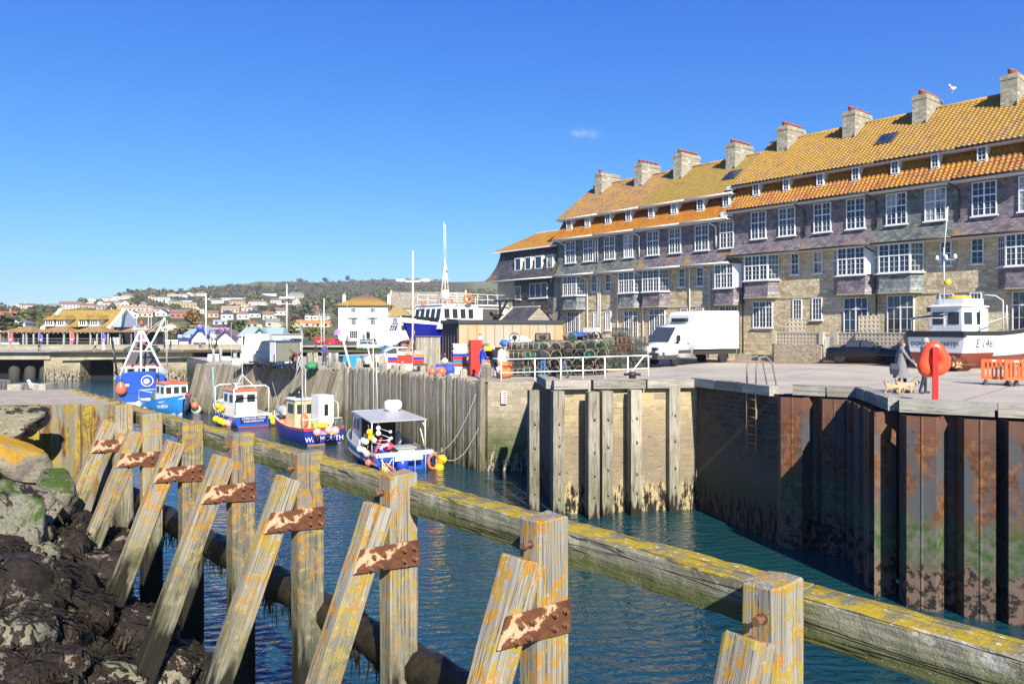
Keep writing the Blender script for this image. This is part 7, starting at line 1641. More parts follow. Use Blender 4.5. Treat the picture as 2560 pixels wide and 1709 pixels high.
person('person in a red coat standing behind the woman in blue', pp(812,28), R(-100), 1.70, (.62,.05,.07), (.05,.05,.06), (.2,.12,.08), .08)
person('dark figure bending near the seafront wall left of the red coat', pp(793,26), R(200), 1.65, (.04,.04,.045), (.05,.05,.06), (.1,.08,.06), .1, .3)
zb_ = P(0,880,SB).z
def far_p(label, px, py, s, **k): q = P(px, py, s); return person(label, q, **k)
far_p('dark clothed walker with bags on the bridge at the far left', 98, 878.5, 18.0, rz=R(-60), top=(.02,.02,.025), legs=(.03,.03,.04), stride=.2)
far_p('walker in a cream top and blue shorts on the bridge', 238, 880.5, 18.0, rz=R(180), top=(.62,.55,.40), legs=(.03,.04,.16), stride=.2, shorts=True)
far_p('walker in a white top and long dark skirt on the bridge', 259, 880.5, 18.0, rz=R(0), top=(.68,.66,.62), legs=(.03,.03,.035), stride=.15, coat=.6)
far_p('dark figure beside the orange marker post left of the kiosks', 411, 879, 17.2, rz=R(0), top=(.06,.05,.05), legs=(.04,.04,.04), stride=.1); far_p('second dark figure standing below the white fence', 426, 879, 17.2, rz=R(180), top=(.05,.05,.055), legs=(.06,.06,.06), stride=.1)
far_p('person in pink with navy shorts in front of the blue kiosk', 500, 876.5, 17.5, rz=R(0), top=(.60,.36,.36), legs=(.03,.05,.22), stride=.2, shorts=True)
far_p('person with a beige jacket in front of the blue kiosk hatch', 524, 875, 17.5, rz=R(200), top=(.46,.36,.22), legs=(.05,.05,.05), stride=.1); far_p('person carrying a red bag near the purple kiosk', 541, 873, 17.5, rz=R(0), top=(.05,.05,.06), legs=(.05,.05,.06), stride=.1)
far_p('person in white sitting on the wall before the inn', 896, 870, 15.6, rz=R(-90), top=(.65,.63,.60), legs=(.3,.3,.3), sit=True); far_p('person in pale clothes sitting on the wall beside the one in white', 905, 870, 15.6, rz=R(-90), top=(.62,.50,.42), legs=(.4,.35,.3), sit=True)
far_p('person in dark clothes standing by the green car at the inn', 935, 872, 15.6, rz=R(0), top=(.03,.03,.04), legs=(.04,.04,.05)); far_p('person in a purple coat standing at the right corner of the inn wall', 946, 872, 15.8, rz=R(180), top=(.08,.06,.35), legs=(.04,.04,.06)); far_p('brown coated person under the inn windows', 868, 862, 14, rz=R(90), top=(.15,.09,.06), legs=(.05,.05,.05))
# ------------------------------------------------------------------ vehicles (local x forwards, z = 0 on the ground)
TYRE = paint((.018,.018,.02), .8); RIM = paint((.45,.46,.47), .35, .1, .6); CARGL = paint((.05,.06,.07), .04); LAMP = paint((.72,.74,.76), .15); TAIL = paint((.45,.02,.02), .25); PLATE = paint((.78,.78,.72), .5)
def wheel(par, x, y, r, w=.22, rim=RIM, spokes=5):
    s_ = 1 if y > 0 else -1; mb = MB(); M = Matrix.Translation((x,y,r)) @ Matrix.Rotation(R(90),4,'X')
    mb.lathe([(r*.62,-w/2),(r*.93,-w/2),(r,-w/2+.04),(r,w/2-.04),(r*.93,w/2),(r*.62,w/2)], 24, M=M); wv = mb.build('wheel', TYRE, par)
    mb = MB(); o_ = y+s_*w*.36
    mb.lathe([(r*.64,-w*.3),(r*.64,w*.3),(r*.56,w*.28),(r*.54,-w*.28)], 24, M=M)
    for k in range(spokes):
        a_ = 2*math.pi*k/spokes; c, q = Vector((x+math.cos(a_)*r*.12,o_,r+math.sin(a_)*r*.12)), Vector((x+math.cos(a_)*r*.58,o_,r+math.sin(a_)*r*.58)); mb.beam(c, q, r*.2, .03, 0, (0,1,0))
    mb.lathe([(r*.18,-.03),(r*.16,.03),(0,.03)],12,M=Matrix.Translation((x,o_,r)) @ Matrix.Rotation(R(90),4,'X')); mb.build('rim', rim, wv); return wv
def carbody(mb, prof, W, tuck=.12, n=None):
    """prof: (x, zlow, zhigh, half width low, half width high)"""
    secs = []
    for x, zl, zm, zh, wl, wm, wh in prof:
        secs.append([(x,-wl,zl),(x,-wm,zm*.6+zl*.4),(x,-wm,zm),(x,-wh,zh),(x,wh,zh),(x,wm,zm),(x,wm,zm*.6+zl*.4),(x,wl,zl)])
    mb.loft(secs, 0, None, True); return mb
def auto(label, cat, loc, rz, paintm, L=4.1, W=1.8, H=1.3, kind='hatch', r=.31, rim=RIM):
    t = thing('parked_car' if cat == 'car' else 'van', label, cat, loc, rz)
    h = L/2; wl, wm = W/2-.1, W/2
    if kind == 'coupe': top = [(-h,.62,.74),(-h+.15,.80,.86),(-.95,.84,.90),(.55,.83,.90),(h-.6,.70,.76),(h-.12,.56,.62),(h,.48,.5)]; cab = [(-1.35,.0),(-.75,.9),(-.35,1),(.05,.97),(.95,0)]
    elif kind == 'van': top = [(-h,1.05,1.1),(-h+.1,1.1,1.15),(h-1.7,1.1,1.15),(h-.9,1.05,1.1),(h-.2,.85,.9),(h,.6,.65)]; cab = [(-h+.03,.97),(-h+.2,1),(h-2.1,1),(h-1.75,.95),(h-.85,0)]
    else: top = [(-h,.75,.82),(-h+.12,.86,.92),(-.9,.88,.94),(.6,.86,.92),(h-.5,.76,.84),(h-.08,.6,.66),(h,.5,.52)]; cab = [(-h+.2,0),(-h+.75,.93),(-.5,1),(.15,.97),(1.0,0)]
    mb = MB(); secs = []
    for x, zm, zh in top: 
        k = .88 if x in (top[0][0], top[-1][0]) else 1
        secs.append([(x,-wl*k,.2),(x,-wm*k,.38),(x,-wm*k,zm-.08),(x,-wm*k*.95,zh),(x,wm*k*.95,zh),(x,wm*k,zm-.08),(x,wm*k,.38),(x,wl*k,.2)])
    mb.loft(secs, 0, None, True); b = mb.build('body', paintm, t)
    zt = lambda x: np.interp(x, [q[0] for q in top], [q[2] for q in top])
    mb = MB(); secs = []
    for x, f in cab:
        zb2 = zt(x)-.02; z = zb2+(H-zb2)*f; k = 1-.16*f if kind != 'van' else 1-.07*f
        secs.append([(x,-wm*.94,zb2),(x,-wm*.94*k,z-.02*f),(x,-wm*.8*k,z+.001),(x,wm*.8*k,z+.001),(x,wm*.94*k,z-.02*f),(x,wm*.94,zb2)])
    mb.loft(secs, 0, None, False); mb.build('cabin', paintm, t)
    # glazing
    def side(x0, x1, f0, f1, sgn):
        mb = MB(); 
        def q(x, f): 
            fc = np.interp(x,[c[0] for c in cab],[c[1] for c in cab]); zb2 = zt(x)-.02; z = zb2+(H-zb2)*fc*f; k = 1-(.16 if kind != 'van' else .07)*fc*f; return (x,sgn*(wm*.94*k+.006),z)
        n = 6; mb.grid(lambda u, w_: q(x0+(x1-x0)*u, f0+(f1-f0)*w_), n, 1); mb.build('window', CARGL, t)
    c0, c1 = cab[0][0], cab[-1][0]
    for sgn in (1,-1):
        if kind == 'van': side(h-2.0,h-1.15,.12,.85,sgn)
        else: side(c0+.35,-.3,.12,.86,sgn); side(-.22,c1-.35,.12,.86,sgn)
    for (xa, fa), (xb, fb), nm in ((cab[-1],cab[-2],'windscreen'),(cab[0],cab[1],'rear_window')):
        if kind == 'van' and nm == 'rear_window': continue
        za, zb2 = zt(xa)+.04, zt(xb)-.02+(H-zt(xb))*fb-.05; e = .02 if xa > 0 else -.02; mb = MB()
        mb.add([(xa-e*2,-wm*.82,za),(xa-e*2,wm*.82,za),(xb+e,wm*.68,zb2+.02),(xb+e,-wm*.68,zb2+.02)],[(0,1,2,3)]); mb.build(nm, CARGL, t)
    for sgn in (1,-1):
        mb = MB(); mb.sph((h-.12,sgn*wm*.72,.58 if kind != 'van' else .8),(.12,.17,.09 if kind != 'van' else .14),10,6); mb.build('headlight', LAMP, t)
        mb = MB(); mb.sph((-h+.06,sgn*wm*.78,.70 if kind != 'van' else .95),(.08,.13,.09 if kind != 'van' else .22),10,6); mb.build('tail_light', TAIL, t)
        mb = MB(); mb.sph((c1-.45,sgn*(wm+.08),zt(c1)+.08),(.06,.1,.07),8,6); mb.build('mirror', paintm, t)
        for x in (h-.78,-h+.72): wheel(t, x, sgn*(wm-.12), r, .22, rim)
    for x in (h+.0,-h-.0): mb = MB(); mb.cb((x+(.012 if x > 0 else -.012),0,.46),(.02,.52,.11)); mb.build('number_plate', PLATE, t)
    mb = MB(); mb.cb((h-.02,0,.36),(.06,1.0,.14)); mb.build('grille', BLK_, t)
    return t
def at(px, s): g = G(px, s); return (g.x,g.y,g.z)
auto('black two seat coupe with black wheels parked by the lattice garden wall', 'car', at(2172,45.2), math.atan2(-.62,.79), paint((.008,.009,.016),.03,.02), 4.15, 1.82, 1.28, 'coupe', .33, paint((.015,.015,.017),.3))
vw = auto('white high roofed van facing the harbour beside the blue van', 'van', at(644,31), R(-75), gel((.72,.74,.78)), 5.2, 2.0, 2.5, 'van', .34)
vb = auto('dark slate blue van with its back doors open', 'van', at(690,33.6), R(127), gel((.035,.055,.10)), 5.0, 1.95, 2.0, 'van', .34)
h = 2.5
for sgn, a_ in ((1,R(-95)),(-1,R(95))):
    mb = MB(); M = Matrix.Translation((-h,sgn*.93,0)) @ Matrix.Rotation(a_*-1,4,'Z'); mb.box((-.03,min(0,-sgn*.9),.5),(.02,max(0,-sgn*.9),1.9),0,M); mb.build('rear_door', WHT, vb)
mb = MB(); mb.box((-h-.012,-.85,.55),(-h-.004,.85,1.85)); mb.build('load_bay', paint((.17,.165,.135),.8), vb)
auto('small red car parked left of the inn with its back to the harbour', 'car', P(801,860,12.5), R(95), gel((.55,.03,.03)), 3.9, 1.75, 1.5); auto('red car parked at the left corner of the inn', 'car', P(837,864,12.5), R(75), gel((.55,.03,.03)), 3.9, 1.75, 1.5)
auto('dark green car parked in front of the inn', 'car', P(938,862,12.8), R(170), gel((.03,.10,.09)), 4.2, 1.75, 1.45); auto('teal pick up style car by the inn door', 'car', P(919,864,13.2), R(10), gel((.10,.25,.22)), 4.0, 1.75, 1.3)
auto('white car nose out between the timber hut and the cabin cruiser', 'car', at(980,33), R(200), gel((.78,.78,.78)), 4.3, 1.8, 1.45); auto('silver car beside the inn wall', 'car', P(925,875,16.2), R(0), gel((.45,.46,.47)), 4.0, 1.7, 1.4)
# --- white box truck
g0, g1 = G(1658,41.5), G(1780,39.3); d = (g0-g1); d.z = 0; d.normalize()
t = thing('box_truck', 'white refrigerated box truck parked on the quay in front of the terrace', 'truck', (g0+g1)/2-d*.1, math.atan2(d.y,d.x)); CABW = gel((.80,.80,.79), .25); GREYP = paint((.045,.05,.055), .6)
def side_loft(prof, w, mat, name, tap=None):
    """prof: list of (x, z0, z1, half width)"""
    mb = MB(); mb.loft([[(x,-hw,a),(x,-hw,a+(b-a)*.8),(x,-hw*.93,b),(x,hw*.93,b),(x,hw,a+(b-a)*.8),(x,hw,a)] for x, a, b, hw in prof], 0, None, True); return mb.build(name, mat, t)
cab = side_loft([(.75,.45,2.45,.95),(1.45,.45,2.45,.96),(1.85,.45,2.38,.96),(2.15,.5,2.1,.96),(2.75,.55,1.38,.96),(3.2,.6,1.2,.93),(3.42,.62,1.0,.86),(3.5,.65,.85,.8)], 2, CABW, 'cab')
for sgn in (1,-1):
    mb = MB(); mb.add([(1.05,sgn*.945,1.45),(2.15,sgn*.965,1.30),(2.55,sgn*.96,1.30),(2.05,sgn*.94,2.0),(1.95,sgn*.935,2.15),(1.05,sgn*.93,2.15)],[(0,1,2,3,4,5)]); mb.build('side_window', CARGL, cab)
    mb = MB(); mb.box((.95,sgn*.962-.01,.72),(2.05,sgn*.962+.01,.92)); mb.build('side_moulding', GREYP, cab); mb = MB(); mb.box((1.1,sgn*.972-.012,1.28),(1.32,sgn*.972+.012,1.33)); mb.build('door_handle', GREYP, cab)
    mb = MB(); mb.cb((2.2,sgn*1.12,1.62),(.12,.2,.36)); mb.cb((2.2,sgn*1.02,1.45),(.06,.2,.06)); mb.build('mirror', BLK_, cab)
    mb = MB(); mb.loft([[(3.0,sgn*.9,.95),(3.0,sgn*.9,1.2),(3.02,sgn*.6,1.22),(3.02,sgn*.6,.98)],[(3.44,sgn*.82,.92),(3.36,sgn*.82,1.12),(3.42,sgn*.56,1.08),(3.5,sgn*.56,.92)]],0,None,True); mb.build('headlight', LAMP, cab)
mb = MB(); mb.add([(2.78,-.86,1.40),(2.78,.86,1.40),(2.03,.76,2.28),(2.03,-.76,2.28)],[(0,1,2,3)]); mb.build('windscreen', CARGL, cab)
mb = MB(); mb.add([(3.2,-.95,.40),(3.6,-.75,.38),(3.6,.75,.38),(3.2,.95,.40),(3.2,-.96,.82),(3.58,-.76,.76),(3.58,.76,.76),(3.2,.96,.82)],[(0,1,5,4),(1,2,6,5),(2,3,7,6),(4,5,6,7),(0,3,2,1)]); mb.box((2.2,-.965,.38),(3.21,.965,.62)); mb.build('bumper', GREYP, cab)
mb = MB(); mb.add([(3.47,-.5,.80),(3.47,.5,.80),(3.38,.56,1.08),(3.38,-.56,1.08)],[(0,1,2,3)]); mb.v = [(x+.045,y,z) for x, y, z in mb.v]; gr = mb.build('grille', BLK_, cab)
mb = MB(); mb.tube([(3.50,.115*math.cos(k*.4),.94+.115*math.sin(k*.4)) for k in range(16)], .012, 5, closed=True)
for k in range(3): a_ = R(90+120*k); mb.beam((3.50,0,.94),(3.50,.11*math.cos(a_),.94+.11*math.sin(a_)),.016)
mb.build('round_badge', paint((.6,.6,.62),.2,.05,.8), gr)
mb = MB(); mb.cb((3.62,0,.55),(.02,.6,.13)); np_ = mb.build('number_plate', PLATE, cab)
box = MB(); box.loft([[(x,-1.08,.95),(x,-1.08,z-.12),(x,-1.0,z),(x,1.0,z),(x,1.08,z-.12),(x,1.08,.95)] for x, z in ((-3.4,3.32),(.0,3.28),(.5,3.2),(.72,3.02))],0,None,False); bx = box.build('cargo_box', CABW, t)
mb = MB(); mb.cb((.86,0,2.72),(.3,1.1,.22)); mb.build('refrigeration_unit', BLK_, bx)
mb = MB(); mb.box((-3.3,-.95,.62),(.8,.95,.9)); mb.build('chassis', paint((.03,.03,.032),.7), t)
for x in (-2.1,2.2):
    for sgn in (1,-1): wheel(t, x, sgn*.84, .36, .24, RIM, 8)
for sgn in (1,-1): mb = MB(); mb.tube([(-2.1+.46*math.cos(k*math.pi/8),sgn*.9,.38+.46*math.sin(k*math.pi/8)) for k in range(9)],.05,6); mb.build('mudguard', BLK_, t)
# ------------------------------------------------------------------ things on the quay
def stretch(par, name, mat, *boxes, M=None):
    for a, b in boxes: mb = MB(); mb.box(a, b, 0, M); mb.build(name, mat, par)
# white railing
RW = paint((.80,.80,.78), .4, .08)
t = thing('railing', 'white tubular railing along the quay in front of the lobster pots', 'railing', (0,0,0))
ra, rb, rc = G(1189,43.5), G(1253,50.5), G(1621,49.5); H1 = Vector((0,0,1.08)); H2 = Vector((0,0,.42))
for hh in (H1, H2): mb = MB(); mb.tube([ra+hh, rb+hh, rc+hh], .027, 8); mb.build('rail', RW, t)
for q in [ra, rb]+[rb.lerp(rc, k/6) for k in (1.35,2.4,3.3,4.2,5.15,6)]: mb = MB(); mb.tube([q-Vector((0,0,.15)), q+H1], .034, 8); mb.build('post', RW, t)
mb = MB(); e = rb.lerp(rc,.855); mb.tube([e, e.lerp(rc,.45)+Vector((0,0,.6)), rc-(rc-rb).normalized()*.25+Vector((0,0,1.02)), rc+H1], .034, 8); mb.build('brace', RW, t)
# lifebuoy on its red post
LB = gel((.74,.085,.025), .28); p = G(2338,88)
t = thing('lifebuoy_stand', 'bright orange lifebuoy housing on a red post at the edge of the right quay', 'lifebuoy', (p.x,p.y,p.z), R(-14), None, .95)
mb = MB(); mb.box((-.075,-.05,-.1),(.075,.05,1.62)); mb.build('post', gel((.70,.02,.02), .35), t)
mb = MB(); n, m = 40, 16; vs = []
for i in range(n):
    a = 2*math.pi*i/n; lump = 1+.06*math.cos(3*a+.6)
    for j in range(m):
        b = 2*math.pi*j/m; rr = .265+.185*math.cos(b)*lump; vs.append((rr*math.cos(a)*1.0*lump, .15*math.sin(b)*(1+.2*max(0,math.sin(-a))), rr*math.sin(a)*1.22*lump))
mb.add(vs, [(i*m+j, ((i+1)%n)*m+j, ((i+1)%n)*m+(j+1)%m, i*m+(j+1)%m) for i in range(n) for j in range(m)], 0, Matrix.Translation((.02,.22,1.22)) @ Matrix.Rotation(R(12),4,'Y'), True)
mb.build('ring_housing', LB, t)
mb = MB(); mb.lathe([(.2,-.1),(.2,.0),(0,.0)],20,M=Matrix.Translation((.02,.26,1.22)) @ Matrix.Rotation(R(90),4,'X')); mb.build('backing', paint((.25,.03,.015)), t)
# ladder with hoops on the recess wall
def on_wall(px, a, b):
    k = (px-CX)/F; dx, dy = b[0]-a[0], b[1]-a[1]; u = (k*a[1]-a[0])/(dx-k*dy); return Vector((a[0]+dx*u, a[1]+dy*u, 0))
OR_ = paint((.34,.19,.10), .8, .3); q0, q1 = on_wall(1876,K1,B3), on_wall(1899,K1,B3); nw = Vector((-.886,-.463,0))
t = thing('quay_ladder', 'rusty ladder with two tall hoop handrails on the shaded recess wall', 'ladder', (0,0,0)); zt_ = gz(q0.x,q0.y)
for q in (q0,q1):
    mb = MB(); a = q+nw*.16; top = [a+Vector((0,0,-2.0)), a+Vector((0,0,zt_+.3))]; mb.tube(top, .035, 6); mb.build('stile', OR_, t)
    mb = MB(); mb.tube([a+Vector((0,0,zt_+.3)), a+Vector((0,0,zt_+.85)), a-nw*.15+Vector((0,0,zt_+1.18)), a-nw*.45+Vector((0,0,zt_+1.22)), a-nw*.75+Vector((0,0,zt_+1.0)), a-nw*1.0+Vector((0,0,zt_))], .028, 6); mb.build('hoop', paint((.24,.21,.17),.6,.3), t)
for k in range(6): mb = MB(); mb.tube([q0+nw*.16+Vector((0,0,zt_-.25-k*.3)), q1+nw*.16+Vector((0,0,zt_-.25-k*.3))], .02, 5); mb.build('rung', OR_, t)
# garden walls with lattice blocks
LATT = paint((.44,.39,.30), .9, .25); LATC = paint((.60,.52,.38), .9, .15); RUB = m_stone((.24,.20,.13),(.36,.30,.2),(.48,.42,.31),(.40,.36,.28), .3, .13, .012, .9, key='rub')
YG = -1.7
def lattice(par, x0, x1, z0, z1, mat, cell=.22, y=YG):
    mb = MB(); nx, nz = max(1,round((x1-x0)/cell)), max(1,round((z1-z0)/cell)); cx, cz = (x1-x0)/nx, (z1-z0)/nz
    for i in range(nx):
        for j in range(nz):
            c = (x0+cx*(i+.5), y, z0+cz*(j+.5)); rr = []
            ring = [(c[0]+.5*cx*sx, c[2]+.5*cz*sz) for sx, sz in ((-1,-1),(1,-1),(1,1),(-1,1))]
            vo = [(a,y-.05,b) for a, b in ring]; vi = [(c[0]+.32*cx*math.cos(q),y-.05,c[2]+.32*cz*math.sin(q)) for q in [R(225+45*k) for k in range(8)]]
            vs = vo+vi+[(a,y+.05,b) for a, _, b in vi]
            mb.add(vs, [(0,1,6,5,4),(1,2,8,7,6),(2,3,10,9,8),(3,0,4,11,10)]+[(4+k,4+(k+1)%8,12+(k+1)%8,12+k) for k in range(8)])
            mb.beam((c[0]-.3*cx,y,c[2]),(c[0]+.3*cx,y,c[2]),.03,.08)
    return mb.build('lattice_panel', mat, par)
def gwall(label, px0, px1, panel, returns=(), scr=None):
    x0 = LP(px0,YG); W = LP(px1,YG)-x0; t = thing('garden_wall', label, 'garden wall', TP(x0,0,0), TRZ)
    mb = MB(); mb.box((0,YG-.12,-.4),(W,YG+.12,1.28)); mb.build('stone_base', RUB, t); lattice(t, .1, W-.1, 1.3, 1.94, panel)
    for x in (0,W): stretch(t, 'pier', LATT, ((x-.12,YG-.14,1.28),(x+.12,YG+.14,2.05)))
    stretch(t, 'capping', LATT, ((.12,YG-.08,1.95),(W-.12,YG+.08,2.02)))
    for x in returns: mb = MB(); mb.box((x-.1,YG+.13,-.4),(x+.1,-.03,1.3)); mb.build('return_wall', RUB, t)
    return t, x0
t, x0 = gwall('stone garden wall with a grey lattice block panel left of the iron gate', 1938, 2055, LATT, (0,))
a = LP(1975,-.5)-x0; t2 = thing('lattice_screen', 'cream lattice block screen standing before the small windows', 'screen', TP(x0,0,0), TRZ); lattice(t2, a, a+1.15, 1.3, 2.85, LATC, .26, -.6)
t, x0 = gwall('stone garden wall with lattice panels behind the black car', 2092, 2275, LATT, (1.6,))
a = LP(2147,-1.2)-x0; t2 = thing('lattice_screen', 'tall cream lattice block screen beside the open french window', 'screen', TP(x0,0,0), TRZ); lattice(t2, a, a+1.2, 1.0, 2.95, LATC, .26, -1.2)
x0 = LP(2060,YG); t = thing('iron_gate', 'narrow white barred iron gate between the two lattice garden walls', 'gate', TP(x0,0,0), TRZ); W = LP(2084,YG)-x0
for k in range(8): stretch(t, 'bar', WHT, ((W*k/7-.012,YG-.012,.55),(W*k/7+.012,YG+.012,1.75)))
stretch(t, 'cross_rail', WHT, ((0,YG-.015,.6),(W,YG+.015,.65)), ((0,YG-.015,1.65),(W,YG+.015,1.7)))
t = thing('kerb_step', 'low stone doorstep slabs at the foot of the terrace', 'step', TP(0,0,0), TRZ); a, b = LP(1845,-.9), LP(1938,-.9); stretch(t, 'slab', paint((.36,.33,.27),.9,.2), ((a,-1.0,-.2),(b,0,.56)))
# --- E146 on the hard
hd = Vector((.884,.468,0)); q = G(2338,52); c0 = Vector((q.x,q.y,0))+hd*4.5
t = thing('fishing_boat', 'white fishing boat E146 from Exeter with red bottom and black rail standing on the quay', 'fishing boat', (c0.x,c0.y,.97), math.atan2(hd.y,hd.x))
pt, zg = hull(t, 9, 3.1, 1.0, 1.12, .9, .0, .93, .6, [WHT,gel((.22,.045,.03)),BLK_], .26, .45, bootz=.02, full=.5)
stretch(t, 'stern_rail_block', BLK_, ((-4.60,-1.45,.84),(-4.4,1.45,1.13)))
BT = paint((.03,.03,.035)); wtext('DORA', .27, t, BT, (-4.53,.85,.50), (0,-1,0)); wtext('EXETER', .27, t, BT, (-4.53,-.72,.50), (0,-1,0))
m0 = pt(.17,.62,-1); dx = (pt(.26,.62,-1)-pt(.08,.62,-1)).normalized(); upv = (pt(.17,.75,-1)-pt(.17,.5,-1)).normalized(); hull_text('E 146', .56, t, BT, pt, .17, .72, -1, 9, 2.2)
c = cabin(t, -3.7, -1.6, 1.65, .6, 2.3, WHT, WHT, (2,2), .05, .1, wz=(.5,.85)); stretch(c, 'door', gel((.70,.71,.70)), ((-2.35,-.895,.75),(-1.75,-.86,2.2))); stretch(c, 'roof_box', WHT, ((-3.4,-.7,2.41),(-1.8,.7,2.7)))
mb = MB(); mb.tube([(-2.6+.45*math.cos(k*.4),.45*math.sin(k*.4),2.78) for k in range(16)], .07, 6, closed=True); mb.build('yellow_hose', YEL, c)
part_tubes(t, 'mast', STEELT, [[(-3.5,.2,2.5),(-3.5,.2,5.2)],[(-3.5,.55,4.6),(-3.5,-.35,4.6)]], .035); part_tubes(t, 'whip_aerial', WHT, [[(-3.5,.2,5.0),(-3.35,.1,7.2)]], .02)
for yy in (.55,-.35,.1): mb = MB(); mb.lathe([(.07,0),(.09,.1),(.05,.22),(0,.24)],10,M=Matrix.Translation((-3.5,yy,4.62))); mb.build('navigation_lamp', WHT, t)
mb = MB(); mb.sph((-3.45,.05,3.5),.16,12,8); mb.build('yellow_ball', YEL, t)
part_tubes(t, 'rail', STEELT, [[(-4.4,-.4,1.2),(-4.4,-.4,1.75),(-4.4,1.3,1.75),(-4.4,1.3,1.2)],[(-1.3,-1.35,1.1),(-1.3,-1.35,2.6),(-1.3,-1.0,2.85),(-1.7,-.7,2.9)],[(-4.3,-1.4,1.2),(-1.2,-1.4,1.8)],[(-.9,-1.3,1.1),(-.9,-1.3,2.4)]], .03)
part_tubes(t, 'folded_derrick', BLK_, [[(-4.4,1.2,1.75),(-3.9,-.2,1.95)]], .06)
mb = MB(); mb.cb((-3.4,.97,2.2),(.5,.06,.25)); mb.build('name_sign', gel((.16,.10,.06)), c)
t2 = thing('boat_cradle', 'timber blocks and props holding up the white fishing boat', 'cradle', (c0.x,c0.y,0), math.atan2(hd.y,hd.x))
for x in (-3.2,0,3): stretch(t2, 'block', WOODM, ((x-.2,-.7,-.05),(x+.2,.7,.25)))
g = G(2400,53); mb = MB(); mb.lathe([(.35,0),(.62,.28),(.66,.3),(.62,.3)],18); tag(mb.build('wicker_tub', paint((.24,.10,.05),.9,.3), None, g, (0,0,0)), 'rusty brown shallow tub under the stern of the white fishing boat', 'tub')
g = G(2388,54); mb = MB(); mb.loft([[(-.3,-.25,0),(.35,-.25,0),(.35,.25,0),(-.3,.25,0)],[(-.2,-.22,.5),(.4,-.25,.42),(.35,.2,.45),(-.2,.2,.5)]],0,None,False); tag(mb.build('rusty_plate', RUST, None, g+Vector((.0,.3,.2)), (0,.2,.3)), 'rusty steel plate leaning under the white fishing boat', 'steel plate')
# --- orange barriers
BAR = gel((.78,.13,.03), .45)
def barrier(label, px, s, rz):
    t = thing('barrier', label, 'barrier', G(px, s), rz); L = 1.3
    stretch(t, 'frame', BAR, ((-L/2,-.03,.22),(L/2,.03,.34)), ((-L/2,-.03,.88),(L/2,.03,1.0)), ((-L/2,-.03,.34),(-L/2+.12,.03,.88)), ((L/2-.12,-.03,.34),(L/2,.03,.88)))
    for k in range(7): stretch(t, 'slat', BAR, ((-L/2+.19+k*.14,-.02,.34),(-L/2+.26+k*.14,.02,.88)))
    for x in (-.3,.05): stretch(t, 'reflector', gel((.7,.6,.55)), ((x,-.034,.90),(x+.14,-.03,.98)))
    for x in (-L/2+.15,L/2-.15): mb = MB(); mb.loft([[(x-.07,-.3,0),(x+.07,-.3,0),(x+.07,.3,0),(x-.07,.3,0)],[(x-.04,-.05,.22),(x+.04,-.05,.22),(x+.04,.05,.22),(x-.04,.05,.22)]],0,None,False); mb.build('foot', paint((.06,.06,.065),.8), t)
barrier('orange plastic barrier with pale reflectors, left of the pair by the white boat', 2502, 65, R(-25)); barrier('orange plastic barrier cut off by the right edge beside the white boat', 2556, 66, R(-5))
# --- lobster pots
def pot_meshes(fc, nc, box=False):
    fr, nt, bs = MB(), MB(), MB(); L, W, H = .80, .56, .44
    arc = [(W/2*math.cos(q)*(1 if not box else 1.0), .06+ (H-.06)*math.sin(q)**(.8)) for q in [math.pi*k/10 for k in range(11)]]
    if box: arc = [(W/2,.04),(W/2,H*.5),(W/2*.95,H),(0,H),(-W/2*.95,H),(-W/2,H*.5),(-W/2,.04)]
    for x in (-L/2,-L/6,L/6,L/2): fr.tube([(x,y,z) for y, z in arc], .017, 5)
    for i in ((0,3,5,7,10) if not box else (0,2,4,6)): fr.tube([(-L/2,)+arc[i], (L/2,)+arc[i]], .012, 4)
    for y in (-.2,0,.2): bs.box((-L/2,y-.04,0),(L/2,y+.04,.05))
    for x in (-L/2,0,L/2): bs.box((x-.03,-W/2,.05),(x+.03,W/2,.075))
    k = len(arc)-1; nu = 15; th = .0042
    def on(u, v):
        f = v*k; i = min(k-1,int(f)); a, b = arc[i], arc[i+1]; return Vector((-L/2+L*u, a[0]+(b[0]-a[0])*(f-i), a[1]+(b[1]-a[1])*(f-i)))
    for sl in (1,-1):
        for q in range(-14,nu+1):
            pts_ = [on((q+sl*0+v*14)/nu if sl == 1 else (q+14-v*14)/nu, v) for v in [j/14 for j in range(15)] if 0 <= ((q+v*14)/nu if sl == 1 else (q+14-v*14)/nu) <= 1]
            if len(pts_) > 1: nt.tube(pts_, th, 3, cap=False)
    for x in (-L/2,L/2):
        for j in range(1,10): 
            a = -W/2+W*j/10; zt_ = np.interp(a, [p[0] for p in arc[::-1]], [p[1] for p in arc[::-1]]); nt.tube([(x,a,.06),(x,a,zt_)], th, 3, cap=False)
        for j in range(1,8):
            z = .06+H*j/8; w_ = W/2*(math.cos(math.asin(min(1,(z-.06)/(H-.06)))) if not box else .97)
            if w_ > .04: nt.tube([(x,-w_,z),(x,w_,z)], th, 3, cap=False)
    cone = MB(); cone.sph((0,0,.2), (.22,.13,.12), 8, 5)
    return [('frame', fr.mesh('frame', fc)), ('netting', nt.mesh('netting', nc)), ('base', bs.mesh('base', paint((.12,.10,.075),.9,.3))), ('bait_bag', cone.mesh('bait_bag', nc))]
PF = [paint((.33,.29,.22),.8,.3), paint((.10,.10,.095),.8,.3), paint((.26,.16,.09),.8,.3)]; PN = [paint((.035,.04,.035),.9), paint((.02,.16,.11),.8), paint((.10,.06,.04),.9), paint((.10,.13,.11),.9)]
PV = [(pot_meshes(PF[0],PN[0]),'curved cream hooped lobster pot with black netting'),(pot_meshes(PF[1],PN[0]),'curved dark hooped lobster pot with black netting'),(pot_meshes(PF[0],PN[1]),'curved cream hooped lobster pot with green netting'),(pot_meshes(PF[1],PN[3],True),'square framed pot with grey green mesh'),(pot_meshes(PF[2],PN[2],True),'square framed pot with rusty brown mesh')]
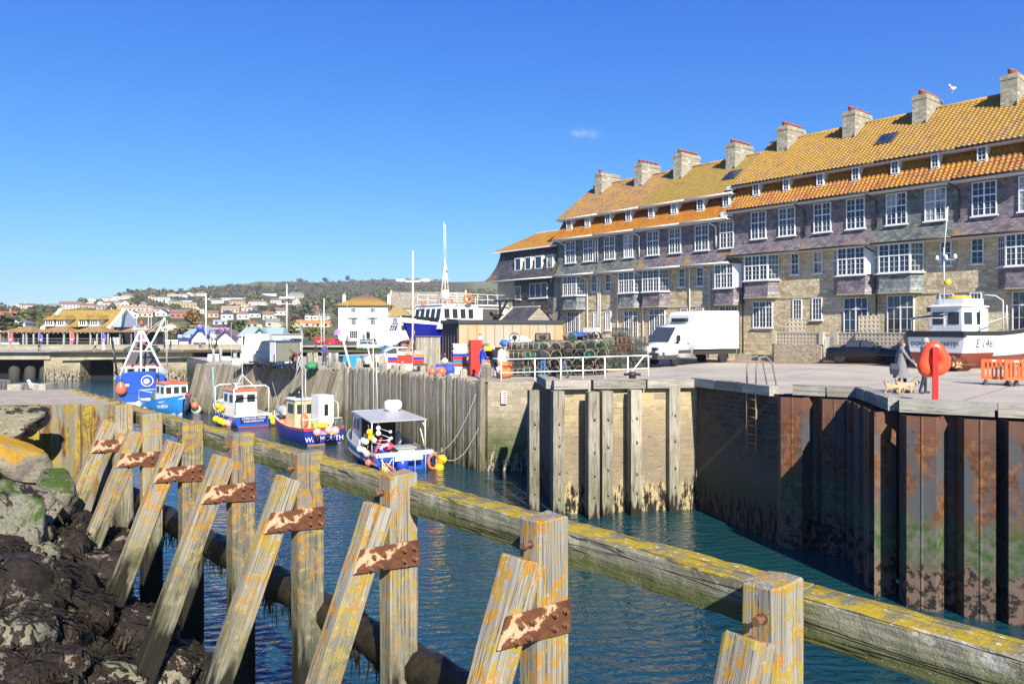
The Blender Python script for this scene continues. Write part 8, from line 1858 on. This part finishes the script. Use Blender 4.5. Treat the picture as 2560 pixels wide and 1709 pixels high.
rp = random.Random(12)
def pot(v, x, y, z, rz, where, grp, tilt=0):
    ms, lab = PV[v]; t = thing('lobster_pot', lab+' '+where, 'lobster pot', (x,y,z), rz, grp); t.rotation_euler = (tilt,0,rz); t.scale = (rp.uniform(.95,1.12),)*3
    for n_, me in ms: o = bpy.data.objects.new(n_, me); COL.objects.link(o); o.parent = t
def stack(pxs, s, layers, vs, where, grp, H=.45, side=.5):
    px = pxs[0]
    while px < pxs[1]:
        sd_ = rp.random() < side; w_ = (.84 if sd_ else .60)*s
        x, y = D(px+w_/2, s); z = gz(x,y); n = layers if isinstance(layers,int) else rp.choice(layers)
        for k in range(n):
            pot(rp.choice(vs), x+rp.uniform(-.05,.05), y+rp.uniform(-.1,.1), z+.03+k*H, (0 if sd_ else R(90))+rp.uniform(-.15,.15), where, grp); 
        px += w_
W1, G1 = 'in the stack behind the white railing', 'lobster pots stacked behind the railing'
stack((1270,1500), 46, 4, [0,0,1,2,0], W1, G1); stack((1275,1508), 44.3, [4,5,4], [0,1,1,2], W1, G1, .46, .6); stack((1330,1500), 42.5, [5,4], [1,0,3], W1, G1)
W2, G2 = 'in the taller stack beside the white truck', 'pots stacked beside the truck'
stack((1504,1600), 43.0, [4], [3,3,4,3], W2, G2, .47, .5); stack((1512,1606), 41.3, [3,4], [3,4], W2, G2, .47)
x, y = D(1552, 43); pot(3, x, y, gz(x,y)+.03+4*.47, .3, 'perched on top of the stack beside the truck', None, R(14))
x, y = D(1050, 39.5); pot(1, x, y, gz(x,y), .1, 'standing alone in front of the timber hut', None); x, y = D(1177, 34); 
for k in range(2): pot(4, x+k*.9, y, gz(x,y)+1.1, .1, 'raised against the black end of the plywood shed', 'pots against the shed')
stretch(thing('pallet', 'timber pallet under the pots beside the truck', 'pallet', G(1550,43.6), 0), 'board', WOODM, *[((-1.5,-.4+k*.16,.0),(1.5,-.28+k*.16,.1)) for k in range(5)])
for k, (px, s, dz, r_, c_, lab) in enumerate([(1620,42,1.0,(.35,.3,.22),(.75,.75,.73),'white sack lying beside the bonnet of the white truck'),(1440,43,2.1,(.55,.4,.22),(.02,.08,.30),'blue net heap on top of the lobster pots'),(1420,43,2.05,(.35,.3,.15),(.60,.10,.06),'red net heap on top of the lobster pots'),(1291,41.5,1.75,(.8,.5,.42),(.80,.80,.79),'big white plastic sheet lying behind the pots'),(1256,44,.75,(.28,.25,.72),(.78,.78,.77),'tall white sack between the bin and the pots'),(1262,43,1.75,(.3,.25,.2),(.03,.14,.55),'blue tub heap on the black bin'),(1262,47.5,.28,(.35,.3,.3),(.72,.18,.05),'orange heap of floats in front of the pots'),(1247,47,.3,(.3,.25,.3),(.72,.70,.66),'white crate heap behind the walking couple'),(915,33,.25,(1.0,.6,.28),(.02,.20,.13),'green net heap near the blue bins'),(780,35,.22,(.45,.4,.3),(.04,.22,.10),'green and yellow net pile behind the open van door'),(1090,44,.15,(.2,.2,.2),(.02,.03,.2),'dark blue bag beside the orange float')]):
    g = G(px, s); mb = MB(); mb.sph((0,0,0),1,16,10); mb.v = [tuple(Vector((p[0]*r_[0],p[1]*r_[1],p[2]*r_[2]))*(1+.4*mn.noise(Vector(p)*2.5+Vector((k*9,0,0))))) for p in mb.v]
    tag(mb.build('sack' if 'sack' in lab or 'bag' in lab else 'net_heap', paint(c_,.7,.25,0,5), None, g+Vector((0,0,dz))), lab, 'sack' if 'sack' in lab else 'heap')
# --- crates
CR = {}
def crate(col, loc, rz, label, grp, L=.8, W=.48, H=.24):
    k = (tuple(col),L,H)
    if k not in CR:
        m = gel(col, .5); b, r_ = MB(), MB()
        b.add([(-L/2+.04,-W/2+.04,0),(L/2-.04,-W/2+.04,0),(L/2-.04,W/2-.04,0),(-L/2+.04,W/2-.04,0),(-L/2,-W/2,H-.03),(L/2,-W/2,H-.03),(L/2,W/2,H-.03),(-L/2,W/2,H-.03)],[(3,2,1,0),(0,1,5,4),(1,2,6,5),(2,3,7,6),(3,0,4,7)])
        for q in range(5): x = -L/2+.1+q*(L-.2)/4; b.box((x-.012,-W/2-.004,.03),(x+.012,-W/2+.03,H-.03))
        for a_, b_ in (((-L/2-.03,-W/2-.03,H-.035),(L/2+.03,-W/2+.015,H)),((-L/2-.03,W/2-.015,H-.035),(L/2+.03,W/2+.03,H)),((-L/2-.03,-W/2+.015,H-.035),(-L/2+.015,W/2-.015,H)),((L/2-.015,-W/2+.015,H-.035),(L/2+.03,W/2-.015,H))): r_.box(a_, b_)
        CR[k] = (b.mesh('tub', m), r_.mesh('rim', m))
    t = thing('crate', label, 'crate', loc, rz, grp)
    for n_, me in zip(('tub','rim'), CR[k]): o = bpy.data.objects.new(n_, me); COL.objects.link(o); o.parent = t
WH_, RD_, BL_, OR2, TE_, GY_ = (.74,.74,.72), (.66,.05,.04), (.03,.06,.45), (.80,.32,.08), (.05,.25,.35), (.45,.45,.44)
CNAME = {WH_:'white',RD_:'red',BL_:'blue',OR2:'orange',TE_:'teal',GY_:'grey'}
def cstack(px, s, cols, where, grp, rz=0, step=.19, **k):
    g = G(px, s); cnt = {c: cols.count(c) for c in cols}
    for i, c in enumerate(cols): crate(c, g+Vector((rp.uniform(-.02,.02),0,.01+i*step)), rz+rp.uniform(-.05,.05), f'{CNAME[c]} fish box in the stack {where}', grp, **k)
cstack(1150,43.2,[WH_,WH_,RD_,TE_,RD_,BL_,WH_,WH_,WH_],'of striped boxes left of the red baskets','fish boxes left of the red baskets',.1)
cstack(1171,42.6,[RD_,WH_,TE_,BL_,OR2,BL_],'close behind the red baskets','fish boxes behind the red baskets',-.1)
for k in range(15): crate(RD_, G(1188,45)+Vector((0,0,.02+k*.125)), .3, 'red nested fish basket in the tall leaning tower by the walking couple', 'tower of red fish baskets', L=.62, W=.5, H=.22)
cstack(1213,44,[GY_,GY_,GY_,OR2],'behind the blue jacketed man','fish boxes behind the walkers',.2); cstack(1262,46,[OR2,OR2,RD_,OR2],'of orange boxes left of the lobster pots','orange fish boxes',.2)
crate((.80,.62,.02), G(1215,43.5)+Vector((0,0,1.35)), .1, 'yellow fish box on top of the grey boxes behind the white haired man', None); buoy(CPK, 'pale pink buoy resting on the tower of red baskets', G(1200,44.5)+Vector((0,0,2.0)), .24)
cstack(975,36,[BL_,BL_],'at the left end behind the posts','blue fish boxes at the left',.1); cstack(990,36.5,[WH_,WH_,RD_,BL_],'left of the rope strewn boxes','boxes left of the rope pile',-.1,L=1.1); cstack(1012,38,[WH_,WH_,RD_,RD_,RD_,WH_],'under the pile of rope','boxes under the rope pile',.15,L=1.0); cstack(1040,36.5,[WH_,RD_,RD_,BL_,OR2],'right of the pile of rope','boxes right of the rope pile',.1,L=1.1)
g = G(1014,38)+Vector((0,-.1,1.28)); mb = MB()
for k in range(16): mb.tube([g+Vector((rp.gauss(0,.2)+.25*math.cos(q*1.3+k),rp.gauss(0,.05)+.15*math.sin(q*1.3+k),rp.uniform(-.3,.08))) for q in range(7)], .018, 4)
tag(mb.build('rope_pile', paint((.60,.42,.28),.9,.2)), 'tangle of tan rope draped over the fish boxes below the lamp mast', 'rope pile')
for px, s, r_, c_, lab in [(1081,44.5,.24,CO,'orange float lying on the quay right of the timber hut'),(1104,45,.26,CO,'orange float leaning on the blue bags'),(1112,43,.2,(.75,.62,.35),'tan float on top of the blue bags')]: buoy(c_, lab, G(px,s)+Vector((0,0,r_ if 'top' not in lab else .75)), r_)
for px, lab in ((1103,'blue bulk bag left of the striped boxes'),(1122,'blue bulk bag touching the striped boxes')):
    g = G(px,43.5); mb = MB(); mb.loft([[(-.3,-.3,0),(.3,-.3,0),(.3,.3,0),(-.3,.3,0)],[(-.36,-.34,.3),(.36,-.34,.3),(.36,.34,.3),(-.36,.34,.3)],[(-.27,-.3,.62),(.3,-.27,.58),(.27,.3,.62),(-.3,.27,.6)]],0,None,True); tag(mb.build('bulk_bag', gel((.03,.07,.42),.7), None, g), lab, 'bag')
g = G(1231,42.5); mb = MB(); mb.loft([[(-.55,-.5,0),(.55,-.5,0),(.55,.5,0),(-.55,.5,0)],[(-.68,-.6,1.1),(.68,-.6,1.1),(.68,.6,1.1),(-.68,.6,1.1)]],0,None,False); mb.box((-.72,-.64,1.1),(.72,.64,1.16)); tag(mb.build('fish_bin', gel((.025,.026,.03),.5), None, g+Vector((0,0,.35))), 'large black fish bin behind the red baskets', 'bin')
for px, w_, c_, lab in ((866,2.3,(.03,.30,.62),'long bright blue tub near the timber posts'),(842,1.2,(.05,.05,.055),'black bin with a yellow lid left of the blue tub')):
    g = G(px,33); mb = MB(); mb.loft([[(-w_/2+.1,-.45,0),(w_/2-.1,-.45,0),(w_/2-.1,.45,0),(-w_/2+.1,.45,0)],[(-w_/2,-.55,.75),(w_/2,-.55,.75),(w_/2,.55,.75),(-w_/2,.55,.75)]],0,None,False); mb.box((-w_/2-.03,-.58,.75),(w_/2+.03,.58,.82),1 if w_ < 2 else 0); tag(mb.build('tub', [gel(c_), YEL], None, g), lab, 'tub')
# --- plywood shed, timber hut
PLY = m_noise('weathered_plywood', [(.36,.23,.105),(.46,.31,.16),(.51,.37,.22)], .9, .85, .15, .01, 6, sc=(1,1,.3), cols2=[(.31,.275,.215),(.38,.345,.28)], scale2=.45)
pa, pb = D(1147,33.2), D(1408,31.6); L = math.hypot(pb[0]-pa[0],pb[1]-pa[1]); rz = math.atan2(pb[1]-pa[1],pb[0]-pa[0]); gz_ = gz(*pa)
t = thing('plywood_shed', 'long shed clad in bare plywood with black fascia and black battened end', 'shed', (pa[0],pa[1],gz_), rz); Hs = 2.85-gz_
stretch(t, 'core', paint((.04,.042,.048),.8), ((.02,.03,0),(L,5,Hs-.02)))
n = 12
for k in range(n): stretch(t, 'plywood_panel', PLY, ((L*k/n+.02,-.01,.05),(L*(k+1)/n-.02,.03,Hs-.25))); stretch(t, 'batten', paint((.16,.13,.09),.9,.3), ((L*k/n-.025,-.03,.05),(L*k/n+.015,.0,Hs-.25)))
stretch(t, 'fascia', paint((.03,.033,.04),.6), ((-.1,-.15,Hs-.24),(L+.05,5.1,Hs+.04))); BW = paint((.025,.028,.035),.7,.2)
for k in range(6): stretch(t, 'end_batten', paint((.09,.09,.095),.8), ((-.05,.3+k*.85,0),(.02,.36+k*.85,Hs-.25)))
g = G(1070,34.5); t = thing('timber_hut', 'small hut of grey vertical boards in front of the blue ship', 'hut', g, R(8)); HB_ = PM[1]
for k in range(15): stretch(t, 'board', m_timber(.15,None,None,.85,77,(14,14,.7),1.05,.1), ((-.88+k*.118,-.02-(k%2)*.012,0),(-.77+k*.118,.02,2.15)))
stretch(t, 'core', paint((.2,.19,.16),.9), ((-.86,.02,0),(.88,1.7,2.12))); stretch(t, 'roof', paint((.10,.10,.10),.9), ((-.95,-.1,2.16),(.97,1.8,2.22)))
g = G(1045,35.5); t = thing('utility_box', 'grey steel cabinet beside the left of the timber hut', 'cabinet', g, R(8)); stretch(t, 'cabinet', paint((.30,.30,.27),.6), ((-.3,-.2,0),(.3,.2,1.25))); stretch(t, 'door', paint((.34,.34,.31),.6), ((-.26,-.23,.1),(.26,-.2,1.2)))
g = TP(LP(1482,-.5),-.7,0); t = thing('meter_cabinet', 'tall white meter cabinet against the terrace behind the lobster pots', 'cabinet', (g.x,g.y,.3), TRZ); stretch(t, 'cabinet', WHT, ((-.6,-.3,.3),(.75,.3,2.0))); stretch(t, 'warning_sign', YEL, ((.0,-.31,1.1),(.12,-.301,1.25)))
# --- big blue ship on the hard
hd = Vector((-.72,-.69,0)); q = Vector((*D(1000,29.6),0)); c0 = q-hd*9.9
t = thing('blue_ship', 'large blue hulled ship with white superstructure propped up ashore behind the shed', 'ship', (c0.x,c0.y,.9), math.atan2(hd.y,hd.x))
pt, zg = hull(t, 18, 5.6, 1.3, 1.7, .75, .1, .85, 1.3, [gel((.008,.014,.26)),gel((.16,.06,.05)),BLK_], .22, .6, bootz=.05, full=.55, flare=1.3)
mb = MB(); mb.lathe([(0,-1.5),(.45,-1.3),(.62,-.7),(.64,.2),(.52,.8),(.3,1.15),(0,1.28)],16,M=frame_z((8.9,0,-.25),(0,1,0),(1,0,.05))); mb.build('bulbous_bow', gel((.13,.05,.04),.5), t)
c = cabin(t, 3.2, 7.2, 4.0, 1.3, 3.35, WHT, WHT, (4,5), .12, .4, 'bridge_house', (.45,.85)); stretch(t, 'deck_house', WHT, ((-4,-2.2,1.2),(3.15,2.2,3.3))); stretch(t, 'side_opening', paint((.10,.08,.07),.8), ((.6,2.18,1.4),(2.5,2.215,3.1)), ((.6,-2.215,1.4),(2.5,-2.18,3.1)))
stretch(t, 'boat_deck', WHT, ((-4.2,-2.4,3.32),(3.1,2.4,3.46))); stretch(t, 'deck_locker', WHT, ((-4.1,-1.2,3.47),(-2.2,1.4,4.7)))
for zz in (.45,.9): 
    for sy in (-2.3,2.3): part_tubes(t, 'rail', paint((.70,.68,.58)), [[(-4,sy,3.46+zz),(6.6,sy*.85,3.46+zz)]], .03)
for k in range(10): 
    for sy in (-1,1): part_tubes(t, 'stanchion', paint((.70,.68,.58)), [[(-4+k*1.17,sy*(2.3-.03*k),3.4),(-4+k*1.17,sy*(2.3-.03*k),4.36)]], .03)
part_tubes(t, 'mast', paint((.62,.58,.48),.6), [[(5+a_[0],a_[1],a_[2]),(5+b_[0],b_[1],b_[2])] for a_, b_ in (((.3,-.35,3.4),(0,0,7.4)),((.3,.35,3.4),(0,0,7.4)),((-.5,0,3.4),(0,0,7.6)),((0,-.5,5.6),(0,.5,5.6)),((0,-.35,6.6),(0,.35,6.6)),((.05,-.4,4.7),(.05,.4,4.7)))], .06); part_tubes(t, 'whip_aerial', WHT, [[(5,.15,7.2),(4.9,-.1,10.6)],[(5,-.15,7.0),(4.7,-.55,10.9)]], .025)
mb = MB(); mb.lathe([(0,-.45),(.3,-.35),(.38,0),(.3,.35),(0,.45)],14,M=Matrix.Translation((5.7,.9,4.3))); mb.build('radar_dome', WHT, t)
for px, py, r_, lab in ((1170,747,.42,'large orange lifebuoy on the upper rail of the blue ship'),(1123,755,.36,'smaller orange lifebuoy left of the large one on the ship rail'),(1060,757,.25,'orange lifebuoy near the radar dome of the ship')):
    p = P(px, py, 28.6); mb = MB(); mb.tube([(r_*.8*math.cos(k*.35),0,r_*.8*math.sin(k*.35)) for k in range(18)], r_*.26, 8, closed=True); tag(mb.build('lifebuoy', ORA, None, p, (0,0,R(20))), lab, 'lifebuoy')
t2 = thing('ship_cradle', 'steel props under the big blue ship', 'cradle', (c0.x,c0.y,-.6), math.atan2(hd.y,hd.x))
for x in (-6,-2,2,6): stretch(t2, 'prop', WOODM, ((x-.3,-1.2,-.1),(x+.3,1.2,.35)))
t = thing('davit_frame', 'black timber davit frame standing between the ship and the slate building', 'frame', G(1275,28.5), R(-10)); zf = 4.6
for a, b in (((-.9,0,0),(-.9,0,zf)),((.9,0,0),(.3,0,zf)),((-1.6,0,3.2),(.9,0,3.35)),((-.9,0,3.3),(-.2,0,zf)),((-1.4,0,zf-.1),(.8,0,zf-.1)),((-1.6,0,1.6),(-.9,0,3.2))): mb = MB(); mb.beam(a, b, .2); mb.build('beam', BLK_, t)
g = G(1012,22); t = thing('cabin_cruiser', 'white cabin cruiser with blue bottom propped up left of the blue ship', 'boat', (g.x,g.y,.35), R(215))
hull(t, 7, 2.8, .9, 1.15, .45, .0, .9, .8, [WHT,gel((.05,.18,.34)),WHT], .1, .3, bootz=.0); cabin(t, -1.5, 1.9, 2.2, .7, 2.5, WHT, WHT, (2,3), .15, .7)
part_tubes(t, 'rail', STEELT, [[(3.6,0,1.9),(1.8,-1.0,1.9),(1.8,-1.0,1.1)],[(3.6,0,1.9),(1.8,1.0,1.9),(1.8,1.0,1.1)],[(3.6,0,1.9),(3.5,0,1.3)]], .03)
# --- masts, lamps, posts, crane
def pole(name, label, cat, px, ytop, s, r, mat, g=None):
    q = G(px, s) if g is None else g; zt_ = P(px, ytop, s).z; t = thing(name, label, cat, q); mb = MB(); mb.tube([(0,0,-.1),(0,0,(zt_-q.z)*.6),(0,0,zt_-q.z)], [r,r*.8,r*.55], 8); mb.build('pole', mat, t); return t, zt_-q.z
LG = paint((.55,.53,.47), .5, .15)
t, h = pole('lamp_mast', 'tall pale lamp mast with two oval lamps in front of the blue ship', 'lamp post', 1032, 627, 33, .10, LG)
za = P(1032,702,33).z-t.location.z
for sgn in (1,-1):
    mb = MB(); mb.beam((0,0,za-.05),(sgn*.6,0,za),.07,.12); mb.build('arm', WHT, t); mb = MB(); mb.sph((sgn*.95,0,za+.02),(.38,.2,.16),16,8); mb.build('lamp_head', gel((.72,.73,.73),.2), t)
t, h = pole('lamp_mast', 'distant cream lamp mast with a ring of floodlights and two oval lamps', 'lamp post', 717, 709, 14.5, .2, LG, Vector((*D(717,14.5),-.7)))
for zz, n_, rr in ((P(0,745,14.5).z+.7,4,.9),(P(0,760,14.5).z+.7,2,1.3)):
    for k in range(n_): a_ = 2*math.pi*k/n_; mb = MB(); mb.beam((0,0,zz),(rr*math.cos(a_),rr*math.sin(a_)*.5,zz+.1),.08); mb.build('arm', WHT, t); mb = MB(); mb.sph((rr*math.cos(a_),rr*.5*math.sin(a_),zz),(.5,.4,.26),10,6); mb.build('lamp_head', WHT, t)
for px, yt, s, r, m, lab in ((515,734,16,.11,WHITE,'white flagpole in front of the blue kiosk'),(810,745,15,.1,WHITE,'white flagpole left of the white inn'),(803,790,15,.07,WHITE,'thin leaning white pole beside the flagpole by the inn'),(371,790,13,.1,LG,'grey lamp column behind the trawler gantry'),(378,792,13,.08,LG,'thin mast right of the grey lamp column'),(418,800,24,.05,LG,'thin bare pole right of the trawler boom'),(527,832,15.5,.09,WHITE,'short white post at the left end of the purple kiosk'),(533,836,15.5,.07,WHITE,'second short white post by the purple kiosk'),(868,752,11.5,.05,LG,'slim grey aerial in front of the inn'),(800,830,15,.06,BLK_,'dark post next to the red car'),(1031,825,38,.05,LG,'thin steel rod beside the lamp mast'),(752,800,13,.06,LG,'grey lamp column right of the vans')):
    pole('pole', lab, 'pole', px, yt, s, r, m, Vector((*D(px,s),-.7)) if s < 20 else None)
t = thing('round_sign', 'grey round road sign on a post between the blue and purple kiosks', 'sign', Vector((*D(533,16.5),-.7))); mb = MB(); mb.tube([(0,0,0),(0,0,1.6)],.05,6); mb.build('post', LG, t); mb = MB(); mb.lathe([(.42,0),(.42,.04),(0,.04)],18,M=Matrix.Translation((0,0,1.75)) @ Matrix.Rotation(R(90),4,'X')); mb.build('disc', paint((.5,.53,.5),.5), t)
GP_ = paint((.30,.32,.33), .5, .15)
for px, yt, s, lab in ((534,872,24,'grey pipe post left of the far pair'),(552,873,24,'grey pipe post right of the far pair'),(587,882,30,'grey pipe post left of the near pair beside the white van'),(604,882,30,'grey pipe post right of the near pair beside the white van'),(825,881,34,'grey pipe post right of the woman in blue'),(842,882,34.5,'second grey pipe post right of the woman in blue')):
    g = G(px, s); hh = P(px,yt,s).z-g.z; mb = MB(); mb.lathe([(.14,-.05),(.14,hh-.04),(.11,hh),(0,hh)],14); tag(mb.build('grey_post', GP_, None, g), lab, 'post')
for px, yt, yb_, s, w_, lab in ((526,872,892,23,.5,'white notice box left of the far grey pipe posts'),(542,872,892,23,.4,'white notice box between the far grey pipe posts'),(566,894,903,27,.8,'low white trough between the two pairs of grey posts'),(596,913,920,32,.9,'white plinth at the foot of the near pair of grey posts')):
    a, b = P(px,yt,s), P(px,yb_,s); g = G(px,s); t = thing('white_box', lab, 'box', (g.x,g.y,g.z)); hh = max(.3, a.z-b.z); stretch(t, 'panel', WHT, ((-w_/2,-.1,.1),(w_/2,.1,hh+.1))); stretch(t, 'foot', GP_, ((-w_/2+.03,-.08,-.02),(w_/2-.03,.08,.1)))
g = G(676,33.5); t = thing('jib_crane', 'grey quayside jib crane with an I beam arm above the vans', 'crane', g); hh = P(676,834,33.5).z-g.z
stretch(t, 'column', GP_, ((-.13,-.13,0),(.13,.13,hh))); mb = MB(); mb.loft([[(-.2,-.3,0),(.2,-.3,0),(.2,.3,0),(-.2,.3,0)],[(-.13,-.13,.7),(.13,-.13,.7),(.13,.13,.7),(-.13,.13,.7)]],0,None,False); mb.build('base_gusset', GP_, t)
stretch(t, 'arm_web', paint((.38,.41,.41),.5,.15), ((-.1,-.03,hh-.36),(2.45,.03,hh-.04))); stretch(t, 'arm_flange', GP_, ((-.1,-.12,hh-.04),(2.5,.12,hh)), ((-.1,-.12,hh-.4),(1.6,.12,hh-.36))); stretch(t, 'hoist', BLK_, ((2.1,-.12,hh-.62),(2.35,.12,hh-.4)))
stretch(thing('flag_rag', 'pale green rag and sign hanging below the crane arm', 'rag', g), 'cloth', gel((.30,.42,.44)), ((.3,-.2,hh-1.3),(.95,-.17,hh-.55)))
for (a, b, s, r_, m, lab) in (((1010,905),(1036,828),35,.11,WOODM,'leaning timber shear leg propped against the lamp mast'),((1008,930),(1032,840),37,.08,WOODM,'second leaning timber spar beside the lamp mast'),((877,925),(852,828),36,.1,LG,'slim timber spar leaning left above the pile wall'),((935,938),(919,866),39,.05,WHT,'white pole leaning left above the pile wall'),((1010,940),(1006,905),39,.14,GP_,'short dark pipe standing at the foot of the spars')):
    p, q = P(*a, s), P(*b, s*.985); mb = MB(); mb.tube([p, q], [r_, r_*.75], 8); tag(mb.build('spar', m), lab, 'spar')
t = thing('picket_fence', 'low white picket fence between the trawler and the blue kiosk', 'fence', (0,0,0)); a, b = Vector((*D(415,15.2),-.75)), Vector((*D(444,15.2),-.75))
for k in range(8): p = a.lerp(b,k/7); stretch(t, 'picket', WHITE, ((p.x-.06,p.y-.04,-.75),(p.x+.06,p.y+.04,.45)))
stretch(t, 'rail', WHITE, ((a.x,a.y-.05,.25),(b.x,b.y-.041,.37)), ((a.x,a.y-.05,-.2),(b.x,b.y-.041,-.08)))
for px, s, lab in ((1190,14.0,'dark picnic table on the grass behind the purple kiosk') ,): pass
t = thing('parasol', 'purple parasol at the left corner of the inn', 'parasol', Vector((*D(845,11.5),-.6))); mb = MB(); mb.tube([(0,0,0),(0,0,2.3)],.05,6); mb.build('pole', LG, t); mb = MB(); mb.lathe([(1.0,1.5),(.85,2.3),(0,2.9)],8,smooth=False); mb.build('canopy', gel((.40,.20,.55),.8), t)
